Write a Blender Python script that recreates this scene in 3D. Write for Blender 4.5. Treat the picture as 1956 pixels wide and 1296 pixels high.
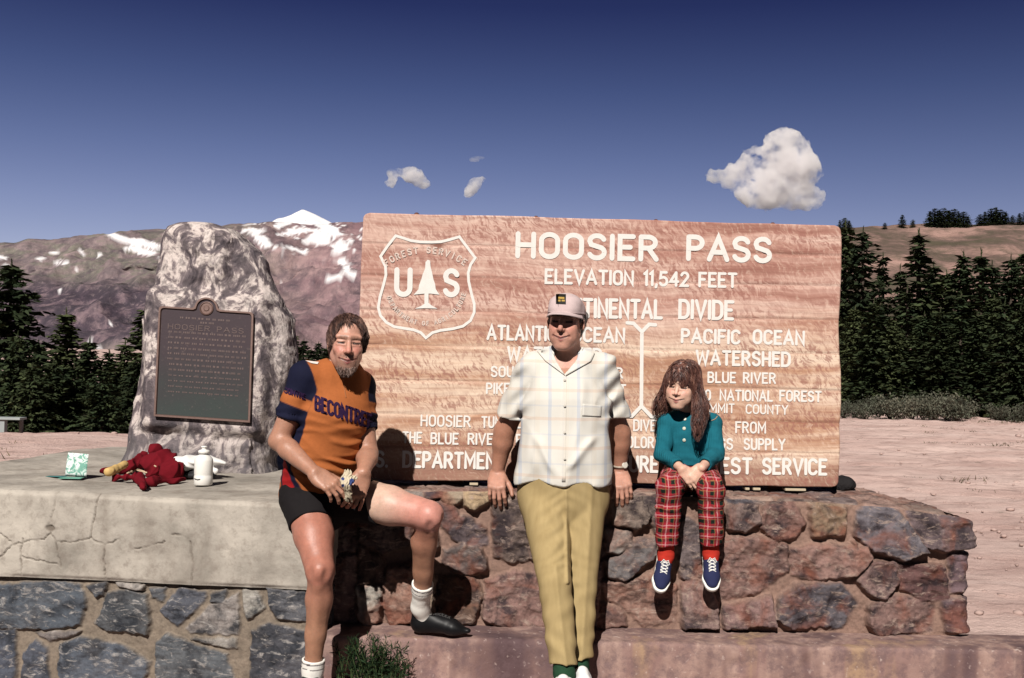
import bpy, bmesh, math, random
import numpy as np
from mathutils import Vector, Matrix, noise as mnoise
from mathutils.bvhtree import BVHTree

for _o in list(bpy.data.objects):
    bpy.data.objects.remove(_o)
C = bpy.context.scene.collection
sc = bpy.context.scene
R = math.radians

# ------------------------------------------------------------------ camera
FPX, CX, CY = 2065.0, 978.0, 648.0          # focal length and centre in pixels of the 1956 x 1296 photograph
cd = bpy.data.cameras.new("camera")
cam = bpy.data.objects.new("camera", cd)
C.objects.link(cam)
cd.sensor_width = 36.0
cd.lens = 36.0 * FPX / 1956.0
cd.clip_start = 0.05
cd.clip_end = 30000
CAMROT = Matrix.Rotation(R(90 + 1.58), 4, 'X') @ Matrix.Rotation(R(1.2), 4, 'Z')
CAMLOC = Vector((0, 0, 1.40))
cam.matrix_world = Matrix.Translation(CAMLOC) @ CAMROT
sc.camera = cam
_M3 = np.array(CAMROT.to_3x3())
_L = np.array(CAMLOC)

# ------------------------------------------------------------------ world and sun
SUN_EL, SUN_AZ = R(40), R(-13)              # the sun stands behind the camera, 13 degrees to its left
w = bpy.data.worlds.new("World")
sc.world = w
w.use_nodes = True
nt = w.node_tree
nt.nodes.clear()
wo = nt.nodes.new("ShaderNodeOutputWorld")
bg = nt.nodes.new("ShaderNodeBackground")
sky = nt.nodes.new("ShaderNodeTexSky")
sky.sky_type = 'NISHITA'
sky.sun_disc = False
sky.sun_elevation = SUN_EL
sky.sun_rotation = R(180) - SUN_AZ * -1
sky.altitude = 3500
sky.air_density = 1.0
sky.dust_density = 0.6
sky.ozone_density = 2.0
gm = nt.nodes.new("ShaderNodeMix")
gm.data_type = 'RGBA'
gm.blend_type = 'MULTIPLY'
gm.inputs[0].default_value = 1.0
tc = nt.nodes.new("ShaderNodeTexCoord")
sp = nt.nodes.new("ShaderNodeSeparateXYZ")
rmp = nt.nodes.new("ShaderNodeValToRGB")
nt.links.new(tc.outputs["Generated"], sp.inputs[0])
nt.links.new(sp.outputs["Z"], rmp.inputs[0])
nt.links.new(sky.outputs[0], gm.inputs[6])
nt.links.new(rmp.outputs[0], gm.inputs[7])
# the sky behind the camera is dimmed to cut fill and deepen the shadows
mr = nt.nodes.new("ShaderNodeMapRange")
mr.inputs[1].default_value, mr.inputs[2].default_value, mr.inputs[3].default_value, mr.inputs[4].default_value = -.35, .35, .22, 1.0
nt.links.new(sp.outputs["Y"], mr.inputs[0])
gs = nt.nodes.new("ShaderNodeVectorMath")
gs.operation = 'SCALE'
nt.links.new(gm.outputs[2], gs.inputs[0])
nt.links.new(mr.outputs[0], gs.inputs["Scale"])
nt.links.new(gs.outputs[0], bg.inputs[0])
nt.links.new(bg.outputs[0], wo.inputs[0])
SKYRAMP = [(0.0, (1.75, 1.26, 1.18)), (0.09, (1.58, 1.15, 1.14)), (0.14, (1.33, 1.0, 1.07)), (0.19, (1.0, .80, .94)), (0.25, (.62, .54, .74)), (0.32, (.28, .25, .48)), (0.5, (.10, .10, .20)), (1.0, (.06, .06, .09))]
cr = rmp.color_ramp
cr.elements[0].position, cr.elements[0].color = SKYRAMP[0][0], (*SKYRAMP[0][1], 1)
cr.elements[1].position, cr.elements[1].color = SKYRAMP[-1][0], (*SKYRAMP[-1][1], 1)
for _p, _c in SKYRAMP[1:-1]:
    _e = cr.elements.new(_p)
    _e.color = (*_c, 1)
bg.inputs[1].default_value = 0.05

sl = bpy.data.lights.new("sun", 'SUN')
sl.energy = 4.8
sl.angle = R(0.55)
sl.color = (1.0, .945, .875)
sun = bpy.data.objects.new("sun", sl)
C.objects.link(sun)
sun.location = (-6, -20, 20)
SUNDIR = Vector((math.sin(-SUN_AZ) * math.cos(SUN_EL), math.cos(SUN_AZ) * math.cos(SUN_EL), -math.sin(SUN_EL)))   # the way the light travels
sun.rotation_euler = SUNDIR.to_track_quat('-Z', 'Y').to_euler()

sc.view_settings.view_transform = 'Standard'
sc.view_settings.look = 'None'
sc.view_settings.exposure = 0.22
sc.view_settings.gamma = 1.0
sc.view_settings.use_curve_mapping = False
sc.cycles.max_bounces = 10
sc.cycles.diffuse_bounces = 1
sc.cycles.glossy_bounces = 2
sc.cycles.transparent_max_bounces = 8
sc.cycles.volume_bounces = 9
sc.cycles.use_denoising = True
sc.cycles.caustics_reflective = False
sc.cycles.caustics_refractive = False


def P(px, py, d):
    """The point that lies d metres in front of the camera behind pixel (px, py) of the photograph."""
    v = np.array(((px - CX) / FPX * d, -(py - CY) / FPX * d, -d))
    return _M3 @ v + _L


def PX(V):
    """Pixel coordinates and depth of an array of points."""
    q = (np.asarray(V, float) - _L) @ _M3
    return CX - q[:, 0] / q[:, 2] * FPX, CY + q[:, 1] / q[:, 2] * FPX, -q[:, 2]


# ------------------------------------------------------------------ objects
def props(o, label=None, cat=None, group=None, kind=None):
    if label: o['label'] = label
    if cat: o['category'] = cat
    if group: o['group'] = group
    if kind: o['kind'] = kind
    return o


def thing(name, label, cat, loc=(0, 0, 0), group=None):
    o = bpy.data.objects.new(name, None)
    C.objects.link(o)
    o.location = loc
    o.empty_display_size = 0.1
    return props(o, label, cat, group)


def wpos(o):
    p = Vector((0, 0, 0))
    while o is not None:
        p = p + Vector(o.location)
        o = o.parent
    return p


def mesh_obj(name, V, F, mat, parent=None, loc=None, smooth=True, attrs=None, mats=None, fmat=None):
    """One mesh object from WORLD coordinates; its origin is loc (else the parent's origin)."""
    base = Vector(loc) if loc is not None else (wpos(parent) if parent is not None else Vector((0, 0, 0)))
    V = np.asarray(V, np.float64).reshape(-1, 3) - np.array(base)
    me = bpy.data.meshes.new(name)
    if isinstance(F, np.ndarray) and F.ndim == 2:
        n, k = F.shape
        me.vertices.add(len(V)); me.vertices.foreach_set("co", V.astype(np.float32).ravel())
        me.loops.add(n * k); me.loops.foreach_set("vertex_index", F.astype(np.int32).ravel())
        me.polygons.add(n); me.polygons.foreach_set("loop_start", np.arange(0, n * k, k, dtype=np.int32))
        me.update(calc_edges=True)
    else:
        me.from_pydata([tuple(v) for v in V], [], [tuple(int(i) for i in f) for f in F])
    me.validate()
    if smooth:
        me.polygons.foreach_set("use_smooth", np.ones(len(me.polygons), bool))
    for m in (mats or [mat]):
        me.materials.append(m)
    if fmat is not None and len(fmat) == len(me.polygons):
        me.polygons.foreach_set("material_index", np.asarray(fmat, np.int32))
    for k, a in (attrs or {}).items():
        a = np.asarray(a, np.float32)
        at = me.color_attributes.new(k, 'FLOAT_COLOR', 'POINT') if False else me.attributes.new(k, 'FLOAT_VECTOR', 'POINT')
        at.data.foreach_set("vector", a.ravel())
    me.update()
    o = bpy.data.objects.new(name, me)
    C.objects.link(o)
    o.location = base - (wpos(parent) if parent is not None else Vector((0, 0, 0)))
    if parent is not None:
        o.parent = parent
    return o


class MB:
    """Collects shapes of one mesh."""
    def __init__(s): s.V, s.F = [], []
    def add(s, V, F):
        n = len(s.V)
        s.V += [tuple(map(float, v)) for v in V]
        s.F += [tuple(i + n for i in f) for f in F]
        return s
    def box(s, c, size, M=None, bev=0.0):
        x, y, z = (a / 2 for a in size)
        if bev <= 0:
            V = [Vector((sx * x, sy * y, sz * z)) for sx in (-1, 1) for sy in (-1, 1) for sz in (-1, 1)]
            F = [(0, 1, 3, 2), (4, 6, 7, 5), (0, 4, 5, 1), (2, 3, 7, 6), (0, 2, 6, 4), (1, 5, 7, 3)]
        else:
            bm = bmesh.new()
            bmesh.ops.create_cube(bm, size=1)
            for v in bm.verts: v.co = Vector((v.co.x * 2 * x, v.co.y * 2 * y, v.co.z * 2 * z))
            bmesh.ops.bevel(bm, geom=bm.edges[:], offset=bev, segments=2, profile=.6, affect='EDGES')
            bm.verts.index_update()
            V = [v.co.copy() for v in bm.verts]
            F = [tuple(v.index for v in f.verts) for f in bm.faces]
            bm.free()
        if M is not None: V = [M @ v for v in V]
        c = Vector(c)
        return s.add([v + c for v in V], F)
    def tube(s, pts, rad, n=8, caps=True):
        pts = [Vector(p) for p in pts]
        if not hasattr(rad, '__len__'): rad = [rad] * len(pts)
        V, F = [], []
        up = Vector((0, 0, 1))
        t0 = (pts[1] - pts[0]).normalized()
        if abs(t0.dot(up)) > .9: up = Vector((1, 0, 0))
        a = t0.cross(up).normalized()
        for i, p in enumerate(pts):
            t = (pts[min(i + 1, len(pts) - 1)] - pts[max(i - 1, 0)]).normalized()
            a = (a - t * a.dot(t)).normalized()
            b = t.cross(a)
            for k in range(n):
                g = 2 * math.pi * k / n
                V.append(p + (a * math.cos(g) + b * math.sin(g)) * rad[i])
        for i in range(len(pts) - 1):
            for k in range(n):
                F.append((i * n + k, i * n + (k + 1) % n, (i + 1) * n + (k + 1) % n, (i + 1) * n + k))
        if caps:
            F.append(tuple(range(n - 1, -1, -1)))
            F.append(tuple(range((len(pts) - 1) * n, len(pts) * n)))
        return s.add(V, F)
    def lathe(s, base, prof, n=20, M=None):
        V, F = [], []
        for r, z in prof:
            for k in range(n):
                g = 2 * math.pi * k / n
                v = Vector((r * math.cos(g), r * math.sin(g), z))
                V.append((M @ v if M is not None else v) + Vector(base))
        for i in range(len(prof) - 1):
            for k in range(n):
                F.append((i * n + k, i * n + (k + 1) % n, (i + 1) * n + (k + 1) % n, (i + 1) * n + k))
        F.append(tuple(range(n - 1, -1, -1)))
        F.append(tuple(range((len(prof) - 1) * n, len(prof) * n)))
        return s.add(V, F)
    def build(s, name, mat, parent=None, loc=None, smooth=False):
        return mesh_obj(name, s.V, s.F, mat, parent, loc, smooth)


# ------------------------------------------------------------------ materials
class N:
    """Small helper round a material's node tree."""
    def __init__(s, name, rough=.8, spec=.3):
        s.m = bpy.data.materials.new(name)
        s.m.use_nodes = True
        s.t = s.m.node_tree
        s.t.nodes.clear()
        s.out = s.t.nodes.new("ShaderNodeOutputMaterial")
        s.b = s.t.nodes.new("ShaderNodeBsdfPrincipled")
        s.t.links.new(s.b.outputs[0], s.out.inputs[0])
        s.b.inputs["Roughness"].default_value = rough
        s.b.inputs["Specular IOR Level"].default_value = spec
    def node(s, typ, **kw):
        n = s.t.nodes.new(typ)
        for k, v in kw.items(): setattr(n, k, v)
        return n
    def link(s, a, b): s.t.links.new(a, b)
    def put(s, sock, v):
        if isinstance(v, bpy.types.NodeSocket): s.link(v, sock)
        else: sock.default_value = v
    def coords(s, kind="Object", scale=(1, 1, 1), rot=(0, 0, 0)):
        c = s.node("ShaderNodeTexCoord")
        m = s.node("ShaderNodeMapping")
        s.link(c.outputs[kind], m.inputs[0])
        m.inputs["Scale"].default_value = scale
        m.inputs["Rotation"].default_value = rot
        return m.outputs[0]
    def attr(s, name):
        a = s.node("ShaderNodeAttribute")
        a.attribute_name = name
        return a
    def noise(s, vec, scale=5, detail=4, rough=.55, dist=0.0):
        n = s.node("ShaderNodeTexNoise")
        if vec is not None: s.link(vec, n.inputs["Vector"])
        n.inputs["Scale"].default_value = scale
        n.inputs["Detail"].default_value = detail
        n.inputs["Roughness"].default_value = rough
        n.inputs["Distortion"].default_value = dist
        return n.outputs["Fac"]
    def voro(s, vec, scale=5, feature='F1'):
        n = s.node("ShaderNodeTexVoronoi")
        n.feature = feature
        if vec is not None: s.link(vec, n.inputs["Vector"])
        n.inputs["Scale"].default_value = scale
        return n
    def ramp(s, fac, stops):
        r = s.node("ShaderNodeValToRGB")
        e = r.color_ramp.elements
        def col(c): return (c, c, c, 1) if not hasattr(c, '__len__') else (*c, 1)
        e[0].position, e[0].color = stops[0][0], col(stops[0][1])
        e[1].position, e[1].color = stops[-1][0], col(stops[-1][1])
        for p, c in stops[1:-1]:
            x = e.new(p); x.color = col(c)
        s.link(fac, r.inputs[0])
        return r.outputs[0]
    def mix(s, fac, a, b, mode='MIX'):
        n = s.node("ShaderNodeMix", data_type='RGBA', blend_type=mode)
        s.put(n.inputs[0], fac)
        for k, v in ((6, a), (7, b)):
            s.put(n.inputs[k], v if isinstance(v, bpy.types.NodeSocket) else (*v, 1))
        return n.outputs[2]
    def math(s, op, a, b=0.0, clamp=False):
        n = s.node("ShaderNodeMath", operation=op, use_clamp=clamp)
        s.put(n.inputs[0], a); s.put(n.inputs[1], b)
        return n.outputs[0]
    def sep(s, vec):
        n = s.node("ShaderNodeSeparateXYZ"); s.link(vec, n.inputs[0]); return n.outputs
    def comb(s, x, y, z):
        n = s.node("ShaderNodeCombineXYZ")
        for k, v in enumerate((x, y, z)): s.put(n.inputs[k], v)
        return n.outputs[0]
    def bump(s, h, strength=.4, dist=.01):
        n = s.node("ShaderNodeBump")
        n.inputs["Strength"].default_value = strength
        n.inputs["Distance"].default_value = dist
        s.link(h, n.inputs["Height"])
        s.link(n.outputs[0], s.b.inputs["Normal"])
    def color(s, c): s.put(s.b.inputs["Base Color"], c if isinstance(c, bpy.types.NodeSocket) else (*c, 1)); return s
    def rough(s, v): s.put(s.b.inputs["Roughness"], v); return s


def plain(name, col, rough=.8, spec=.3, var=.12, scale=30, bump=.15, bdist=.003):
    """A single colour with slight mottling and a fine bump."""
    n = N(name, rough, spec)
    v = n.coords()
    f = n.noise(v, scale, 4)
    n.color(n.mix(f, tuple(c * (1 - var) for c in col), tuple(min(1, c * (1 + var)) for c in col)))
    if bump: n.bump(n.noise(v, scale * 4, 3), bump, bdist)
    return n.m


def attr_mat(name, rough=.8, spec=.3, scale=60, var=.1, bump=.2, bdist=.002, attr="tint", stretch=(1, 1, 1)):
    """Colour from the mesh's own tint attribute (dyes, skin tones), mottled by noise."""
    n = N(name, rough, spec)
    v = n.coords(scale=stretch)
    f = n.ramp(n.noise(v, scale, 4), [(.3, 1 - var), (.7, 1 + var)])
    n.color(n.mix(1.0, n.attr(attr).outputs["Color"], f, 'MULTIPLY'))
    if bump: n.bump(n.noise(v, scale * 3, 3), bump, bdist)
    return n


# ------------------------------------------------------------------ numpy noise
def _hash(ix, iy, iz, seed):
    h = (ix * 374761393 + iy * 668265263 + iz * 2147483647 + seed * 974634777) & 0xffffffff
    h = ((h ^ (h >> 13)) * 1274126177) & 0xffffffff
    h = (h ^ (h >> 16)) & 0xffff
    return h.astype(np.float64) / 65535.0


def vnoise(p, seed=0):
    """Value noise in -1..1 of an (n,3) array."""
    p = np.asarray(p, np.float64)
    i = np.floor(p).astype(np.int64)
    f = p - i
    u = f * f * (3 - 2 * f)
    r = 0.0
    for dx in (0, 1):
        wx = u[:, 0] if dx else 1 - u[:, 0]
        for dy in (0, 1):
            wy = u[:, 1] if dy else 1 - u[:, 1]
            for dz in (0, 1):
                wz = u[:, 2] if dz else 1 - u[:, 2]
                r = r + wx * wy * wz * _hash(i[:, 0] + dx, i[:, 1] + dy, i[:, 2] + dz, seed)
    return r * 2 - 1


def fbm(p, oct=4, seed=0, gain=.5, lac=2.03):
    p = np.asarray(p, np.float64)
    a, r, t = 1.0, 0.0, 0.0
    for o in range(oct):
        r = r + a * vnoise(p, seed + o * 17)
        t += a
        a *= gain
        p = p * lac + 13.7
    return r / t


def ridged(p, oct=4, seed=0):
    p = np.asarray(p, np.float64)
    a, r, t = 1.0, 0.0, 0.0
    for o in range(oct):
        r = r + a * (1 - 2 * np.abs(vnoise(p, seed + o * 31)))
        t += a
        a *= .5
        p = p * 2.1 + 7.3
    return r / t


def grid_faces(nu, nv, closed=False):
    """Quads of a grid whose vertex index is u * nv + v."""
    u = np.arange(nu if closed else nu - 1)[:, None]
    v = np.arange(nv - 1)[None, :]
    a = u * nv + v
    b = ((u + 1) % nu) * nv + v
    return np.stack([a, b, b + 1, a + 1], -1).reshape(-1, 4)


def sstep(a, b, x):
    t = np.clip((x - a) / (b - a), 0, 1)
    return t * t * (3 - 2 * t)


def lerp_path(x, pts):
    pts = sorted(pts)
    return np.interp(x, [p[0] for p in pts], [p[1] for p in pts])


def poly_sd(x, y, poly):
    """Signed distance (negative inside) from points to a polygon."""
    poly = np.asarray(poly, float)
    d = np.full(x.shape, 1e9)
    ins = np.zeros(x.shape, bool)
    for (x0, y0), (x1, y1) in zip(poly, np.roll(poly, -1, 0)):
        ex, ey = x1 - x0, y1 - y0
        t = np.clip(((x - x0) * ex + (y - y0) * ey) / (ex * ex + ey * ey + 1e-12), 0, 1)
        d = np.minimum(d, np.hypot(x - x0 - t * ex, y - y0 - t * ey))
        c = ((y0 <= y) & (y < y1)) | ((y1 <= y) & (y < y0))
        if abs(ey) > 1e-12:
            ins ^= c & (x < x0 + (y - y0) * ex / ey)
    return np.where(ins, -d, d)


# ------------------------------------------------------------------ implicit surfaces: smooth unions meshed by surface nets
def _n(v):
    v = np.asarray(v, float)
    return v / (np.linalg.norm(v) + 1e-12)


def smin(a, b, k):
    if k <= 0: return np.minimum(a, b)
    h = np.clip(.5 + .5 * (b - a) / k, 0, 1)
    return b + (a - b) * h - k * h * (1 - h)


def smax(a, b, k): return -smin(-a, -b, k)


def f_cap(p, a, b, ra, rb, flat=None):
    a = np.asarray(a, float); b = np.asarray(b, float)
    ba = b - a
    t = np.clip(((p - a) @ ba) / (ba @ ba + 1e-12), 0, 1)
    v = p - a - t[:, None] * ba
    if flat is not None:
        n, f = _n(flat[0]), flat[1]
        v = v + ((f - 1) * (v @ n))[:, None] * n
    return np.sqrt((v * v).sum(1)) - (ra + (rb - ra) * t)


def f_ell(p, c, r, M=None):
    q = p - np.asarray(c, float)
    if M is not None: q = q @ np.asarray(M, float).T
    r = np.asarray(r, float)
    k0 = np.sqrt(((q / r) ** 2).sum(1))
    k1 = np.sqrt(((q / (r * r)) ** 2).sum(1)) + 1e-9
    return k0 * (k0 - 1) / k1


class SDF:
    def __init__(s): s.ops = []
    def op(s, mode, fn, lo, hi, k=0.02):
        s.ops.append((mode, fn, np.asarray(lo, float), np.asarray(hi, float), k))
        return s
    def cap(s, a, b, ra, rb=None, k=.02, flat=None, mode='u', cut=None):
        """A tapered capsule; cut=(point, normal) slices off what lies beyond the plane."""
        rb = ra if rb is None else rb
        a, b = np.asarray(a, float), np.asarray(b, float)
        m = max(ra, rb)
        if cut is None:
            fn = lambda p: f_cap(p, a, b, ra, rb, flat)
        else:
            cp, cn = np.asarray(cut[0], float), _n(cut[1])
            fn = lambda p: np.maximum(f_cap(p, a, b, ra, rb, flat), (p - cp) @ cn)
        return s.op(mode, fn, np.minimum(a, b) - m, np.maximum(a, b) + m, k)
    def ell(s, c, r, M=None, k=.02, mode='u'):
        c = np.asarray(c, float)
        m = max(r)
        return s.op(mode, lambda p: f_ell(p, c, r, M), c - m, c + m, k)
    def chain(s, pts, rads, k=.02, flat=None, mode='u'):
        for i in range(len(pts) - 1):
            s.cap(pts[i], pts[i + 1], rads[i], rads[i + 1], k if i else k, flat[i] if isinstance(flat, list) else flat, mode)
        return s
    def disp(s, fn):
        """Adds fn(points) to the distance near the surface."""
        s.ops.append(('d', fn, None, None, 0)); return s
    def clip(s, pt, n, lo=None, hi=None, k=0.0):
        pt, n = np.asarray(pt, float), _n(n)
        s.ops.append(('m', lambda p: (p - pt) @ n, None if lo is None else np.asarray(lo, float), None if hi is None else np.asarray(hi, float), k)); return s
    def bounds(s):
        L = [o for o in s.ops if o[0] == 'u']
        return np.min([o[2] for o in L], 0), np.max([o[3] for o in L], 0)
    def field(s, lo, hi, h, far=.5):
        n = np.ceil((hi - lo) / h).astype(int) + 1
        ax = [lo[i] + h * np.arange(n[i]) for i in range(3)]
        D = np.full(n, far, np.float64)
        for mode, fn, l, u, k in s.ops:
            if mode == 'd':
                m = np.abs(D) < .03
                ii = np.nonzero(m)
                pts = np.stack([ax[0][ii[0]], ax[1][ii[1]], ax[2][ii[2]]], 1)
                if len(pts): D[ii] += fn(pts)
                continue
            if l is None: l_, u_ = lo, hi
            else:
                mg = k + 3 * h + (.012 if mode == 'u' else 0)
                l_, u_ = l - mg, u + mg
            i0 = np.clip(np.floor((l_ - lo) / h).astype(int), 0, n)
            i1 = np.clip(np.ceil((u_ - lo) / h).astype(int) + 1, 0, n)
            if (i1 <= i0).any(): continue
            g = np.meshgrid(*[ax[i][i0[i]:i1[i]] for i in range(3)], indexing='ij')
            sh = g[0].shape
            v = fn(np.stack([a.ravel() for a in g], 1)).reshape(sh)
            S = np.s_[i0[0]:i1[0], i0[1]:i1[1], i0[2]:i1[2]]
            if mode == 'u': D[S] = smin(D[S], v, k)
            elif mode == 's': D[S] = smax(D[S], -v, k)
            elif mode == 'm': D[S] = smax(D[S], v, k)
        return D
    def mesh(s, h=.005, lo=None, hi=None):
        b0, b1 = s.bounds()
        lo = b0 - 3.1 * h if lo is None else np.asarray(lo, float)
        hi = b1 + 3.1 * h if hi is None else np.asarray(hi, float)
        D = s.field(lo, hi, h)
        return surface_nets(D, lo, h)


def surface_nets(D, lo, h):
    n = np.array(D.shape)
    S = D < 0
    c = S[:-1, :-1, :-1]
    cnt = np.zeros(n - 1, np.int8)
    for i in (0, 1):
        for j in (0, 1):
            for k in (0, 1):
                cnt += S[i:n[0] - 1 + i, j:n[1] - 1 + j, k:n[2] - 1 + k]
    act = (cnt > 0) & (cnt < 8)
    idx = np.full(n - 1, -1, np.int64)
    I = np.stack(np.nonzero(act), 1)
    idx[act] = np.arange(len(I))
    acc = np.zeros((len(I), 3))
    num = np.zeros(len(I))
    cor = [(i, j, k) for i in (0, 1) for j in (0, 1) for k in (0, 1)]
    val = {q: D[I[:, 0] + q[0], I[:, 1] + q[1], I[:, 2] + q[2]] for q in cor}
    for a in cor:
        for ax in range(3):
            if a[ax] == 0:
                b = list(a); b[ax] = 1; b = tuple(b)
                va, vb = val[a], val[b]
                m = (va < 0) != (vb < 0)
                t = np.where(m, va / np.where(m, va - vb, 1), 0)
                p = np.tile(np.array(a, float), (len(I), 1))
                p[:, ax] = t
                acc += p * m[:, None]
                num += m
    V = lo + h * (I + acc / num[:, None])
    Q = []
    for ax in range(3):
        sl0 = [slice(None)] * 3; sl1 = [slice(None)] * 3
        sl0[ax] = slice(0, -1); sl1[ax] = slice(1, None)
        A, B = S[tuple(sl0)], S[tuple(sl1)]
        e = np.stack(np.nonzero(A != B), 1)
        o = [k for k in range(3) if k != ax]
        ok = np.ones(len(e), bool)
        for k in o: ok &= (e[:, k] >= 1) & (e[:, k] <= n[k] - 2)
        e = e[ok]
        inside = A[e[:, 0], e[:, 1], e[:, 2]]
        q = []
        for du, dv in ((-1, -1), (0, -1), (0, 0), (-1, 0)):
            f = e.copy(); f[:, o[0]] += du; f[:, o[1]] += dv
            q.append(idx[f[:, 0], f[:, 1], f[:, 2]])
        q = np.stack(q, 1)
        flip = inside if ax != 1 else ~inside
        q[~flip] = q[~flip][:, ::-1]
        Q.append(q)
    return V, np.concatenate(Q)


def smooth_mesh(V, F, it=1, lam=.5):
    """Laplacian smoothing over the quads' edges."""
    e = np.concatenate([F[:, [i, (i + 1) % 4]] for i in range(4)])
    for _ in range(it):
        acc = np.zeros_like(V); c = np.zeros(len(V))
        for a, b in ((0, 1), (1, 0)):
            for k in range(3): acc[:, k] += np.bincount(e[:, a], V[e[:, b], k], len(V))
            c += np.bincount(e[:, a], minlength=len(V))
        V = V + lam * (acc / np.maximum(c, 1)[:, None] - V)
    return V


def patchwork(model, h, boxes):
    """The model's surface meshed at h, and finer inside the boxes [(lo, hi, h)]; the patches meet on the same surface."""
    V, F = model.mesh(h)
    for lo, hi, hf in boxes:
        lo, hi = np.asarray(lo, float), np.asarray(hi, float)
        cen = V[F].mean(1)
        keep = ~((cen > lo + hf).all(1) & (cen < hi - hf).all(1))
        F = F[keep]
        v2, f2 = model.mesh(hf, lo - 3 * hf, hi + 3 * hf)
        c2 = v2[f2].mean(1)
        f2 = f2[((c2 > lo - h).all(1) & (c2 < hi + h).all(1))]
        F = np.concatenate([F, f2 + len(V)])
        V = np.concatenate([V, v2])
    used = np.unique(F)
    mp = np.full(len(V), -1, np.int64); mp[used] = np.arange(len(used))
    return V[used], mp[F]


# ------------------------------------------------------------------ lettering: stroke letters swept as round-ended ribbons
def _arc(cx, cy, rx, ry, a0, a1, n=10):
    return [(cx + rx * math.cos(R(a0 + (a1 - a0) * i / n)), cy + ry * math.sin(R(a0 + (a1 - a0) * i / n))) for i in range(n + 1)]


def _glyphs():
    G = {}
    G[' '] = (.34, [])
    G['A'] = (.66, [[(0, 0), (.33, 1), (.66, 0)], [(.12, .33), (.54, .33)]])
    G['B'] = (.52, [[(0, 0), (0, 1)], [(0, 1), (.27, 1)] + _arc(.27, .76, .22, .24, 90, -90) + [(0, .52)], [(.26, .52)] + _arc(.27, .26, .25, .26, 90, -90) + [(0, 0)]])
    G['C'] = (.54, [_arc(.28, .72, .28, .28, 25, 180) + _arc(.28, .28, .28, .28, 180, 335)])
    G['D'] = (.56, [[(0, 0), (0, 1), (.24, 1)] + _arc(.24, .68, .32, .32, 90, 0, 6) + _arc(.24, .32, .32, .32, 0, -90, 6) + [(0, 0)]])
    G['E'] = (.46, [[(.46, 1), (0, 1), (0, 0), (.46, 0)], [(0, .52), (.36, .52)]])
    G['F'] = (.46, [[(.46, 1), (0, 1), (0, 0)], [(0, .52), (.36, .52)]])
    G['G'] = (.56, [_arc(.28, .72, .28, .28, 25, 180) + _arc(.28, .28, .28, .28, 180, 360) + [(.56, .46), (.32, .46)]])
    G['H'] = (.54, [[(0, 0), (0, 1)], [(.54, 0), (.54, 1)], [(0, .51), (.54, .51)]])
    G['I'] = (.0, [[(0, 0), (0, 1)]])
    G['J'] = (.42, [[(.42, 1), (.42, .25)] + _arc(.21, .22, .21, .22, 0, -180)])
    G['K'] = (.54, [[(0, 0), (0, 1)], [(.52, 1), (.03, .44)], [(.2, .62), (.54, 0)]])
    G['L'] = (.44, [[(0, 1), (0, 0), (.44, 0)]])
    G['M'] = (.7, [[(0, 0), (0, 1), (.35, .3), (.7, 1), (.7, 0)]])
    G['N'] = (.56, [[(0, 0), (0, 1), (.56, 0), (.56, 1)]])
    G['O'] = (.56, [_arc(.28, .72, .28, .28, 0, 180) + _arc(.28, .28, .28, .28, 180, 360) + [(.56, .72)]])
    G['P'] = (.5, [[(0, 0), (0, 1)], [(0, 1), (.25, 1)] + _arc(.25, .74, .25, .26, 90, -90) + [(0, .48)]])
    G['R'] = (.54, [[(0, 0), (0, 1)], [(0, 1), (.25, 1)] + _arc(.25, .75, .25, .25, 90, -90) + [(0, .5)], [(.26, .5), (.54, 0)]])
    G['S'] = (.52, [_arc(.26, .755, .25, .245, 20, 180, 8) + [(.06, .6)] + _arc(.24, .26, .28, .26, 50, 0, 4) + _arc(.26, .25, .26, .25, 0, -160, 9)])
    G['T'] = (.54, [[(0, 1), (.54, 1)], [(.27, 1), (.27, 0)]])
    G['U'] = (.54, [[(0, 1), (0, .27)] + _arc(.27, .27, .27, .27, 180, 360) + [(.54, 1)]])
    G['V'] = (.62, [[(0, 1), (.31, 0), (.62, 1)]])
    G['W'] = (.88, [[(0, 1), (.2, 0), (.44, .85), (.68, 0), (.88, 1)]])
    G['Y'] = (.6, [[(0, 1), (.3, .5), (.6, 1)], [(.3, .5), (.3, 0)]])
    G['1'] = (.16, [[(0, .85), (.16, 1), (.16, 0)]])
    G['2'] = (.5, [_arc(.25, .74, .24, .26, 165, -20, 9) + [(0, 0), (.5, 0)]])
    G['4'] = (.54, [[(.42, 0), (.42, 1)], [(.42, 1), (0, .3), (.56, .3)]])
    G['5'] = (.5, [[(.46, 1), (.06, 1), (.03, .56)] + _arc(.24, .31, .27, .31, 110, -150, 10)])
    G['.'] = (.0, [[(0, 0), (0, .03)]])
    G[','] = (.05, [[(.05, .04), (0, -.16)]])
    return G


GLYPH = _glyphs()


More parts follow.
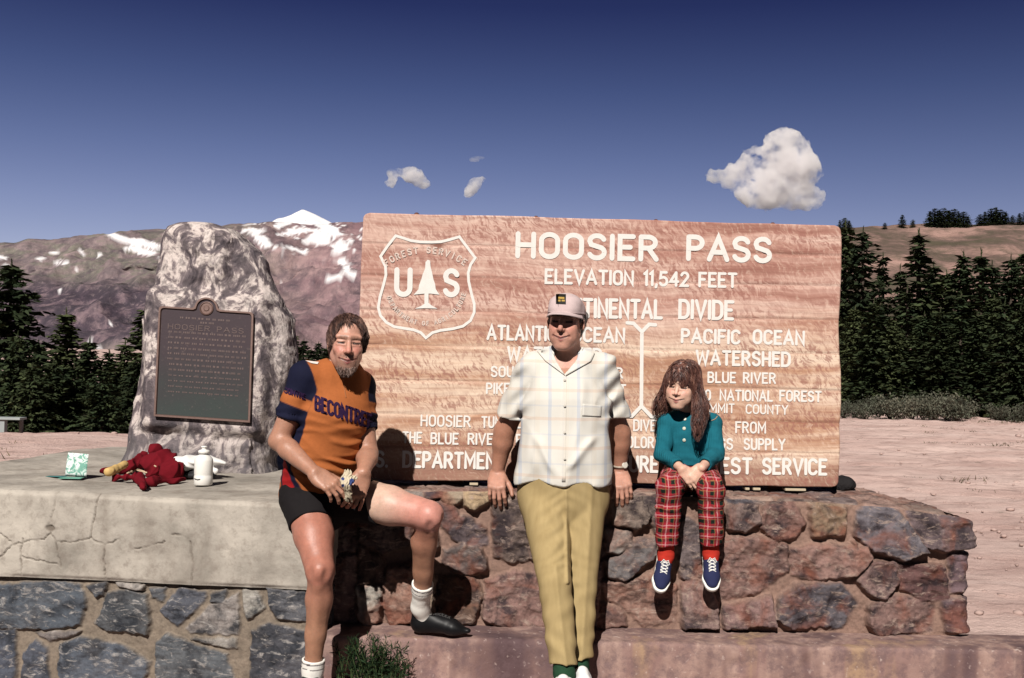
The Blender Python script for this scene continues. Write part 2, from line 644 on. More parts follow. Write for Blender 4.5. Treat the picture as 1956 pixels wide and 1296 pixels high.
def ribbon(pts, wd, closed=False):
    """The outline of a polyline of width wd with round ends, as vertices and faces in the plane."""
    pts = [np.array(p, float) for i, p in enumerate(pts) if i == 0 or np.hypot(p[0] - pts[i - 1][0], p[1] - pts[i - 1][1]) > 1e-6]
    n = len(pts)
    V, F = [], []
    hw = wd / 2
    for i in range(n):
        if closed: a, b = pts[i] - pts[i - 1], pts[(i + 1) % n] - pts[i]
        else:
            b = pts[min(i + 1, n - 1)] - pts[min(i, n - 2)]
            a = pts[max(i, 1)] - pts[max(i - 1, 0)]
        a, b = _n(a), _n(b)
        na, nb = np.array((-a[1], a[0])), np.array((-b[1], b[0]))
        m = _n(na + nb)
        l = hw / max(.42, float(m @ na))
        V += [pts[i] + m * l, pts[i] - m * l]
    for i in range(n if closed else n - 1):
        j = (i + 1) % n
        F.append((2 * i, 2 * i + 1, 2 * j + 1, 2 * j))
    if not closed:
        for e, d in ((0, pts[0] - pts[1]), (n - 1, pts[-1] - pts[-2])):
            d = _n(d); q = np.array((-d[1], d[0]))
            base = len(V)
            for k in range(1, 5):
                g = math.pi * k / 5
                V.append(pts[e] + hw * (q * math.cos(g) + d * math.sin(g)))
            l, r = (2 * e + 1, 2 * e) if e == 0 else (2 * e, 2 * e + 1)
            F.append((l, base, base + 1, base + 2, base + 3, r))
    return V, F


def text_2d(txt, height, wd, width=None, gap=.27, xs=1.0):
    """Strokes of a line of text, left edge at x = 0, baseline at y = 0; width stretches the line to a given length."""
    x, S = 0.0, []
    for i, ch in enumerate(txt):
        gw, st = GLYPH[ch]
        for q in st: S.append([((x + a) * height * xs, b * height) for a, b in q])
        x += gw + gap
    tot = (x - gap) * height * xs
    if width is not None:
        f = (width - wd) / tot
        S = [[(a * f + wd / 2, b) for a, b in q] for q in S]
    return S


def letters(S, wd, place, lift=.0004, mb=None):
    """Adds the strokes' ribbons to a mesh; place(x, y, h) gives the world point h above the surface at (x, y)."""
    mb = mb or MB()
    for i, q in enumerate(S):
        cl = len(q) > 3 and math.hypot(q[0][0] - q[-1][0], q[0][1] - q[-1][1]) < 1e-6
        V, F = ribbon(q[:-1] if cl else q, wd, cl)
        mb.add([place(v[0], v[1], .0012 + lift * (i % 4)) for v in V], F)
    return mb


# ================================================================== GROUND, HILLS
def ground_z(x, y):
    z = .055 + .135 * sstep(4.7, 5.0, y)
    z = z - .14 * sstep(-.9, -1.2, x) * (1 - sstep(5.2, 6.0, y)) + .03 * np.exp(-((x - .26) / .3) ** 2 - ((y - 4.3) / .22) ** 2)
    left = sstep(-.3, -1.0, x)
    z = z + left * (sstep(5.6, 6.9, y) * .56 - sstep(9.6, 14, y) * 1.35 * (1 - sstep(60, 140, y)))
    z = z + sstep(90, 400, y) * (y - 90) * .012
    return z


def make_ground():
    na, nr = 420, 420
    ang = np.linspace(-46, 46, na)
    rr = np.concatenate([np.linspace(1.2, 4, 30), 4 * (40 / 4) ** np.linspace(.004, 1, 300), 40 * (4000 / 40) ** np.linspace(.02, 1, 90)])
    A, Rr = np.meshgrid(np.radians(ang), rr, indexing='ij')
    x, y = Rr * np.sin(A), Rr * np.cos(A)
    z = ground_z(x, y)
    p = np.stack([x.ravel(), y.ravel(), np.zeros(x.size)], 1)
    am = np.interp(Rr.ravel(), [2, 5, 12, 40, 4000], [.008, .018, .07, .12, 2.0])
    nz = fbm(p * np.array((.55, .8, 1)), 4, 3) * .9 + fbm(p * np.array((1.6, 4.5, 1)), 3, 8) * .55 + ridged(p * np.array((.9, 2.6, 1)), 3, 5) * .28
    fine = fbm(p * 9, 3, 21) * .012 * (Rr.ravel() < 30)
    z = z + (nz * am + fine).reshape(z.shape)
    V = np.stack([x.ravel(), y.ravel(), z.ravel()], 1)
    n = N("dirt", .95, .1)
    v = n.coords()
    big = n.noise(n.coords(scale=(.5, 1.4, 1)), .8, 5, .6)
    mid = n.noise(n.coords(scale=(1.2, 3.5, 1)), 2.2, 6, .65)
    c = n.mix(n.ramp(big, [(.35, 0.0), (.65, 1.0)]), (.54, .37, .33), (.70, .53, .48))
    c = n.mix(n.ramp(mid, [(.5, 0.0), (.66, .75)]), c, (.34, .225, .20))
    peb = n.voro(v, 26)
    c = n.mix(n.ramp(peb.outputs["Distance"], [(.08, .55), (.2, 0.0)]), c, (.72, .6, .55))
    tuft = n.noise(n.coords(scale=(1, 2, 1)), 1.6, 8, .72)
    c = n.mix(n.ramp(tuft, [(.64, 0.0), (.70, .8)]), c, (.12, .12, .08))
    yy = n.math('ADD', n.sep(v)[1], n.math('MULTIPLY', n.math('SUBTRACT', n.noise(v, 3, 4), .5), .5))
    c = n.mix(n.ramp(n.math('MULTIPLY', yy, .1), [(.432, 1.0), (.446, 0.0)]), c, (.075, .068, .066))  # unseen foreground darkened to cut bounce light and deepen the shadows
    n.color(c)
    n.bump(n.noise(v, 30, 6, .7), .7, .03)
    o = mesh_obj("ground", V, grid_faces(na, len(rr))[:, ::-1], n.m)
    props(o, "pale pink dirt ground behind and beside the stone walls", kind='structure')
    return o


ground = make_ground()


def rock_mat(name, c1, c2, c3, s=1.0):
    n = N(name, .95, .1)
    v = n.coords()
    return n, v


def make_range(name, label, outline, base_y, d_base, d_top, x0, x1, nx, nt_, rough, mat, seed, attrs=None, prof=1.0):
    """Sloping land from a base at distance d_base up to a ridge drawn by outline (px) at distance d_top."""
    px = np.linspace(x0, x1, nx)
    ry = lerp_path(px, outline)
    ry = ry + fbm(np.stack([px / 26, px * 0, px * 0 + seed], 1), 4, seed) * 5.0 * rough[1]
    T = np.concatenate([np.linspace(0, 1, nt_), [1.03, 1.1, 1.3]])
    V, A = [], []
    for i in range(nx):
        for t in T:
            tt = min(t, 1)
            d = d_base + (d_top - d_base) * tt
            yy = base_y + (ry[i] - base_y) * tt ** prof
            q = P(px[i], yy, d)
            if t > 1: q = q + np.array((0, (t - 1) * (d_top - d_base) * 1.2, -(t - 1) ** 1.2 * (d_top - d_base) * .8))
            V.append(q)
            A.append((px[i], yy, tt))
    V, A = np.array(V), np.array(A)
    sc_ = rough[2]
    k = np.clip(A[:, 2] * 5, 0, 1) * np.clip((1 - A[:, 2]) * 9, .06, 1)
    n1 = ridged(V / sc_ * np.array((1, .6, .5)), 5, seed) * .6 + fbm(V / sc_ * 2.3, 4, seed + 4) * .5
    V[:, 2] += n1 * rough[0] * k
    V[:, 1] += fbm(V / sc_ * 1.7, 4, seed + 9) * rough[0] * 1.4 * k
    ax, ay, _ = PX(V)
    o = mesh_obj(name, V, grid_faces(nx, len(T)), mat, attrs={k_: f(ax, ay, V) for k_, f in (attrs or {}).items()})
    props(o, label, kind='structure')
    return o


# snow lies where the photograph shows it: (x, y, half width, half height, tilt)
SNOW = [(275, 466, 82, 9, .18), (272, 480, 40, 8, .2), (300, 473, 30, 7, 0), (118, 503, 22, 5, .1), (78, 494, 11, 4, 0), (100, 482, 16, 3, 0), (188, 487, 8, 4, 0), (156, 483, 8, 3, .5), (115, 556, 5, 5, 0), (145, 518, 5, 3, 0), (500, 458, 24, 13, .5), (480, 440, 30, 5, .1), (555, 446, 26, 6, -.1), (610, 450, 40, 10, -.25), (650, 474, 26, 13, -.5), (667, 520, 14, 22, -.6), (640, 532, 24, 8, -.3), (600, 462, 30, 8, .1), (640, 448, 24, 6, 0), (185, 672, 22, 5, .1), (170, 664, 6, 8, 0), (55, 697, 10, 4, .2), (8, 493, 12, 4, 0), (12, 508, 8, 3, 0), (540, 545, 5, 3, 0), (213, 621, 4, 6, 0), (583, 418, 34, 14, 0), (540, 430, 22, 8, -.3), (622, 432, 26, 9, .3), (575, 440, 40, 6, 0), (560, 476, 30, 5, .3), (655, 500, 10, 12, -.8)]


def snow_attr(ax, ay, V):
    m = np.zeros(len(ax))
    wx = fbm(np.stack([ax / 16, ay / 7, ax * 0], 1), 4, 77)
    wy = fbm(np.stack([ax / 22, ay / 9, ax * 0 + 5], 1), 4, 78)
    for (x, y, rx, ry, t) in SNOW:
        dx, dy = ax - x, ay - y
        u = (dx * math.cos(t) + dy * math.sin(t)) / rx
        v = (-dx * math.sin(t) + dy * math.cos(t)) / ry
        m = np.maximum(m, 1.25 - np.hypot(u, v) + wx * .55 + wy * .35)
    fl = ridged(np.stack([ax / 30, ay / 7, ax * 0 + 3], 1), 4, 91)
    m = np.maximum(m, sstep(.62, .80, fl) * (1 - sstep(450, 540, ay)) * (.35 + .55 * sstep(430, 560, ax)))
    cliff = sstep(520, 560, ay) * (1 - sstep(640, 690, ay)) * (1 - .8 * sstep(420, 560, ax))
    return np.stack([np.clip((m - .35) * 4, 0, 1), cliff, sstep(400, 640, ax)], 1)


def mountain_mat():
    n = N("alpine_slope", .95, .05)
    a = n.sep(n.attr("zone").outputs["Vector"])
    v = n.coords()
    base = n.noise(n.coords(scale=(1, .6, 2.2)), .012, 6, .62)
    fine = n.noise(n.coords(scale=(1.3, .5, .8)), .035, 8, .72)
    c = n.ramp(base, [(.34, (.15, .125, .13)), (.46, (.25, .19, .195)), (.54, (.19, .18, .15)), (.66, (.33, .245, .25))])
    c = n.mix(a[2], c, n.ramp(base, [(.36, (.22, .135, .15)), (.64, (.42, .28, .28))]))
    rocky = n.ramp(fine, [(.42, (.022, .018, .034)), (.52, (.085, .062, .085)), (.64, (.24, .17, .19))])
    c = n.mix(n.math('MULTIPLY', a[1], .9), c, rocky)
    c = n.mix(n.ramp(fine, [(.36, .75), (.56, 0.0)]), c, (.075, .06, .075))
    c = n.mix(n.ramp(n.noise(n.coords(scale=(1, .5, 1)), .12, 6, .75), [(.55, 0.0), (.7, .5)]), c, (.42, .32, .32))
    c = n.mix(a[0], c, (.86, .84, .86))
    n.color(c)
    n.bump(fine, .8, 6)
    return n.m


RIDGE = [(-2200, 430), (-1500, 470), (-900, 452), (-500, 478), (-300, 482), (-100, 478), (0, 466), (100, 456), (200, 446), (300, 440), (400, 436), (450, 431), (520, 426), (600, 428), (680, 425), (800, 432), (950, 452), (1150, 500), (1400, 580), (1600, 640)]
make_range("mountain", "pink grey alpine mountainside with snow patches behind the boulder", RIDGE, 740, 700, 1900, -1900, 1500, 760, 110, (48, 1.0, 150), mountain_mat(), 11, {"zone": snow_attr}, .9)


def peak_mat():
    n = N("snow_peak_snow", .8, .2)
    f = n.noise(n.coords(scale=(1, 1, 1.6)), .02, 6, .7)
    n.color(n.ramp(f, [(.30, (.25, .19, .2)), (.38, (.85, .83, .85)), (1, (.88, .87, .9))]))
    return n.m


make_range("snowy_peak", "white snow covered summit rising just left of the sign", [(380, 470), (505, 432), (530, 418), (555, 411), (578, 401), (600, 410), (628, 424), (660, 440), (760, 480)], 480, 2400, 2600, 380, 760, 90, 24, (9, .4, 90), peak_mat(), 23)


def hill_attr(ax, ay, V):
    return np.stack([sstep(600, 480, ay), ax * 0, ax * 0], 1)


def hill_mat():
    n = N("dry_hillside", .95, .05)
    b = n.noise(n.coords(scale=(1, .5, 2.5)), .035, 6, .6, .6)
    f = n.noise(n.coords(scale=(1, .6, 1.5)), .3, 6, .7)
    c = n.ramp(b, [(.38, (.10, .085, .06)), (.48, (.17, .115, .10)), (.56, (.34, .215, .185)), (.72, (.44, .29, .25))])
    c = n.mix(n.ramp(f, [(.38, .7), (.55, 0.0)]), c, (.085, .075, .055))
    n.color(c)
    n.bump(f, .7, 1.2)
    return n.m


HILL = [(900, 640), (1200, 560), (1400, 480), (1560, 442), (1600, 436), (1680, 432), (1760, 429), (1850, 431), (1956, 424), (2150, 410), (2400, 420), (2900, 390), (3500, 430), (4200, 400)]
make_range("hill", "dry pinkish hillside with a line of conifers along its crest", HILL, 770, 62, 240, 900, 3800, 420, 70, (3.2, .5, 26), hill_mat(), 41, {"zone": hill_attr}, .85)


# ================================================================== STONE WALLS
def stone_relief(x, y, stones, seed, mort=5.0, soft=9.0, depth=1.0):
    """Relief (0..1), stone index and edge distance on a px plane from hand-laid stone outlines."""
    wob = np.stack([x / 9, y / 9, x * 0], 1)
    xx = x + fbm(wob, 3, seed) * 4.0
    yy = y + fbm(wob + 31, 3, seed) * 4.0
    best = np.full(x.shape, 1e9); sid = np.full(x.shape, -1)
    for i, pl in enumerate(stones):
        a = np.asarray(pl, float)
        m = (xx > a[:, 0].min() - 30) & (xx < a[:, 0].max() + 30) & (yy > a[:, 1].min() - 30) & (yy < a[:, 1].max() + 30)
        if not m.any(): continue
        d = poly_sd(xx[m], yy[m], pl)
        b = best[m]; s = sid[m]
        better = d < b
        b[better] = d[better]; s[better] = i
        best[m] = b; sid[m] = s
    return best, sid


def masonry_mat(name, mortar, speck=(.6, .55, .5), rust=(.30, .12, .07), rustamt=.5, dark=(.03, .03, .035)):
    n = N(name, .9, .2)
    v = n.coords()
    a = n.attr("tint").outputs["Color"]
    z = n.sep(n.attr("zone").outputs["Vector"])        # x: 1 on stone, y: random per stone, z: tilt of its bedding
    w1 = n.noise(v, 9, 6, .65, .4)
    w2 = n.noise(n.coords(scale=(1, 1, 2.4)), 16, 6, .7, .8)
    w3 = n.noise(v, 60, 5, .7)
    c = n.mix(n.ramp(w1, [(.38, .9), (.54, 0.0)]), n.mix(1.0, a, (1.25, 1.25, 1.25), 'MULTIPLY'), dark)
    c = n.mix(n.ramp(w2, [(.53, 0.0), (.66, .85)]), c, speck)
    c = n.mix(n.math('MULTIPLY', n.ramp(n.noise(v, 5.5, 4, .6, .6), [(.5, 0.0), (.66, 1.0)]), rustamt), c, rust)
    mo = n.mix(n.noise(v, 14, 5, .65), tuple(k * .72 for k in mortar), tuple(min(1, k * 1.25) for k in mortar))
    mo = n.mix(n.ramp(w1, [(.3, .5), (.5, 0.0)]), mo, tuple(k * .45 for k in mortar))
    c = n.mix(z[0], mo, c)
    c = n.mix(n.ramp(w3, [(.3, .35), (.6, 0.0)]), c, tuple(k * .5 for k in dark))
    n.color(c)
    n.bump(n.noise(v, 45, 8, .75), .7, .012)
    return n.m


# stones of the reddish wall as outlined in the photograph
RED = [
 [(745, 925), (800, 922), (806, 950), (770, 962), (738, 950)], [(812, 928), (842, 922), (846, 948), (818, 952)], [(848, 925), (878, 926), (884, 955), (862, 966), (846, 955)],
 [(886, 930), (930, 922), (934, 958), (908, 972), (888, 964)], [(834, 962), (868, 966), (874, 985), (894, 990), (926, 1010), (930, 1040), (902, 1042), (868, 1030), (842, 1000)],
 [(945, 958), (1000, 950), (1006, 1000), (1008, 1066), (980, 1074), (945, 1062), (940, 1010)], [(852, 1052), (890, 1036), (918, 1048), (932, 1088), (900, 1096), (866, 1092), (848, 1075)],
 [(742, 1082), (790, 1074), (795, 1180), (748, 1192), (728, 1150)], [(686, 1122), (730, 1118), (726, 1180), (704, 1196), (684, 1180)], [(838, 1098), (905, 1104), (922, 1130), (902, 1190), (850, 1188), (832, 1150)],
 [(930, 1110), (985, 1092), (1022, 1100), (1034, 1196), (960, 1198), (925, 1180)], [(808, 1100), (832, 1104), (828, 1170), (806, 1160)], [(800, 985), (826, 992), (836, 1040), (812, 1066), (796, 1030)],
 [(690, 960), (735, 958), (790, 975), (784, 1040), (730, 1060), (688, 1030)], [(690, 1040), (728, 1066), (732, 1108), (688, 1112)],
 [(1166, 950), (1208, 945), (1246, 952), (1252, 985), (1214, 1010), (1172, 1000)], [(1158, 1010), (1204, 1016), (1206, 1040), (1180, 1056), (1156, 1050)], [(1156, 1070), (1182, 1062), (1222, 1028), (1250, 1032), (1252, 1060), (1222, 1084), (1196, 1104), (1164, 1098)],
 [(1150, 1110), (1200, 1112), (1254, 1096), (1290, 1120), (1288, 1185), (1230, 1196), (1196, 1166), (1152, 1140)], [(1142, 1150), (1188, 1168), (1196, 1194), (1140, 1200)], [(1210, 950), (1260, 946), (1290, 960), (1286, 1020), (1256, 1020)],
 [(1300, 992), (1314, 990), (1336, 1006), (1340, 1066), (1318, 1110), (1300, 1100), (1296, 1040)], [(1300, 1118), (1338, 1085), (1366, 1150), (1366, 1194), (1306, 1196)],
 [(1388, 946), (1462, 938), (1458, 958), (1392, 962)], [(1390, 968), (1442, 962), (1452, 1000), (1418, 1014), (1388, 1008)], [(1372, 1030), (1444, 1024), (1500, 1040), (1504, 1088), (1450, 1130), (1378, 1146), (1366, 1090)],
 [(1458, 968), (1510, 950), (1536, 1000), (1520, 1024), (1478, 1032), (1452, 1006)], [(1546, 984), (1562, 960), (1614, 970), (1610, 1022), (1552, 1024)], [(1538, 952), (1600, 950), (1626, 962), (1610, 968), (1566, 956), (1550, 974)],
 [(1640, 978), (1662, 960), (1702, 964), (1738, 1010), (1764, 1050), (1720, 1066), (1664, 1048), (1634, 1024)], [(1732, 980), (1766, 962), (1842, 956), (1862, 985), (1864, 1046), (1800, 1052), (1766, 1042)],
 [(1508, 1050), (1560, 1042), (1650, 1046), (1662, 1066), (1632, 1096), (1560, 1108), (1516, 1096)], [(1638, 1110), (1662, 1074), (1706, 1072), (1712, 1110), (1686, 1142), (1656, 1132)], [(1716, 1078), (1800, 1080), (1808, 1140), (1760, 1148), (1716, 1122)],
 [(1812, 1060), (1860, 1056), (1862, 1134), (1816, 1130)], [(1800, 1148), (1856, 1142), (1858, 1206), (1806, 1208)], [(1490, 1140), (1520, 1118), (1606, 1116), (1634, 1150), (1608, 1196), (1510, 1200), (1482, 1180)],
 [(1660, 1160), (1706, 1134), (1750, 1146), (1782, 1160), (1780, 1206), (1672, 1210), (1656, 1186)], [(1382, 1160), (1470, 1140), (1478, 1192), (1384, 1196)], [(1640, 1050), (1630, 1038), (1630, 1050)],
 [(1010, 960), (1150, 950), (1152, 1060), (1016, 1066)], [(1040, 1080), (1146, 1072), (1140, 1190), (1046, 1196)], [(620, 950), (682, 958), (680, 1050), (620, 1050)], [(600, 1066), (680, 1060), (678, 1190), (600, 1190)],
]
REDTINT = [(.24, .20, .18), (.13, .09, .10), (.30, .24, .18), (.34, .25, .16), (.15, .115, .12), (.17, .125, .11), (.13, .105, .10), (.27, .165, .13), (.36, .33, .29), (.23, .14, .10), (.20, .12, .105), (.30, .23, .17), (.2, .15, .13), (.18, .13, .12), (.2, .14, .12),
           (.22, .17, .14), (.20, .18, .165), (.15, .135, .135), (.25, .15, .12), (.26, .15, .125), (.21, .165, .14), (.18, .14, .14), (.24, .16, .145), (.14, .13, .15), (.17, .12, .11), (.25, .15, .13), (.24, .135, .115), (.34, .235, .16), (.27, .19, .14), (.14, .125, .14), (.15, .11, .115),
           (.36, .22, .19), (.20, .13, .12), (.18, .095, .09), (.15, .10, .11), (.13, .09, .10), (.13, .115, .13), (.22, .135, .12), (.24, .15, .14), (.2, .15, .14), (.2, .15, .14), (.2, .14, .13), (.2, .14, .13), (.19, .13, .12)]

WY = 4.90                     # the reddish wall's face
WX0, WX1 = -1.02, float(P(1836, 1100, WY)[0])
LEDGE_Z = .237


def make_stone_wall():
    root = thing("stone_wall", "low wall of reddish brown rubble stones the large wooden sign stands on", "wall", (0.5, WY, 0))
    # side sheet: plan path along the face, round the right-hand corner, back along the end
    rc = .05
    path = [(x, WY, 0, -1) for x in np.linspace(WX0, WX1 - rc, 560)]
    for g in np.linspace(0, 90, 12)[1:]:
        path.append((WX1 - rc + rc * math.sin(R(g)), WY + rc - rc * math.cos(R(g)), math.sin(R(g)), -math.cos(R(g))))
    path += [(WX1, y, 1, 0) for y in np.linspace(WY + rc, WY + .62, 70)[1:]]
    path = np.array(path)
    s = np.concatenate([[0], np.cumsum(np.hypot(np.diff(path[:, 0]), np.diff(path[:, 1])))])
    ntop = 22
    nz = 130
    zt = np.interp(path[:, 0], [-1, .55, 1.2, 1.5, 1.72, 1.80, 1.88, 2.08], [.835, .835, .83, .82, .805, .795, .79, .775])
    zt = zt + fbm(np.stack([s * 5, s * 0, s * 0], 1), 3, 4) * .016
    V, A, Z = [], [], []
    t = np.linspace(0, 1, nz)
    X = np.repeat(path[:, None, 0], nz, 1); Y = np.repeat(path[:, None, 1], nz, 1)
    ZZ = (LEDGE_Z - .03) + (zt[:, None] - LEDGE_Z + .03) * t[None, :]
    NX = np.repeat(path[:, None, 2], nz, 1); NY = np.repeat(path[:, None, 3], nz, 1)
    base = np.stack([X.ravel(), Y.ravel(), ZZ.ravel()], 1)
    unroll = np.stack([(WX0 + np.repeat(s[:, None], nz, 1)).ravel(), np.full(X.size, WY), ZZ.ravel()], 1)
    px, py, _ = PX(unroll)
    # beyond the corner the same courses go on
    stones = RED + [[(1880, 985), (1960, 980), (1966, 1050), (1884, 1058)], [(1876, 1070), (1930, 1064), (1936, 1130), (1880, 1140)], [(1944, 1066), (2010, 1060), (2014, 1140), (1950, 1150)], [(1874, 1152), (1960, 1148), (1962, 1206), (1876, 1210)], [(1974, 985), (2050, 990), (2040, 1050), (1980, 1050)], [(1972, 1160), (2050, 1160), (2050, 1208), (1974, 1210)]]
    tints = REDTINT + [(.18, .12, .12), (.15, .11, .11), (.22, .14, .12), (.16, .11, .11), (.2, .13, .12), (.18, .12, .12)]
    sd, sid = stone_relief(px, py, stones, 5)
    sd = sd - 5.5 - 3 * fbm(np.stack([px / 40, py / 40, px * 0], 1), 2, 6)
    rel = sstep(2.0, -6.5, sd)
    rng = np.random.RandomState(7)
    tl = rng.uniform(-1, 1, (len(stones), 3))
    cen = np.array([np.mean(q, 0) for q in stones])
    k = np.clip(sid, 0, None)
    bul = rng.uniform(.014, .050, len(stones))[k]
    facet = tl[k, 0] * (px - cen[k, 0]) / 60 + tl[k, 1] * (py - cen[k, 1]) / 60
    q = np.stack([unroll[:, 0], unroll[:, 2], unroll[:, 2] * 0], 1)
    rough = fbm(q * 11, 5, 9, .62) * .019 + ridged(q * 17, 4, 12) * .0085
    under = sstep(0, 1, -(facet * 0) ) * 0
    h = rel * (bul + facet * .026 + rough * 1.3) + (1 - rel) * (fbm(q * 18, 4, 3) * .006 - .004)
    h = h * (1 - .85 * sstep(.96, 1.0, np.tile(t, len(path)))) - .012 * sstep(.965, 1.0, np.tile(t, len(path)))
    base[:, 0] += NX.ravel() * h; base[:, 1] += NY.ravel() * h
    tint = np.array(tints)[k] * rng.uniform(.55, 1.05, (len(stones), 1))[k]
    zone = np.stack([rel, rng.uniform(0, 1, len(stones))[k], h * 10], 1)
    F = grid_faces(len(path), nz)
    # top sheet
    nu, nv = 330, 70
    u = np.linspace(WX0, WX1 - .008, nu); v = np.linspace(WY + .006, WY + .62, nv)
    U, Vv = np.meshgrid(u, v, indexing='ij')
    ztop = np.interp(U, [-1, .55, 1.2, 1.5, 1.72, 1.80, 1.88, 2.08], [.835, .835, .83, .82, .805, .795, .79, .775])
    back = sstep(WY, WY + .3, Vv)
    ztop = ztop + back * np.interp(U, [-1, 1.2, 1.65, 1.8, 1.95, 2.1], [0, 0, .02, .03, 0, 0])
    q2 = np.stack([U.ravel(), Vv.ravel(), U.ravel() * 0], 1)
    vr = _voronoi2(q2[:, :2] * np.array((5.0, 6.5)), 3)
    r2 = sstep(.04, .14, vr[0])
    ztop = ztop.ravel() + r2 * .012 + fbm(q2 * 16, 4, 6) * .010 - .006
    e = np.minimum(sstep(WY + .004, WY + .05, Vv).ravel(), sstep(WX1 - .006, WX1 - .06, U).ravel())
    ztop = ztop - (1 - e) * .022
    V2 = np.stack([U.ravel(), Vv.ravel(), ztop], 1)
    rr = np.array([(.24, .17, .15), (.2, .15, .13), (.3, .2, .17), (.16, .13, .13), (.33, .24, .2)])[vr[1] % 5]
    F2 = grid_faces(nu, nv) + len(base)
    V = np.concatenate([base, V2])
    tint = np.concatenate([tint, rr]); zone = np.concatenate([zone, np.stack([r2 * .9, vr[2], r2], 1)])
    m = masonry_mat("red_rubble_masonry", (.30, .19, .15), speck=(.40, .30, .25), rust=(.25, .085, .05), rustamt=.6, dark=(.034, .025, .03))
    mesh_obj("masonry", V, np.concatenate([F, F2])[:, ::-1], m, root, attrs={"tint": tint, "zone": zone})
    # footing: the concrete ledge along its foot
    fx0, fx1 = -.98, 3.6
    prof = [(4.93, LEDGE_Z + .006), (4.80, LEDGE_Z + .004), (4.70, LEDGE_Z), (4.684, LEDGE_Z - .004), (4.677, LEDGE_Z - .016)] + [(4.676, z) for z in np.linspace(.2, -.06, 26)]
    us = np.linspace(fx0, fx1, 560)
    pv = np.array(prof)
    pl = np.concatenate([[0], np.cumsum(np.hypot(*np.diff(pv, axis=0).T))])
    pr = np.linspace(0, pl[-1], 70)
    yy, zz = np.interp(pr, pl, pv[:, 0]), np.interp(pr, pl, pv[:, 1])
    X = np.repeat(us[:, None], 70, 1); Y = np.repeat(yy[None], len(us), 0); Z = np.repeat(zz[None], len(us), 0)
    B = np.stack([X.ravel(), Y.ravel(), Z.ravel()], 1)
    nn = fbm(B * np.array((9, 9, 9)), 5, 31) * .006 + fbm(B * 2.0, 2, 33) * .006
    chip = np.clip(fbm(B * 7, 3, 35) - .35, 0, 1) * .03
    B[:, 1] -= nn - chip
    B[:, 2] += nn * (B[:, 1] > 4.69) - chip * .6
    n = N("stained_concrete", .9, .2)
    st = n.noise(n.coords(scale=(1, 1, .16)), 2.6, 4, .6, .3)
    wv = n.noise(n.coords(), 16, 6, .7)
    c = n.ramp(st, [(.36, (.095, .058, .062)), (.46, (.19, .118, .108)), (.53, (.35, .235, .20)), (.60, (.25, .155, .14)), (.68, (.34, .225, .15))])
    c = n.mix(n.ramp(wv, [(.38, .65), (.55, 0.0)]), c, (.13, .085, .09))
    c = n.mix(n.ramp(n.noise(n.coords(), 40, 4), [(.62, 0.0), (.75, .6)]), c, (.55, .44, .40))
    n.color(c)
    n.bump(wv, .6, .012)
    mesh_obj("footing", B, grid_faces(len(us), 70)[:, ::-1], n.m, root)
    return root


def _voronoi2(p, seed):
    """Distance to the nearest cell border, cell number and a random value for 2-D points."""
    i = np.floor(p).astype(np.int64)
    d1 = np.full(len(p), 9.0); d2 = np.full(len(p), 9.0); cid = np.zeros(len(p), np.int64); rv = np.zeros(len(p))
    for a in (-1, 0, 1):
        for b in (-1, 0, 1):
            cx, cy = i[:, 0] + a, i[:, 1] + b
            jx = cx + .1 + .8 * _hash(cx, cy, cx * 0, seed); jy = cy + .1 + .8 * _hash(cx, cy, cx * 0 + 1, seed)
            d = np.hypot(p[:, 0] - jx, p[:, 1] - jy)
            near = d < d1
            d2 = np.where(near, d1, np.minimum(d2, d))
            hv = _hash(cx, cy, cx * 0 + 2, seed)
            cid = np.where(near, (hv * 997).astype(np.int64), cid); rv = np.where(near, hv, rv)
            d1 = np.where(near, d, d1)
    return d2 - d1, cid, rv


stone_wall = make_stone_wall()

# stones of the grey wall under the concrete slab
GREY = [[(-30, 1120), (20, 1118), (95, 1112), (150, 1118), (160, 1150), (150, 1196), (95, 1205), (-30, 1200)], [(160, 1122), (200, 1112), (194, 1140), (180, 1142)], [(176, 1194), (186, 1176), (200, 1136), (240, 1128), (276, 1138), (284, 1190), (278, 1214), (200, 1206)],
        [(282, 1128), (312, 1124), (308, 1150), (286, 1144)], [(302, 1170), (340, 1122), (390, 1134), (388, 1148), (336, 1200)], [(400, 1136), (430, 1128), (424, 1152), (398, 1154)], [(350, 1204), (400, 1158), (450, 1136), (454, 1194), (450, 1216), (360, 1212)],
        [(462, 1126), (490, 1132), (502, 1166), (470, 1186), (460, 1160)], [(508, 1124), (585, 1132), (586, 1190), (528, 1186), (512, 1160)], [(478, 1210), (508, 1192), (586, 1208), (600, 1262), (590, 1310), (474, 1300)], [(360, 1222), (448, 1222), (446, 1240), (432, 1242)],
        [(36, 1300), (40, 1250), (64, 1224), (84, 1240), (90, 1310)], [(106, 1290), (110, 1232), (150, 1218), (230, 1236), (282, 1268), (270, 1310), (120, 1315)], [(296, 1226), (318, 1212), (356, 1228), (430, 1254), (446, 1310), (292, 1310)], [(-30, 1210), (25, 1200), (28, 1310), (-30, 1310)],
        [(214, 1112), (274, 1118), (268, 1130), (222, 1124)], [(60, 1212), (150, 1206), (140, 1216), (90, 1228)]]
GREYTINT = [(.10, .115, .14), (.09, .095, .11), (.10, .105, .115), (.13, .135, .15), (.115, .12, .145), (.19, .19, .2), (.36, .32, .30), (.42, .39, .35), (.13, .13, .145), (.10, .10, .115), (.34, .31, .28), (.10, .11, .14), (.11, .125, .155), (.13, .14, .155), (.09, .10, .13), (.42, .38, .35), (.22, .19, .18)]
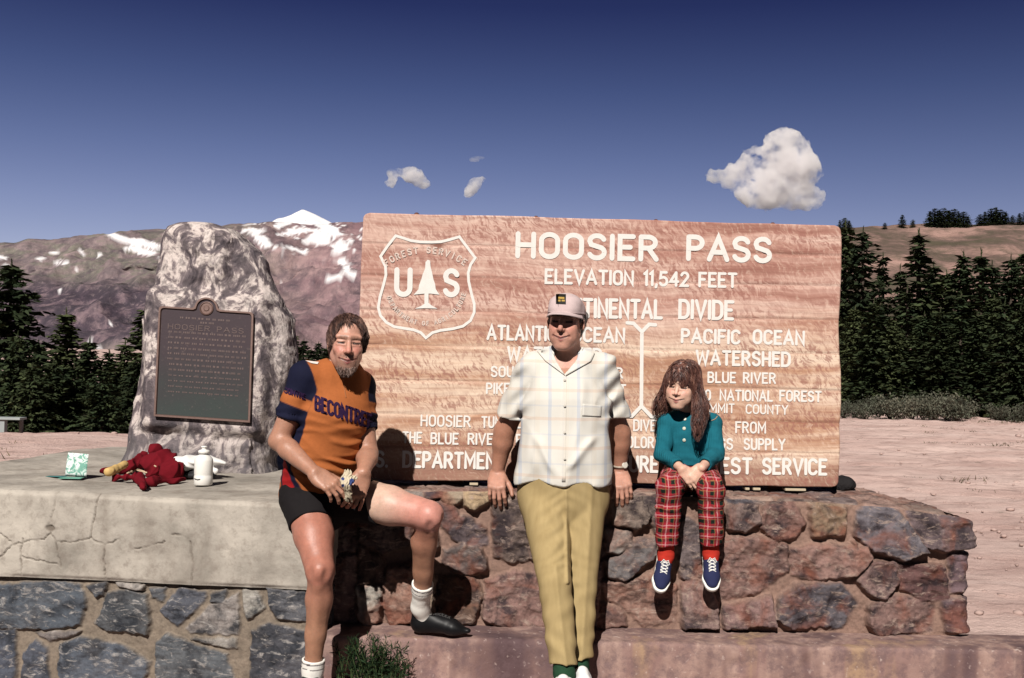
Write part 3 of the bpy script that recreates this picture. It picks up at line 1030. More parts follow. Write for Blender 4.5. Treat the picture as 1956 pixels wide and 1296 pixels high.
# front edge of the platform: left (outside the frame) to its right-hand end behind the cyclist
PL = np.array((P(-300, 930, 4.92)[0], 4.92))
PR = np.array((P(604, 960, 4.57)[0], 4.57))
PDIR = (PR - PL) / np.linalg.norm(PR - PL)
PNRM = np.array((PDIR[1], -PDIR[0]))                # towards the camera
PLEN = float(np.linalg.norm(PR - PL))
PTOP, PBOT = (.822, .811), (.432, .452)             # slab top and underside heights, left and right


def plat_top(x):
    return np.interp(x, [PL[0], PR[0]], PTOP)


CRACKS = [[(110, 938), (104, 975), (94, 1005), (98, 1018), (84, 1030), (48, 1034), (22, 1042), (0, 1066)], [(98, 1018), (108, 1034), (116, 1076), (118, 1084)], [(108, 1034), (140, 1036), (174, 1028), (200, 1040), (216, 1036), (230, 1028)], [(190, 944), (184, 975), (176, 1010), (174, 1028)], [(200, 1040), (200, 1072), (202, 1104)],
          [(44, 1030), (40, 1066), (42, 1096)], [(260, 1048), (290, 1042), (316, 1034)], [(364, 1036), (370, 1080), (366, 1118)], [(330, 1020), (350, 1022)], [(44, 1064), (110, 1078)], [(0, 1020), (24, 1038)]]


def make_platform():
    root = thing("stone_platform", "grey stone platform capped by a cracked pale concrete slab under the boulder monument", "platform", (float(PL[0] + PR[0]) / 2, 4.8, 0))
    ns, nz = 560, 130

    def sheet(nz, z0f, z1f, back):
        """Grid along the front, round the right-hand corner and back along the end."""
        rc = .035
        s = list(np.linspace(0, PLEN - rc, ns))
        pts = [(*(PL + PDIR * a), *PNRM) for a in s]
        cc = PR - PDIR * rc - PNRM * rc
        for g in np.linspace(0, 90, 10)[1:]:
            nrm = PNRM * math.cos(R(g)) + PDIR * math.sin(R(g))
            pts.append((*(cc + nrm * rc), *nrm))
        e0 = PR - PNRM * rc
        for a in np.linspace(0, back, 60)[1:]:
            pts.append((*(e0 - PNRM * a), *PDIR))
        return np.array(pts)
    pts = sheet(nz, 0, 0, 1.2)
    s = np.concatenate([[0], np.cumsum(np.hypot(*np.diff(pts[:, :2], axis=0).T))])
    t = np.linspace(0, 1, nz)
    zl, zr = np.interp(s, [0, PLEN, PLEN + 2], [PBOT[0], PBOT[1], PBOT[1]]), -.05
    ZZ = zr + (zl[:, None] + .01 - zr) * t[None]
    uw = np.stack([np.interp(s, [0, PLEN, PLEN + 3], [PL[0], PR[0], PR[0] + 3])[:, None] + 0 * ZZ, np.interp(s, [0, PLEN, PLEN + 2], [PL[1], PR[1], PR[1]])[:, None] + 0 * ZZ, ZZ], -1).reshape(-1, 3)
    px, py, _ = PX(uw)
    stones = GREY + [[(-200, 1130), (-60, 1125), (-50, 1200), (-190, 1196)], [(-180, 1215), (-50, 1212), (-55, 1300), (-190, 1300)], [(606, 1140), (690, 1140), (700, 1210), (610, 1200)], [(612, 1216), (700, 1226), (700, 1310), (612, 1310)], [(710, 1140), (800, 1150), (790, 1300), (712, 1300)]]
    tints = np.array(GREYTINT + [(.1, .11, .13)] * 5) * .72
    sd, sid = stone_relief(px, py, stones, 15)
    sd = sd - 2.0
    rel = sstep(2.0, -4.5, sd)
    k = np.clip(sid, 0, None)
    rng = np.random.RandomState(3)
    cen = np.array([np.mean(q, 0) for q in stones]); tl = rng.uniform(-1, 1, (len(stones), 2))
    bul = rng.uniform(.010, .026, len(stones))[k]
    facet = tl[k, 0] * (px - cen[k, 0]) / 60 + tl[k, 1] * (py - cen[k, 1]) / 60
    q = np.stack([uw[:, 0], uw[:, 2], uw[:, 0] * 0], 1)
    h = rel * (bul + facet * .010 + fbm(q * np.array((12, 26, 1)), 5, 9, .6) * .012) + (1 - rel) * fbm(q * 20, 4, 3) * .005 - .028
    B = np.stack([np.repeat(pts[:, 0, None], nz, 1), np.repeat(pts[:, 1, None], nz, 1), ZZ], -1).reshape(-1, 3)
    B[:, 0] += np.repeat(pts[:, 2], nz) * h; B[:, 1] += np.repeat(pts[:, 3], nz) * h
    m = masonry_mat("grey_rubble_masonry", (.255, .205, .16), speck=(.42, .39, .37), rust=(.2, .17, .15), rustamt=.15, dark=(.025, .028, .036))
    mesh_obj("masonry", B, grid_faces(len(pts), nz)[:, ::-1], m, root, attrs={"tint": tints[k], "zone": np.stack([rel, rel, rel], 1)})
    # the slab: front face, rounded arris, top running back
    prof = []
    ln = [0.0]
    nf = 90
    back = 3.2
    V, CK = [], []
    zb = np.interp(s, [0, PLEN, PLEN + 2], [PBOT[0], PBOT[1], PBOT[1]]); zt = np.interp(s, [0, PLEN, PLEN + 2], [PTOP[0], PTOP[1], PTOP[1]])
    tt = np.linspace(0, 1, nf)
    Z2 = zb[:, None] + (zt - zb)[:, None] * tt[None]
    inset = (1 - np.sqrt(np.clip(1 - sstep(.93, 1.0, tt) ** 2, 0, 1))) * .022
    B = np.stack([np.repeat(pts[:, 0, None], nf, 1), np.repeat(pts[:, 1, None], nf, 1), Z2], -1).reshape(-1, 3)
    uw = np.stack([np.interp(s, [0, PLEN, PLEN + 3], [PL[0], PR[0], PR[0] + 3])[:, None] + 0 * Z2, np.interp(s, [0, PLEN, PLEN + 2], [PL[1], PR[1], PR[1]])[:, None] + 0 * Z2, Z2], -1).reshape(-1, 3)
    px, py, _ = PX(uw)
    px = px + fbm(np.stack([px / 7, py / 7, px * 0], 1), 3, 5) * 3
    py = py + fbm(np.stack([px / 7, py / 7, px * 0 + 9], 1), 3, 6) * 3
    cd_ = np.full(len(px), 99.0)
    for ln_ in CRACKS:
        for (x0, y0), (x1, y1) in zip(ln_, ln_[1:]):
            ex, ey = x1 - x0, y1 - y0
            u = np.clip(((px - x0) * ex + (py - y0) * ey) / (ex * ex + ey * ey), 0, 1)
            cd_ = np.minimum(cd_, np.hypot(px - x0 - u * ex, py - y0 - u * ey))
    hole = np.hypot((px - 97) / 9, (py - 1010) / 7)
    crack = np.maximum(sstep(1.9, .2, cd_) * np.clip(.75 + fbm(np.stack([px / 12, py / 12, px * 0], 1), 2, 3), .2, 1), sstep(1.2, .6, hole))
    q = np.stack([uw[:, 0], uw[:, 2], uw[:, 0] * 0], 1)
    h = fbm(q * 3, 3, 2) * .007 + fbm(q * 25, 4, 8) * .0025 - crack * .010 - np.tile(inset, len(pts)) + .004
    h = h - np.tile(sstep(.05, 0, tt) * .012, len(pts)) * (.6 + fbm(q * 8, 2, 5))
    B[:, 0] += np.repeat(pts[:, 2], nf) * h; B[:, 1] += np.repeat(pts[:, 3], nf) * h
    B[:, 2] += np.tile(sstep(.9, 1, tt), len(pts)) * fbm(q * np.array((6, 0, 1)), 4, 12) * .008
    F = grid_faces(len(pts), nf)
    top_i = np.arange(len(pts)) * nf + nf - 1
    # top sheet
    na, nb = 300, 160
    a = np.linspace(-.0, 1, na); b = np.concatenate([[0.0, .008, .02], np.linspace(.04, back, nb - 3)])
    edge = B[top_i[:ns]]
    ex = np.interp(a, np.linspace(0, 1, ns), edge[:, 0]); ey = np.interp(a, np.linspace(0, 1, ns), edge[:, 1]); ez = np.interp(a, np.linspace(0, 1, ns), edge[:, 2])
    TX = ex[:, None] - PNRM[0] * b[None] + .0; TY = ey[:, None] - PNRM[1] * b[None]
    # the right-hand end leans along the end face
    qq = np.stack([TX.ravel(), TY.ravel(), TX.ravel() * 0], 1)
    fall = sstep(2.0, 3.2, np.repeat(b[None], na, 0)).ravel()
    TZ = np.repeat(ez[:, None], nb, 1).ravel() + (fbm(qq * 2.2, 4, 3) * .012 + fbm(qq * 14, 4, 7) * .004) * np.repeat(np.clip(b / .06, 0, 1)[None], na, 0).ravel() + .004 * np.repeat(np.clip(b / .03, 0, 1)[None], na, 0).ravel() - fall * .05
    T = np.stack([TX.ravel(), TY.ravel(), TZ], 1)
    F2 = grid_faces(na, nb) + len(B)
    n = N("weathered_concrete", .92, .15)
    v = n.coords()
    a1 = n.noise(v, 2.6, 6, .65, .3)
    a2 = n.noise(v, 22, 6, .7)
    c = n.ramp(a1, [(.34, (.25, .225, .195)), (.5, (.40, .36, .315)), (.66, (.52, .47, .41))])
    c = n.mix(n.ramp(n.noise(n.coords(scale=(1, 1, .25)), 5, 4), [(.52, 0.0), (.7, .6)]), c, (.22, .185, .155))
    c = n.mix(n.ramp(a2, [(.34, .5), (.5, 0.0)]), c, (.2, .165, .14))
    c = n.mix(n.math('MULTIPLY', n.sep(n.attr("zone").outputs["Vector"])[0], .7), c, (.10, .075, .058))
    n.color(c)
    n.bump(n.noise(v, 55, 6, .7), .5, .006)
    zone = np.concatenate([np.stack([crack, crack, crack], 1), np.zeros((len(T), 3))])
    mesh_obj("concrete_slab", np.concatenate([B, T]), np.concatenate([F, F2])[:, ::-1], n.m, root, attrs={"zone": zone})
    return root


platform = make_platform()


# ================================================================== THE WOODEN SIGN
S0 = P(680, 640, 5.10); S1 = P(1601, 640, 5.19)
SU = _n(np.array((S1[0] - S0[0], S1[1] - S0[1], 0)))       # along the sign
SN = np.array((SU[1], -SU[0], 0))                           # out of its face
SO = np.array((S0[0], S0[1], 0.0))


def on_sign(px, py):
    """Sign coordinates (along, height) of a photograph pixel on its face."""
    o = _L; d = P(px, py, 1.0) - _L
    t = ((SO - o) @ SN) / (d @ SN)
    q = o + d * t - SO
    return float(q @ SU), float(q[2])


def sign_pt(u, z, h=0.0): return SO + SU * u + np.array((0, 0, z)) + SN * h


def wood_mat():
    n = N("weathered_planks", .85, .15)
    v = n.coords()
    xyz = n.sep(v)
    # tone bands of the boards, grain running along them, a curly figure across the grain
    z = n.sep(n.attr("zone").outputs["Vector"])             # x along, y height, z board number
    warp = n.noise(v, 2.2, 3, .5)
    wv = n.comb(n.math('MULTIPLY', xyz[0], .55), n.math('MULTIPLY', xyz[1], .55), n.math('ADD', n.math('MULTIPLY', xyz[2], 9.0), n.math('MULTIPLY', warp, 1.1)))
    band = n.noise(wv, 1.35, 4, .55)
    grain = n.noise(n.comb(n.math('MULTIPLY', xyz[0], 2.2), z[2], n.math('ADD', n.math('MULTIPLY', xyz[2], 70.0), n.math('MULTIPLY', warp, 6.0))), 1.0, 5, .6)
    sh = n.math('ADD', n.math('MULTIPLY', xyz[0], 84.0), n.math('MULTIPLY', xyz[2], 52.0))
    curl = n.noise(n.comb(n.math('ADD', sh, n.math('MULTIPLY', n.noise(v, 14, 3), 9.0)), n.math('MULTIPLY', z[2], 3.1), n.math('MULTIPLY', n.math('SUBTRACT', xyz[2], n.math('MULTIPLY', xyz[0], .35)), 26.0)), 1.0, 3, .55)
    tan = n.ramp(band, [(.28, (.30, .14, .09)), (.42, (.50, .29, .19)), (.52, (.67, .48, .36)), (.62, (.76, .60, .47)), (.8, (.67, .48, .37))])
    pink = n.ramp(band, [(.28, (.26, .115, .085)), (.42, (.47, .26, .21)), (.55, (.63, .42, .35)), (.72, (.73, .55, .47))])
    brown = n.ramp(band, [(.3, (.20, .11, .08)), (.5, (.33, .19, .14)), (.7, (.50, .33, .24))])
    hz = n.ramp(n.math('ADD', z[1], n.math('MULTIPLY', n.math('SUBTRACT', n.noise(v, 1.6, 3), .5), .25)), [(.06, 0.0), (.16, 1.0)])
    hp = n.ramp(n.math('ADD', z[1], n.math('MULTIPLY', n.math('SUBTRACT', n.noise(v, 1.3, 3), .5), .35)), [(.5, 0.0), (.66, 1.0)])
    c = n.mix(hp, tan, pink)
    c = n.mix(hz, brown, c)
    c = n.mix(n.ramp(grain, [(.3, .5), (.55, 0.0)]), c, (.34, .17, .13))
    figure = n.ramp(n.noise(n.comb(n.math('MULTIPLY', xyz[0], .8), 0.0, n.math('MULTIPLY', xyz[2], 5.5)), 1.6, 3), [(.42, 0.0), (.56, 1.0)])
    c = n.mix(n.math('MULTIPLY', n.ramp(curl, [(.47, 0.0), (.60, .85)]), n.math('ADD', n.math('MULTIPLY', figure, .62), .25)), c, (.30, .13, .105))
    c = n.mix(n.ramp(curl, [(.32, .35), (.44, 0.0)]), c, (.74, .56, .46))
    kn = n.voro(n.coords(scale=(1, 1, 2.2)), 2.1)
    c = n.mix(n.ramp(kn.outputs["Distance"], [(.045, .85), (.10, 0.0)]), c, (.17, .06, .04))
    c = n.mix(n.math('MULTIPLY', n.math('LESS_THAN', z[0], -5.0), 1.0), c, c)
    n.color(c)
    n.bump(n.math('ADD', grain, n.math('MULTIPLY', curl, .5)), .35, .006)
    return n.m


def make_sign():
    u0, zb = on_sign(680, 917); u1, _ = on_sign(1601, 930)
    zt = on_sign(690, 406)[1]; zt2 = on_sign(1595, 431)[1]
    zb2 = on_sign(1600, 931)[1]; zb = on_sign(750, 916)[1]
    root = thing("wooden_sign", "large weathered wooden sign with white routed lettering standing on the stone wall", "sign", tuple(sign_pt((u0 + u1) / 2, zb)))
    W = u1 - u0
    nu, nz, th = 330, 200, .085
    joints = [0.0, .125, .245, .37, .505, .635, .765, .885, 1.0]
    us, ts = np.linspace(0, 1, nu), np.linspace(0, 1, nz)
    U, T = np.meshgrid(us, ts, indexing='ij')
    lo = zb + (zb2 - zb) * U; hi = zt + (zt2 - zt) * U
    wl = fbm(np.stack([T.ravel() * 5, T.ravel() * 0, T.ravel() * 0 + 1], 1), 3, 2).reshape(T.shape) * .010
    wr = fbm(np.stack([T.ravel() * 5, T.ravel() * 0, T.ravel() * 0 + 7], 1), 3, 5).reshape(T.shape) * .012
    rcor = lambda a: .03 * (1 - np.sqrt(np.clip(1 - np.clip(1 - a / .024, 0, 1) ** 2, 0, 1)))
    ins = rcor(T) + rcor(1 - T)
    X = u0 + (W) * U + (wl - 0 + ins) * (1 - U) + (wr - ins) * U
    we = fbm(np.stack([U.ravel() * 7, U.ravel() * 0, U.ravel() * 0], 1), 4, 8).reshape(T.shape)
    Z = lo + (hi - lo) * T + we * .008 * (1 - T) ** 2 + we * .005 * T ** 6
    brd = np.zeros_like(T); gap = np.zeros_like(T)
    for i, j in enumerate(joints[1:-1]):
        jj = j + (fbm(np.stack([U.ravel() * 2, U.ravel() * 0 + i, U.ravel() * 0], 1), 2, 3).reshape(T.shape)) * .004
        brd += (T > jj)
        gap = np.maximum(gap, sstep(.0045, .0015, np.abs(T - jj)))
    H = fbm(np.stack([(X * 1.5).ravel(), (Z * 12).ravel(), brd.ravel()], 1), 3, 4).reshape(T.shape) * .003 - gap * .004
    Vf = np.stack([sign_pt(a, b, c) for a, b, c in zip(X.ravel(), Z.ravel(), H.ravel())])
    Vb = np.stack([sign_pt(a, b, -th) for a, b in zip(X.ravel(), Z.ravel())])
    F = grid_faces(nu, nz)
    Fb = F[:, ::-1] + len(Vf)
    ring = [i * nz for i in range(nu)] + [(nu - 1) * nz + k for k in range(1, nz)] + [i * nz + nz - 1 for i in range(nu - 2, -1, -1)] + [k for k in range(nz - 2, 0, -1)]
    ring = np.array(ring); nx_ = np.roll(ring, -1)
    Fs = np.stack([ring, ring + len(Vf), nx_ + len(Vf), nx_], 1)
    Ft = np.concatenate([F, Fb, Fs])
    zone = np.stack([X.ravel(), T.ravel(), brd.ravel()], 1)
    o = mesh_obj("panel", np.concatenate([Vf, Vb]), Ft, wood_mat(), root, attrs={"zone": np.concatenate([zone, zone])}, smooth=False)
    white = plain("white_sign_paint", (.76, .725, .69), .8, .15, .10, 40, .12)

    def line(txt, x0, y0, x1, y1, h_px, wd_px, parent=root, name="lettering"):
        """A line of text whose baseline runs from pixel (x0, y0) to (x1, y1)."""
        a = np.array(on_sign(x0, y0)); b = np.array(on_sign(x1, y1))
        Ln = np.linalg.norm(b - a); d = (b - a) / Ln; up = np.array((-d[1], d[0]))
        h = on_sign(x0, y0 - h_px)[1] - a[1]
        wd = abs(on_sign(x0 + wd_px, y0)[0] - a[0])
        S = text_2d(txt, h - wd, wd, Ln)
        def pl(x, y, l):
            q = a + d * x + up * (y + wd / 2)
            return sign_pt(q[0], q[1], l + .0012)
        return letters(S, wd, pl).build(name, white, parent)
    line("HOOSIER", 984, 494, 1258, 501, 52, 9.4)
    line("PASS", 1310, 499, 1474, 504, 51, 9.4)
    line("ELEVATION 11,542 FEET", 1040, 543, 1408, 551, 30, 5.2)
    for tx, x0, y0, x1, y1, hh, ww in (
            ("CONTINENTAL", 1048, 607, 1266, 611, 39, 7.5), ("DIVIDE", 1295, 610, 1402, 613, 39, 7.5),
            ("ATLANTIC", 929, 650, 1062, 653, 30, 6), ("OCEAN", 1092, 654, 1194, 656, 30, 6), ("PACIFIC", 1300, 656, 1414, 659, 29, 6), ("OCEAN", 1437, 658, 1537, 661, 29, 6),
            ("WATERSHED", 968, 691, 1150, 695, 30, 6), ("WATERSHED", 1328, 698, 1510, 702, 30, 6),
            ("SOUTH PLATTE RIVER", 937, 721, 1190, 724, 22, 4.2), ("BLUE RIVER", 1351, 732, 1482, 734, 22, 4.2),
            ("PIKE NATIONAL FOREST", 928, 753, 1196, 756, 22, 4.2), ("ARAPAHO", 1268, 765, 1358, 766, 22, 4.2), ("NATIONAL", 1374, 766, 1476, 768, 22, 4.2), ("FOREST", 1488, 767, 1569, 769, 22, 4.2),
            ("PARK COUNTY", 970, 784, 1140, 787, 19, 3.6), ("SUMMIT", 1328, 789, 1403, 790, 19, 3.2), ("COUNTY", 1424, 791, 1505, 793, 19, 3.2),
            ("HOOSIER", 803, 815, 899, 817, 23, 4), ("TUNNEL,", 919, 818, 1000, 819, 23, 4), ("1.5 MILES LONG,", 1016, 820, 1196, 824, 23, 4), ("DIVERTS WATER", 1209, 824, 1376, 827, 23, 4), ("FROM", 1404, 828, 1463, 829, 23, 4),
            ("THE", 768, 847, 806, 848, 23, 4.2), ("BLUE", 822, 849, 876, 850, 23, 4.2), ("RIVER", 893, 850, 957, 851, 23, 4.2), ("FOR THE", 985, 852, 1160, 855, 23, 4.2), ("COLORADO", 1184, 856, 1292, 858, 23, 4.2), ("SPRINGS", 1308, 858, 1400, 860, 23, 4.2), ("SUPPLY", 1420, 860, 1500, 861, 23, 4.2),
            ("U.S.", 690, 893, 741, 894, 33, 6.6), ("DEPARTMENT", 768, 894, 966, 898, 33, 6.6), ("OF", 990, 898, 1030, 899, 33, 6.6), ("AGRICULTURE", 1052, 899, 1258, 904, 33, 6.6), ("FOREST", 1310, 905, 1437, 907, 33, 6.6), ("SERVICE", 1455, 907, 1580, 909, 33, 6.6)):
        line(tx, x0, y0, x1, y1, hh, ww * .86)

    def stroke(pts, wd_px, name, parent, closed=False, off=.0024):
        q = [on_sign(*p) for p in pts]
        wd = wd_px / FPX * 5.12
        V, F = ribbon(q, wd, closed)
        return MB().add([sign_pt(v[0], v[1], off) for v in V], F).build(name, white, parent)
    mk = MB()
    wd = 7 / FPX * 5.12
    for i, pts in enumerate([[(1226, 636), (1225, 778)], [(1198, 617), (1210, 618), (1226, 634), (1240, 620), (1252, 621)], [(1190, 795), (1207, 795), (1225, 776), (1244, 796), (1262, 797)]]):
        V, F = ribbon([on_sign(*p) for p in pts], wd)
        mk.add([sign_pt(v[0], v[1], .0016 + i * .0006) for v in V], F)
    mk.build("divide_mark", white, root)
    # shield
    sh = thing("shield_emblem", None, None, (0, 0, 0)); sh.parent = root
    k = 230 / 1296.0
    def z(x, y): return (700 + x * k, 430 + y * k)
    top = [z(315, 118), z(390, 140), z(480, 170), z(580, 184), z(700, 186), z(800, 182), z(900, 158), z(1000, 128)]
    outl = top + [z(1035, 175), z(1170, 355), z(1120, 430), z(1095, 520), z(1100, 610), z(1130, 740), z(1160, 850), z(1160, 940), z(1120, 1030), z(1040, 1090), z(930, 1118), z(800, 1135), z(710, 1160), z(640, 1216), z(585, 1160), z(510, 1130), z(300, 1096), z(215, 1050), z(150, 975), z(128, 890), z(145, 780), z(185, 640), z(210, 540), z(205, 450), z(152, 338), z(230, 225)]
    stroke(outl, 5.2, "outline", sh, True)
    def em(txt, x0, y0, x1, y1, h, wdp, nm):
        return line(txt, *z(x0, y0), *z(x1, y1), h * k, wdp * k, sh, nm)
    em("U", 296, 775, 494, 778, 320, 56, "lettering"); em("S", 818, 778, 1002, 782, 314, 56, "lettering")
    tree = [(660, 375), (685, 385), (690, 450), (708, 520), (722, 590), (740, 640), (745, 690), (786, 752), (690, 740), (668, 740), (668, 840), (700, 866), (765, 902), (640, 896), (520, 902), (590, 872), (624, 850), (624, 740), (606, 742), (508, 752), (560, 694), (566, 650), (590, 590), (606, 530), (632, 470), (636, 400)]
    tp = [on_sign(*z(*p)) for p in tree]
    MB().add([sign_pt(a, b, .003) for a, b in tp], [tuple(range(len(tp)))]).build("fir_tree_mark", white, sh)
    dim = plain("worn_sign_paint", (.66, .53, .47), .8, .2, .25, 90, .2)
    mb = MB()

    def arc_text(txt, cx, cy, r, a0, a1, h, wdp, inward):
        """Letters set along an arc of the shield (zoomed px, degrees clockwise from the top)."""
        for i, ch in enumerate(txt):
            g = R(a0 + (a1 - a0) * i / (len(txt) - 1))
            S = text_2d(ch, h, wdp)
            gw = GLYPH[ch][0] * h
            for q in S:
                pts = []
                for a, b in q:
                    a -= gw / 2
                    rr = r + (b if inward else -b)
                    gg = g + (a if inward else -a) / r
                    pts.append(on_sign(*z(cx + rr * math.sin(gg), cy - rr * math.cos(gg))))
                V, F = ribbon(pts, wdp * k / FPX * 5.12)
                mb.add([sign_pt(v[0], v[1], .0026) for v in V], F)
    arc_text("FOREST SERVICE", 640, 990, 690, -36, 35, 62, 15, True)
    arc_text("DEPARTMENT OF AGRICULTURE", 640, 640, 440, 250, 105, 42, 12, False)
    mb.build("arc_lettering", dim, sh)
    # tie rods showing above the top edge, posts behind
    rust = plain("rusty_iron", (.13, .055, .04), .8, .3, .3, 60)
    for x in (795, 1025, 1256, 1481):
        y = lerp_path(x, [(690, 406), (1595, 431)])
        u, zz = on_sign(x, y)
        b = MB()
        c = Vector(sign_pt(u, zz, -.045))
        b.tube([c - Vector((0, 0, .05)), c + Vector((0, 0, .012))], .007, 8)
        b.lathe(c, [(.013, -.002), (.013, .006), (.010, .009)], 6)
        b.build("tie_rod", rust, root)
    timber = plain("post_timber", (.12, .075, .055), .9, .1, .25, 12)
    for x in (860, 1180, 1500):
        u, zz = on_sign(x, 925)
        b = MB(); c = sign_pt(u, (zz + zt) / 2 - .2, -th - .062)
        M = Matrix.Rotation(math.atan2(SU[1], SU[0]), 3, 'Z')
        b.box(c, (.12, .12, (zt - zz) + .38), M, .008)
        b.build("post", timber, root)
    # packing shims in the gap under the panel
    for x, wpx in ((1428, 8), (1446, 14), (1520, 40), (905, 16)):
        u, zz = on_sign(x, lerp_path(x, [(750, 922), (1600, 937)]))
        b = MB(); b.box(sign_pt(u, zz - .001, -.03), (wpx / FPX * 5.1, .06, .011), Matrix.Rotation(math.atan2(SU[1], SU[0]), 3, 'Z'), .002)
        b.build("shim", plain("pale_shim_wood", (.5, .42, .3), .8), root)
    return root


wooden_sign = make_sign()

# a rock behind the sign's lower right-hand corner, the sign's shadow put into its black colour
def lump(name, c, r, seed, amp, mat, parent=None, label=None, cat=None, res=3, sq=1.0, group=None):
    bm = bmesh.new()
    bmesh.ops.create_icosphere(bm, subdivisions=res, radius=1)
    V = np.array([v.co[:] for v in bm.verts]); F = [tuple(v.index for v in f.verts) for f in bm.faces]
    bm.free()
    V = V * (1 + (ridged(V * 1.4 + seed, 4, seed) * amp + fbm(V * 3 + seed, 3, seed) * amp * .5))[:, None]
    V = np.sign(V) * np.abs(V) ** sq
    V = V * np.array(r) + np.array(c)
    o = mesh_obj(name, V, F, mat, parent, loc=None if parent else (c[0], c[1], c[2] - r[2]))
    return props(o, label, cat, group)


darkrock = plain("shadow_painted_rock", (.018, .016, .017), .9, .2, .4, 20, .5, .02)
lump("rock", tuple(P(1608, 925, 5.36)), (.062, .07, .04), 5, .18, darkrock, label="black rock on the wall behind the lower right corner of the sign", cat="rock")


# ================================================================== BOULDER MONUMENT
def make_monument():
    d0 = 5.95
    base = P(400, 905, d0)
    zf = .80
    root = thing("boulder_monument", "tall upright pale and grey boulder bearing a dark bronze plaque on the platform", "monument", (base[0], d0, zf))
    Lft = [(905, 240), (880, 248), (860, 254), (800, 258), (750, 266), (700, 276), (650, 284), (600, 291), (560, 296), (520, 303), (480, 308), (450, 312), (435, 322), (428, 340), (424, 365)]
    Rgt = [(905, 534), (880, 528), (850, 534), (800, 546), (750, 560), (700, 566), (650, 566), (610, 560), (590, 545), (560, 532), (530, 522), (500, 510), (480, 494), (455, 466), (440, 448), (428, 410), (424, 370)]
    nv, nu = 190, 260
    ys = np.concatenate([np.linspace(912, 470, 130), np.linspace(468, 424.2, nv - 130)])
    L_, R_ = lerp_path(ys, Lft), lerp_path(ys, Rgt)
    V = []
    th = np.linspace(0, 2 * np.pi, nu, endpoint=False)
    for y, l, r in zip(ys, L_, R_):
        f = (912 - y) / 488.0
        dep = (.27 - .10 * f) * min(1, ((r - l) / 150.0)) ** .7
        yc = d0 + .02 + .10 * f
        a = P(l, y, yc); b = P(r, y, yc)
        c = (a + b) / 2; hw = (b[0] - a[0]) / 2
        cs, sn = np.cos(th), np.sin(th)
        e = .72
        X = c[0] + hw * np.sign(cs) * np.abs(cs) ** e
        Y = yc + dep * np.sign(sn) * np.abs(sn) ** e
        Z = c[2] + (b[2] - a[2]) * .5 * np.sign(cs) * np.abs(cs) ** e
        V.append(np.stack([X, Y, Z], 1))
    V = np.concatenate(V)
    cen = np.array((base[0], d0 + .05, 0))
    nrm = V - cen; nrm[:, 2] = 0
    nrm /= np.linalg.norm(nrm, axis=1)[:, None] + 1e-9
    px, py, _ = PX(V)
    front = nrm[:, 1] < -.2
    plq = front & (px > 285) & (px < 497) & (py > 560) & (py < 815)
    q = np.stack([V[:, 0], V[:, 1], V[:, 2]], 1)
    h = fbm(q * 3.2, 4, 51, .55) * .06 + ridged(q * 6.5, 4, 53) * .034 + fbm(q * 22, 5, 55, .65) * .014 - np.abs(vnoise(q * 2.7, 71)) * .075 - np.abs(vnoise(q * 6.1 + 3, 73)) * .03 + .03
    k = np.where(np.abs(nrm[:, 0]) > .75, .35, 1.0)
    h = h * k * sstep(424, 452, py)
    h = np.where(plq, np.minimum(h * .25, .004) - .006, h)
    V = V + nrm * h[:, None]
    V[:, 2] += fbm(q * 8, 3, 57) * .006 * sstep(424.2, 440, py)
    # the face is dressed flat where the plaque is bedded
    A, B_, Cc = P(306, 585, 5.79), P(486, 597, 5.79), P(296, 796, 5.70)
    pn = np.cross(B_ - A, Cc - A)
    yp = A[1] - ((V[:, 0] - A[0]) * pn[0] + (V[:, 2] - A[2]) * pn[2]) / pn[1] + .006
    rect = np.array([(296, 566), (500, 580), (488, 818), (284, 806)], float)
    bl = sstep(26, 0, poly_sd(px, py, rect)) * front
    V[:, 1] = V[:, 1] * (1 - bl) + yp * bl
    topc = V[-nu:].mean(0)
    F = grid_faces(nv, nu)
    F = np.concatenate([F, np.array([[i * nu + nu - 1, (i + 1) * nu + nu - 1, (i + 1) * nu, i * nu] for i in range(nv - 1)])[:, ::-1]])
    nV = len(V)
    V = np.concatenate([V, [topc + np.array((0, 0, .004))]])
    Fl = [tuple(f) for f in F] + [((nv - 1) * nu + i, (nv - 1) * nu + (i + 1) % nu, nV) for i in range(nu)]
    n = N("lichened_granite", .9, .2)
    v = n.coords()
    wq = n.noise(v, 3.4, 5, .6)
    a = n.noise(n.coords(scale=(1.5, 1.5, 1), rot=(.2, .5, .3)), 5.5, 8, .66, 1.2)
    b = n.noise(v, 15, 7, .7, .6)
    c = n.ramp(a, [(.34, (.05, .042, .05)), (.43, (.13, .105, .115)), (.49, (.24, .195, .20)), (.53, (.62, .53, .50)), (.60, (.74, .65, .61)), (.66, (.26, .21, .22)), (.75, (.62, .53, .5))])
    c = n.mix(n.ramp(b, [(.36, .8), (.50, 0.0)]), c, (.115, .095, .10))
    c = n.mix(n.ramp(wq, [(.30, .65), (.46, 0.0)]), c, (.095, .085, .095))
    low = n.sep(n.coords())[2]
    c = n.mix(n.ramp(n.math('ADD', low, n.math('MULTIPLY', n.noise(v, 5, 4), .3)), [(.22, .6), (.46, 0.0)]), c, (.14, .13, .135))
    n.color(c)
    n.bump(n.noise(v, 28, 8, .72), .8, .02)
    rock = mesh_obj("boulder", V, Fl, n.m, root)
    # plaque
    ux = _n(B_ - A); uz = _n(A - Cc); uy = np.cross(uz, ux)        # uy points away from the viewer
    uz = np.cross(ux, uy)
    W = float(np.linalg.norm(B_ - A)); H = float((A - Cc) @ uz)
    off = float((A - Cc) @ ux)
    def pq(x, z, d): return Cc + ux * (x + off * z / H) + uz * z - uy * d
    bz = N("aged_bronze", .7, .2)
    vv = bz.coords()
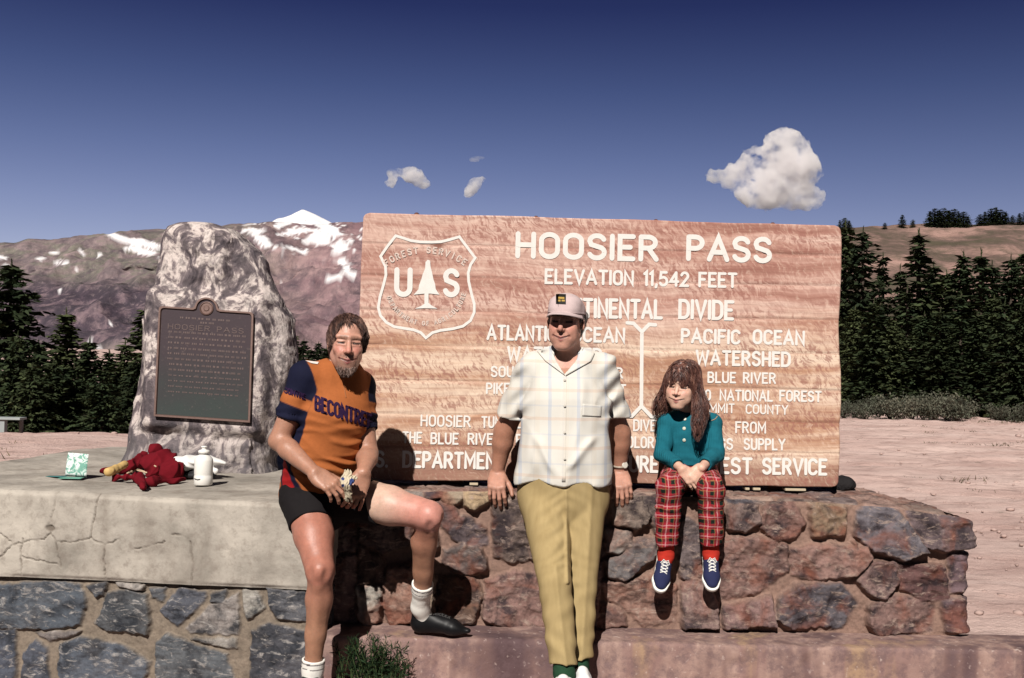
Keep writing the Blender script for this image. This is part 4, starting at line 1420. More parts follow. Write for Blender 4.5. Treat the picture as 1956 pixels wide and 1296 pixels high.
    g = bz.noise(vv, 9, 5, .6)
    hz = bz.sep(bz.attr("zone").outputs["Vector"])[0]
    c1 = bz.ramp(bz.math('ADD', hz, bz.math('MULTIPLY', bz.math('SUBTRACT', g, .5), .5)), [(.05, (.042, .052, .050)), (.35, (.046, .043, .046)), (.7, (.058, .043, .050))])
    bz.color(bz.mix(bz.ramp(bz.noise(vv, 60, 4), [(.62, 0.0), (.72, .35)]), c1, (.17, .13, .12)))
    bz.b.inputs["Metallic"].default_value = .25
    bz.bump(bz.noise(vv, 60, 5), .3, .003)
    cx = W / 2
    def shape(inset):
        ra = .062 - inset
        s = [(inset, inset), (W - inset, inset)]
        rc = .018
        s += [(W - inset - rc + rc * math.cos(R(a_)), H - inset - rc + rc * math.sin(R(a_))) for a_ in (0, 30, 60, 90)]
        s += [(cx + ra + .018, H - inset), (cx + ra + .004, H - inset + .006)]
        s += [(cx + ra * math.cos(R(a_)), H + .004 + ra * math.sin(R(a_)) * .95) for a_ in range(8, 173, 12)]
        s += [(cx - ra - .004, H - inset + .006), (cx - ra - .018, H - inset)]
        s += [(inset + rc + rc * math.cos(R(a_)), H - inset - rc + rc * math.sin(R(a_))) for a_ in (90, 120, 150, 180)]
        return s
    o_, i_, i2 = shape(0), shape(.009), shape(.013)
    nn = len(o_)
    pts = [pq(x, z, -.03) for x, z in o_] + [pq(x, z, .022) for x, z in o_] + [pq(x, z, .022) for x, z in i_] + [pq(x, z, .012) for x, z in i2]
    Fq = []
    for r_ in range(3):
        for i in range(nn):
            j = (i + 1) % nn
            Fq.append((r_ * nn + i, r_ * nn + j, (r_ + 1) * nn + j, (r_ + 1) * nn + i))
    zon = [(z / H, 0, 0) for x, z in o_] * 2 + [(z / H, 0, 0) for x, z in i_] + [(z / H, 0, 0) for x, z in i2]
    rim = N("worn_bronze", .5, .4); rim.color((.14, .083, .07)); rim.b.inputs["Metallic"].default_value = .3
    rim.bump(rim.noise(rim.coords(), 50, 4), .3, .003)
    pl = mesh_obj("plaque", pts, Fq + [tuple(range(3 * nn, 4 * nn))], bz.m, root, attrs={"zone": zon}, smooth=False, mats=[rim.m, bz.m], fmat=[0] * (3 * nn) + [1])
    med = MB()
    M = Matrix((Vector(ux), Vector(uz), Vector(-uy))).transposed()
    med.lathe(pq(cx, H + .004, .012), [(.037, 0), (.037, .005), (.032, .007), (.029, .003), (.016, .003), (.012, .006), (.004, .006)], 24, M)
    med.build("medallion", rim.m, pl)
    wd = .0036
    tx = MB()
    letters(text_2d("HOOSIER PASS", .026, wd, W * .80), wd, lambda x, y, l: pq(W * .1 + x, H - .118 + y, .0125 + l), mb=tx)
    rng = random.Random(4)
    rows = [(.9, .55), (.865, .12)] + [(.765 - .049 * i, .78 if i < 6 else .74) for i in range(12)]
    for f, ww in rows:
        x = W * (.5 - ww / 2)
        while x < W * (.5 + ww / 2):
            l = rng.uniform(.014, .04)
            hh = .010 if f > .4 else .007
            z0 = H * f
            m = rng.choice((2, 3, 4))
            for q_ in range(m):                              # worn raised lettering, too worn to read
                xa = x + l * q_ / m
                tx.add([pq(xa, z0, .0135), pq(xa + l / m * .62, z0, .0135), pq(xa + l / m * .62, z0 + hh, .0135), pq(xa, z0 + hh, .0135)], [(0, 1, 2, 3)])
            x += l + rng.uniform(.006, .011)
    let = N("rubbed_bronze", .5, .4); let.color((.100, .067, .063)); let.b.inputs["Metallic"].default_value = .3
    tx.build("lettering", let.m, pl)
    return root


monument = make_monument()


# ================================================================== PEOPLE: shared anatomy
def knee(S, kn, fr, ax, s=1.0):
    """The kneecap, the dips beside it and the shin ridge below; fr points out of the front of the knee."""
    fr = _n(fr - ax * (fr @ ax)); sd = np.cross(ax, fr)
    S.ell(kn + fr * .043 * s - ax * .004, (.024 * s, .019 * s, .028 * s), np.array((sd, fr, ax)), .016)
    S.ell(kn + fr * .036 * s + ax * .052 * s, (.016 * s, .014 * s, .030 * s), np.array((sd, fr, ax)), .016)
    for q in (-1, 1):
        S.ell(kn + fr * .058 * s + sd * .036 * s * q + ax * .006, (.013 * s, .012 * s, .026 * s), np.array((sd, fr, ax)), .018, 's')


class Frame:
    """A local frame: origin c, axes r (image right), f (forward), u (up), scale s."""
    def __init__(s, c, f, u, sc_=1.0):
        s.c = np.asarray(c, float); s.f = _n(f); u = np.asarray(u, float)
        s.u = _n(u - s.f * (u @ s.f)); s.r = np.cross(s.u, s.f); s.s = sc_
        if s.r[0] < 0 and False: s.r = -s.r
        s.M = np.array((s.r, s.f, s.u))
    def to(s, p): return ((p - s.c) @ s.M.T) / s.s
    def out(s, q): return s.c + (np.asarray(q, float) * s.s) @ s.M


def head_frame(px, py, d, yaw, pitch, roll, s):
    """A head at a pixel and depth; yaw > 0 turns the face to image right, pitch > 0 tips it down, roll > 0 leans the crown to image right."""
    y, p, r = R(yaw), R(pitch), R(roll)
    f = np.array((math.sin(y) * math.cos(p), -math.cos(y) * math.cos(p), -math.sin(p)))
    u = np.array((math.sin(r), math.sin(p) * 0, math.cos(r)))
    F = Frame(P(px, py, d), f, u, s)
    F.r = -F.r if F.r[0] < 0 else F.r          # x runs to image right
    F.M = np.array((F.r, F.f, F.u))
    return F


HEADP = dict(jaw=1.0, nose=1.0, cheek=1.0, ears=True, smile=1.0, face_w=1.0, lids=1.0)


def head_sdf(q, pr):
    """Signed distance to a head 0.236 high, face towards +y, crown +z."""
    q = q.copy()
    q[:, 2] = np.where(q[:, 2] < 0, q[:, 2] * pr.get('low', 1.0), q[:, 2])
    q[:, 0] = np.abs(q[:, 0])
    jw, ns, ck, fw = pr['jaw'], pr['nose'], pr['cheek'], pr['face_w']
    d = f_ell(q, (0, -.012, .035), (.074 * fw, .093, .082))
    d = smin(d, f_ell(q, (0, .018, -.028), (.061 * fw, .070, .088)), .03)
    d = smin(d, f_cap(q, (.047 * fw * jw, -.002, -.055), (.017, .058, -.100), .020, .019), .028)
    d = smin(d, f_ell(q, (0, .068, -.104), (.024, .021, .018)), .022)
    d = smin(d, f_ell(q, (.037 * fw, .060, -.022), (.024, .022, .022 * ck)), .022)
    if pr.get('full'): d = smin(d, f_ell(q, (.034 * fw, .050, -.058), (.027, .026, .034)), .024)
    d = smin(d, f_ell(q, (.026, .078, -.04), (.015, .013, .016 * ck)), .016)
    d = smin(d, f_cap(q, (0, .0845, .028), (.044, .069, .029), .0115, .0105), .012)
    d = smax(d, -f_ell(q, (.031, .100, .007), (.0195, .023, .0140)), .009)
    d = smin(d, f_ell(q, (.031, .0690, .004), (.0145, .0135, .0135)), .003)
    d = smin(d, f_cap(q, (.017, .0815, .0115), (.046, .072, .010), .0052, .005), .004)
    d = smin(d, f_cap(q, (.017, .0835, -.0045 * pr['lids']), (.046, .075, -.0035 * pr['lids']), .0052, .005), .005)
    d = smin(d, f_cap(q, (0, .084, .014), (0, .086 + .026 * ns, -.028), .0078, .0112 * ns ** .5), .010)
    d = smin(d, f_ell(q, (.0130, .084 + .013 * ns, -.032), (.0088, .0105, .0075)), .006)
    d = smin(d, f_ell(q, (0, .0690, -.066), (.040, .0245, .031)), .020)
    k = .004 * pr['smile']
    d = smin(d, f_cap(q, (0, .0930, -.0640), (.034, .0835, -.0615 + k), .0046, .0022), .004)
    d = smin(d, f_cap(q, (0, .0915, -.0765), (.029, .0845, -.0690 + k), .0060, .0026), .005)
    d = smax(d, -f_cap(q, (0, .0985, -.0700), (.037, .0870, -.0645 + k), .0031, .0018), .002)
    # creases from nostril to mouth corner
    if pr.get('crease', 1.0): d = smax(d, -f_cap(q, (.021, .1005, -.033), (.040, .086, -.064), .0022 * pr.get('crease', 1.0), .0015), .008)
    if pr['ears']:
        Me = np.array(Matrix.Rotation(R(-14), 3, 'X') @ Matrix.Rotation(R(24), 3, 'Z'))
        e = f_ell(q, (.0765 * fw, -.008, .0), (.008, .019, .032), Me)
        e = smax(e, -f_ell(q, (.086 * fw, -.004, .004), (.008, .010, .018), Me), .004)
        d = smin(d, e, .006)
    return d


def add_head(S, F, pr):
    r = .15 * F.s
    S.op('u', lambda p: head_sdf(F.to(p), pr) * F.s, F.c - r, F.c + r, .018)


def face_tint(V, F, base, lip, brow, eye=(.035, .02, .015), cheek=(.55, .22, .17), cheek_amt=.45, beard=None, brow_amt=1.0, slit=.0032, smile=1.0, teeth=0.0, low=1.0):
    """Skin colours of a head: lips, brows, the eyes between the lids, ruddy cheeks and nose, beard stubble."""
    q = F.to(V)
    q[:, 2] = np.where(q[:, 2] < 0, q[:, 2] * low, q[:, 2])
    c = np.tile(np.array(base), (len(V), 1))
    ax = np.abs(q[:, 0])
    inh = (np.abs(q) < .16).all(1)
    qa = np.stack([ax, q[:, 1], q[:, 2]], 1)
    def blend(m, col):
        m = (m * inh)[:, None]
        return c * (1 - m) + np.array(col) * m
    ch = np.exp(-(((ax - .036) / .02) ** 2 + ((q[:, 2] + .022) / .02) ** 2)) * (q[:, 1] > .03)
    c = blend(cheek_amt * ch, cheek)
    no = np.exp(-((ax / .014) ** 2 + ((q[:, 2] + .026) / .018) ** 2)) * (q[:, 1] > .09)
    c = blend(cheek_amt * .9 * no, cheek)
    k = .004 * smile
    lp = np.minimum(f_cap(qa, (0, .0930, -.0640), (.034, .0835, -.0615 + k), .0046, .0022), f_cap(qa, (0, .0915, -.0765), (.029, .0845, -.0690 + k), .0060, .0026))
    c = blend(sstep(.0022, .0004, lp), lip)
    m = sstep(.0035, .001, f_cap(qa, (0, .0975, -.0700), (.037, .0860, -.0645 + k), .0024, .0020))
    c = blend(m * .8, (.09, .025, .02))
    if teeth: c = blend(sstep(.004, .0025, f_cap(qa, (0, .0965, -.0690), (.018, .089, -.0668 + k * .6), .0020, .0012)) * teeth, (.72, .66, .60))
    br = f_cap(qa, (.014, .088, .0265), (.047, .068, .0285), .0062, .0035)
    m = sstep(.0065, .002, br) * (.6 + .4 * vnoise(q * np.array((300, 300, 90)), 5))
    c = blend(np.clip(m * brow_amt, 0, 1), brow)
    zc = .0035
    ey = (np.abs(q[:, 2] - zc) < slit) & (np.abs(ax - .031) < .0145) & (q[:, 1] > .06)
    c = blend(ey * 1.0, (.085, .052, .042))
    ir = ey & (np.abs(ax - .031) < .0065)
    c = blend(ir * 1.0, eye)
    ls = (np.abs(q[:, 2] - zc - slit) < .0016) & (np.abs(ax - .031) < .0165) & (q[:, 1] > .06)
    c = blend(ls * .85, (.06, .03, .025))
    ls = (np.abs(q[:, 2] - zc + slit) < .0011) & (np.abs(ax - .031) < .0145) & (q[:, 1] > .06)
    c = blend(ls * .6, (.12, .05, .04))
    if beard:
        m = beard(q)
        c = blend(np.clip(m[0], 0, 1), m[1])
    return c


def add_hand(S, W, f, n, l, sc_=1.0, curl=(25, 30, 25), spread=3, thumb=(45, 20), k=.006, curls=None, tip=None):
    """A hand from wrist W: f towards the knuckles, n out of its back, l towards the thumb. curl = bend at the three finger joints."""
    f = _n(f); n = np.asarray(n, float); n = _n(n - f * (n @ f)); l0 = np.asarray(l, float)
    l = _n(np.cross(f, n)); l = l if l @ l0 > 0 else -l
    W = np.asarray(W, float)
    g = lambda a, b, c: W + sc_ * (f * a + l * b + n * c)
    kn = [(.090, .0275), (.094, .0085), (.089, -.0105), (.081, -.0275)]
    for (a, b), rr in zip(kn, (.0125, .013, .0122, .011)):
        S.cap(g(.008, b * .62, -.002), g(a, b, 0), .0165 * sc_, rr * sc_, .014 * sc_, (n, 1.12))
    S.ell(g(.035, .024, -.010), (.017 * sc_, .017 * sc_, .026 * sc_), np.array((n, l, f)), .012 * sc_)
    S.ell(g(.040, -.026, -.008), (.014 * sc_, .014 * sc_, .030 * sc_), np.array((n, l, f)), .012 * sc_)
    lens = [(.043, .026, .019), (.047, .030, .021), (.044, .028, .020), (.034, .021, .018)]
    for i, ((a, b), L3) in enumerate(zip(kn, lens)):
        cu = curls[i] if curls else curl
        sp = R((1.5 - i) * spread)
        p = g(a, b, .001)
        ang = 0.0
        rr = (.0092, .0095, .0090, .0079)[i]
        for j, Ls in enumerate(L3):
            ang += R(cu[j])
            dr = f * math.cos(ang) - n * math.sin(ang)
            dr = _n(dr + l * math.sin(sp) * math.cos(ang))
            e = p + dr * Ls * sc_
            r0, r1 = rr * (1 - .06 * j) * sc_, rr * (.93 - .09 * j) * sc_
            S.cap(p, e, r0, r1, k * sc_ if j == 0 else .0025 * sc_)
            p = e
    t0, t1 = R(thumb[0]), R(thumb[1])
    p = g(.022, .022, -.008)
    dr = _n(f * math.cos(t0) + l * math.sin(t0) - n * .25)
    for j, (Ls, r0, r1) in enumerate(((.042, .0145, .0115), (.031, .0112, .0102), (.025, .0102, .0078))):
        e = p + dr * Ls * sc_
        S.cap(p, e, r0 * sc_, r1 * sc_, (.012 if j == 0 else .003) * sc_)
        p = e
        t = t0 - t1 * (j + 1)
        dr = _n(f * math.cos(t) + l * math.sin(t) - n * (.25 + .18 * j))


def hand_box(W, f, sc_=1.0):
    c = np.asarray(W, float) + _n(f) * .075 * sc_
    return c - .115 * sc_, c + .115 * sc_


def shoe_sdf(S, F, L, k=1.0, collar=.085, wide=.036, low=False):
    """The upper of a shoe in frame F: x lateral, y from heel to toe, z up."""
    o = F.out
    w_ = wide
    S.cap(o((0, .125 * L, .034)), o((0, .42 * L, .036)), w_ * .96 * F.s, w_ * .95 * F.s, .02)
    S.cap(o((0, .42 * L, .034)), o((0, .70 * L, .029)), w_ * .98 * F.s, w_ * 1.10 * F.s, .02, (F.u, 1.25))
    S.cap(o((0, .70 * L, .028)), o((0, L - w_ * .9, .024)), w_ * 1.08 * F.s, w_ * .82 * F.s, .02, (F.u, 1.42))
    S.cap(o((0, .15 * L, .045)), o((0, .16 * L, collar + .01)), w_ * .95 * F.s, w_ * .93 * F.s, .015)
    S.cap(o((0, .26 * L, .062)), o((0, .62 * L, .036)), w_ * .82 * F.s, w_ * .72 * F.s, .02)


def shoe_sole(S, F, L, w_=.036, th=.022, spring=.0):
    o = F.out
    for a, b, r0, r1, z0, z1 in ((.13, .45, .95, .88, 0, 0), (.45, .72, .88, 1.13, 0, 0), (.72, 1 - w_ * .95 / L, 1.13, .92, 0, spring)):
        S.cap(o((0, a * L, th / 2 + z0)), o((0, b * L, th / 2 + z1)), (w_ * r0 + .004) * F.s, (w_ * r1 + .004) * F.s, .012)
    S.clip(o((0, 0, 0)), -F.u)
    S.clip(o((0, 0, th)), F.u)


def grad(fn, p, e=.002):
    g = np.stack([fn(p + np.eye(3)[i] * e) - fn(p - np.eye(3)[i] * e) for i in range(3)], 1)
    return g / (np.linalg.norm(g, axis=1)[:, None] + 1e-9)


def strands(roots, step_dir, fn, n=10, length=.12, width=.0022, lift=(.001, .006), wave=0.0, freq=40.0, seed=1, hug=1.0, lens=None):
    """Hair locks as thin tapering three-sided tubes that flow over the surface fn = 0. step_dir(p, i, t) gives their direction."""
    rng = np.random.RandomState(seed)
    m = len(roots)
    p = roots.copy()
    L = (length * rng.uniform(.75, 1.15, m)) if lens is None else lens
    ph = rng.uniform(0, 6.28, m); lf = rng.uniform(*lift, m)
    pts = [p.copy()]
    for j in range(1, n):
        d = step_dir(p, rng, j / n)
        d = d / (np.linalg.norm(d, axis=1)[:, None] + 1e-9)
        p = p + d * (L / (n - 1))[:, None]
        dist = fn(p); g = grad(fn, p)
        corr = np.where(dist < lf, lf - dist, hug * (lf - dist))
        p = p + g * corr[:, None]
        if wave:
            side = np.cross(d, g)
            p = p + side * (np.sin(ph + freq * L * j / n) * wave)[:, None]
        pts.append(p.copy())
    pts = np.array(pts)                                 # n, m, 3
    tan = np.gradient(pts, axis=0)
    tan /= np.linalg.norm(tan, axis=2)[..., None] + 1e-9
    g0 = grad(fn, pts.reshape(-1, 3)).reshape(pts.shape)
    side = np.cross(tan, g0); side /= np.linalg.norm(side, axis=2)[..., None] + 1e-9
    up = np.cross(side, tan)
    w_ = width * rng.uniform(.6, 1.3, m)
    prof = np.interp(np.linspace(0, 1, n), [0, .12, .6, 1], [.7, 1, .85, .12])
    W = prof[:, None, None] * w_[None, :, None]
    a = pts + side * W; b = pts + up * W * .6; c = pts - side * W
    V = np.stack([a, b, c], 2)                          # n, m, 3 verts, 3
    idx = np.arange(n * m * 3).reshape(n, m, 3)
    F = []
    for k in range(3):
        k2 = (k + 1) % 3
        F.append(np.stack([idx[:-1, :, k], idx[:-1, :, k2], idx[1:, :, k2], idx[1:, :, k]], -1).reshape(-1, 4))
    return V.reshape(-1, 3), np.concatenate(F)


def pick_roots(V, Fq, m, seed, test):
    """m random points on a quad mesh whose centres pass the test."""
    rng = np.random.RandomState(seed)
    cen = V[Fq].mean(1)
    ok = np.nonzero(test(cen))[0]
    i = rng.choice(ok, m)
    w_ = rng.dirichlet(np.ones(4), m)
    return (V[Fq[i]] * w_[..., None]).sum(1)


def join(*parts):
    V, F, n = [], [], 0
    for v, f in parts:
        V.append(v); F.append(f + n); n += len(v)
    return np.concatenate(V), np.concatenate(F)


def bvh_of(o):
    me = o.data
    M = Vector(wpos(o))
    return BVHTree.FromPolygons([v.co + M for v in me.vertices], [tuple(p.vertices) for p in me.polygons])


def cast(bvh, px, py, back=0.0):
    """The point of a surface seen at a pixel, with its normal (turned to the viewer)."""
    o = Vector(_L); d = (Vector(P(px, py, 1.0)) - o).normalized()
    h = bvh.ray_cast(o, d)
    if h[0] is None: return None, None
    n = h[1]
    if n.dot(d) > 0: n = -n
    return h[0], n


def worn_letters(bvh, txt, x0, y0, x1, y1, h, wd, mat, name, parent, slant=0.0, width=None):
    """Letters sewn on a garment: strokes laid on the cloth itself."""
    L = math.hypot(x1 - x0, y1 - y0); dx, dy = (x1 - x0) / L, (y1 - y0) / L
    S = text_2d(txt, h, wd, L)
    mb = MB()
    for i, q in enumerate(S):
        fine = []
        for a, b in zip(q, q[1:]):
            m = max(1, int(math.hypot(b[0] - a[0], b[1] - a[1]) / 4))
            fine += [(a[0] + (b[0] - a[0]) * k / m, a[1] + (b[1] - a[1]) * k / m) for k in range(m)]
        fine.append(q[-1])
        V, F = ribbon(fine, wd)
        out = []
        for v in V:
            x = x0 + dx * v[0] + dy * v[1] * 0 + slant * v[1]
            y = y0 + dy * v[0] - v[1]
            p, nn = cast(bvh, x, y)
            out.append(None if p is None else p + nn * (.0025 + .0004 * (i % 4)))
        good = [f for f in F if all(out[j] is not None for j in f) and max((out[a] - out[b]).length for a in f for b in f) < .05]
        used = sorted({j for f in good for j in f})
        mp = {j: k for k, j in enumerate(used)}
        mb.add([out[j] for j in used], [tuple(mp[j] for j in f) for f in good])
    return mb.build(name, mat, parent, smooth=True)


SKIN = {}


def skin_mat(name, rough=.48, spec=.45):
    n = N(name, rough, spec)
    v = n.coords()
    f = n.ramp(n.noise(v, 30, 7, .75), [(.3, .80), (.7, 1.14)])
    n.color(n.mix(1.0, n.attr("tint").outputs["Color"], f, 'MULTIPLY'))
    n.b.inputs["Subsurface Weight"].default_value = .06
    n.b.inputs["Subsurface Radius"].default_value = (.012, .004, .002)
    n.b.inputs["Subsurface Scale"].default_value = .5
    n.bump(n.noise(v, 130, 4), .3, .003)
    return n.m


# ================================================================== THE CYCLIST
def lerp3(a, b, t): return np.asarray(a) * (1 - t) + np.asarray(b) * t


def make_cyclist():
    root = thing("person", "bearded man in orange cycling jersey and black shorts sitting on the concrete slab", "person", (float(P(612, 935, 4.6)[0]), 4.55, .10))
    J = dict(pel=P(610, 938, 4.62), wai=P(617, 880, 4.57), bel=P(618, 862, 4.545), che=P(640, 788, 4.52), upc=P(645, 738, 4.54), nek=P(655, 706, 4.54), hed=P(662, 672, 4.50),
             sl=P(583, 722, 4.46), el=P(533, 842, 4.43), wl=P(600, 903, 4.30), sr=P(686, 740, 4.61), er=P(703, 866, 4.54), wr=P(694, 903, 4.385),
             hl=P(584, 948, 4.56), kl=P(612, 1088, 4.33), al=P(597, 1288, 4.36), hr=P(656, 945, 4.57), kr=P(820, 984, 4.40), ar=P(803, 1160, 4.66))
    yaw = R(24)
    fw = np.array((math.sin(yaw), -math.cos(yaw), 0.0)); lat = np.array((math.cos(yaw), math.sin(yaw), 0.0))
    HF = head_frame(663, 656.5, 4.46, 13, 3, 3, .985)
    pr = dict(HEADP, jaw=1.0, nose=1.05, face_w=.94, smile=1.4, crease=.9)
    S = SDF()
    # trunk
    S.cap(J['pel'], J['bel'], .145, .140, .03, (fw, 1.3)).cap(J['bel'], J['che'], .138, .138, .04, (fw, 1.34)).cap(J['che'], J['upc'], .138, .11, .04, (fw, 1.47))
    S.cap(J['upc'], J['nek'], .10, .055, .04, (fw, 1.3))
    S.cap(J['nek'] + (0, .01, -.02), HF.out((0, -.02, -.055)), .058, .054, .02)
    for a, b, c, lad in (('sl', 'el', 'wl', 1), ('sr', 'er', 'wr', 1)):
        S.cap(lerp3(J['upc'], J[a], .55), J[a], .075, .058, .035)
        S.cap(J[a], J[b], .053, .041, .02)
        mid = lerp3(J[b], J[c], .28)
        S.cap(J[b], mid, .0405, .043, .012).cap(mid, J[c], .043, .026, .012)
        S.ell(J[b], (.039, .039, .039), None, .01)
    for h_, k_, a_ in (('hl', 'kl', 'al'), ('hr', 'kr', 'ar')):
        m1 = lerp3(J[h_], J[k_], .55)
        S.cap(J[h_], m1, .098, .079, .03).cap(m1, J[k_], .079, .057, .02)
        kn = J[k_]; an = J[a_]
        S.ell(kn + np.array((0, -.008, .0)), (.053, .055, .056), None, .015)
        ax = _n(an - kn); backv = np.array((0, 1.0, 0)); backv = _n(backv - ax * (backv @ ax))
        if h_ == 'hr': backv = _n(np.array((-.75, .65, 0)) - ax * (np.array((-.75, .65, 0)) @ ax))
        c1 = lerp3(kn, an, .30) + backv * .016
        S.cap(kn, c1, .05, .049, .02).cap(c1, lerp3(kn, an, .62) + backv * .006, .051, .040, .025).cap(lerp3(kn, an, .6), an, .040, .033, .02)
        S.cap(kn + ax * .03 - backv * .026, an - backv * .008, .024, .022, .014)
        S.ell(lerp3(kn, an, .30) + backv * .026 + np.cross(ax, backv) * .016, (.030, .030, .085), np.array((backv, np.cross(ax, backv), ax)), .02)
        knee(S, kn, -backv if h_ == 'hl' else np.array((.45, -.75, .25)), ax)
    # feet inside the shoes
    tr = _n(np.array((1.0, -.18, 0)))
    FR = Frame(P(787, 1190, 4.70) * (1, 1, 0) + (0, 0, LEDGE_Z + .012), tr, (0, 0, 1), 1.0)
    tl_ = _n(np.array((-.12, -1.0, 0)))
    FL = Frame(J['al'] * (1, 1, 0) - tl_ * .055 + (0, 0, .068), tl_, (0, 0, 1), 1.0)
    for F_, an in ((FR, J['ar']), (FL, J['al'])):
        S.cap(an, F_.out((0, .058, .06)), .031, .022, .02).cap(F_.out((0, .06, .04)), F_.out((0, .17, .026)), .022, .016, .02)
    S.disp(lambda p: .0022 * vnoise(p * 17, 31) * (np.linalg.norm(p - HF.c, axis=1) > .16))
    add_head(S, HF, pr)
    fl = _n(P(650, 940, 4.26) - J['wl']); nl = np.array((.25, -.80, .55))
    add_hand(S, J['wl'], fl, nl, (.3, 0, 1), 1.0, thumb=(30, 12), spread=4, curls=[(22, 34, 20), (20, 30, 20), (26, 36, 22), (30, 38, 24)])
    fr = _n(np.array((-.22, -.28, -.94))); nr = np.array((.35, -.9, .15))
    add_hand(S, J['wr'], fr, nr, (-1, 0, 0), 1.0, thumb=(28, 10), spread=4, curls=[(30, 30, 16), (34, 36, 20), (30, 40, 20), (16, 18, 10)])
    hb1, hb2 = hand_box(J['wl'], fl), hand_box(J['wr'], fr)
    V, F = patchwork(S, .0065, [(HF.c - .135, HF.c + .135, .0026), (*hb1, .0027), (*hb2, .0027)])
    # skin tones: tanned arms, sunburnt shins, pale upper thigh
    base = np.array((.55, .29, .215))
    c = face_tint(V, HF, base, (.34, .11, .10), (.16, .08, .05), cheek=(.58, .19, .15), cheek_amt=.6, slit=.0034, smile=1.4, beard=lambda q: (np.maximum(sstep(-.045, -.085, q[:, 2] + .25 * np.abs(q[:, 0])) * sstep(.02, .05, q[:, 1]) * .62, .55 * np.exp(-((q[:, 2] + .049) / .006) ** 2) * (np.abs(q[:, 0]) < .03) * (q[:, 1] > .07)) * (np.minimum(f_cap(np.abs(q) * (1, 1, -1), (0, .0930, -.0640), (.027, .081, -.058), .0048, .0022), f_cap(np.abs(q) * (1, 1, -1), (0, .0915, -.0760), (.023, .0805, -.065), .0058, .0026)) > .003), (.20, .11, .085)))
    far = (np.linalg.norm(V - HF.c, axis=1) > .145)
    arm = np.minimum(np.minimum(f_cap(V, J['sl'], J['el'], .05, .05), f_cap(V, J['el'], J['wl'], .05, .05)), np.minimum(f_cap(V, J['sr'], J['er'], .05, .05), f_cap(V, J['er'], J['wr'], .05, .05)))
    leg = np.minimum(np.minimum(f_cap(V, J['hl'], J['kl'], .07, .07), f_cap(V, J['kl'], J['al'], .05, .05)), np.minimum(f_cap(V, J['hr'], J['kr'], .07, .07), f_cap(V, J['kr'], J['ar'], .05, .05)))
    onleg = (leg < arm) & far
    tR = np.clip(((V - J['hr']) @ (J['kr'] - J['hr'])) / ((J['kr'] - J['hr']) @ (J['kr'] - J['hr'])), 0, 1)
    dR = f_cap(V, J['hr'], J['kr'], .07, .07) < .06
    pale, red = np.array((.60, .40, .31)), np.array((.41, .17, .12))
    tan = np.array((.38, .19, .12))
    mL = sstep(.45, .95, tR)[:, None]
    c = np.where((arm < leg)[:, None] & far[:, None], np.array((.40, .20, .135)), c)
    c = np.where(onleg[:, None], np.where(dR[:, None], pale * (1 - mL) + np.array((.56, .25, .20)) * mL, red), c)
    shin = np.minimum(f_cap(V, J['kl'], J['al'], .05, .05), f_cap(V, J['kr'], J['ar'], .05, .05)) < np.minimum(f_cap(V, J['hl'], J['kl'], .07, .07), f_cap(V, J['hr'], J['kr'], .07, .07))
    tk = np.clip(np.minimum(np.linalg.norm(V - J['kl'], axis=1), np.linalg.norm(V - J['kr'], axis=1)) / .22, 0, 1)[:, None]
    c = np.where((onleg & shin)[:, None], red * (1 - tk) + tan * tk, c)
    nz = fbm(V * 14, 3, 3)[:, None]
    c = c * (1 + .10 * nz)
    body = mesh_obj("body", V, F, skin_mat("cyclist_skin", .46, .45), root, attrs={"tint": c})
    # ---- shorts
    T = SDF()
    cutl, cutr = lerp3(J['hl'], J['kl'], .40), lerp3(J['hr'], J['kr'], .40)
    nl_, nr_ = _n(J['kl'] - J['hl']), _n(J['kr'] - J['hr'] + np.array((0, 0, .14)))
    T.cap(J['pel'] + (0, 0, -.02), J['wai'], .163, .152, .03, (fw, 1.26))
    for h_, k_, cut, nn in (('hl', 'kl', cutl, nl_), ('hr', 'kr', cutr, nr_)):
        m1 = lerp3(J[h_], J[k_], .6)
        T.cap(J[h_], m1, .108, .085, .03, cut=(cut, nn))
    T.disp(lambda p: .0022 * vnoise(p * np.array((30, 30, 60)), 4) + .002 * vnoise(p * 22, 8))
    for h_, k_, cut, nn in (('hl', 'kl', cutl, nl_), ('hr', 'kr', cutr, nr_)):
        T.cap(cut - nn * .012, cut + nn * .05, .077, .076, .002, mode='s')
    Vs, Fs = T.mesh(.006)
    blk = plain("black_wool", (.012, .010, .011), .9, .15, .2, 60, .2)
    mesh_obj("shorts", Vs, Fs, blk, root)
    # ---- jersey
    G = SDF()
    hemp = P(600, 948, 4.47); hemn = _n(np.array((.22, .0, -1.0)))
    G.cap(J['pel'] + (0, 0, -.01), J['bel'],   .172, .156, .03, (fw, 1.24), cut=(hemp, hemn))
    G.cap(J['bel'], J['che'], .154, .152, .04, (fw, 1.26)).cap(J['che'], J['upc'], .152, .122, .04, (fw, 1.40))
    G.cap(J['upc'], J['nek'] + (0, 0, -.005), .108, .066, .04, (fw, 1.3), cut=(J['nek'] + (0, -.02, .005), (.05, -.35, 1)))
    cuts = {}
    for a, b in (('sl', 'el'), ('sr', 'er')):
        G.cap(lerp3(J['upc'], J[a], .5), J[a] + (0, 0, .004), .086, .066, .04)
        e = lerp3(J[a], J[b], .66); dr = _n(J[b] - J[a])
        G.cap(J[a], lerp3(J[a], J[b], .8), .064, .056, .025, cut=(e, dr))
        cuts[a] = (e, dr)

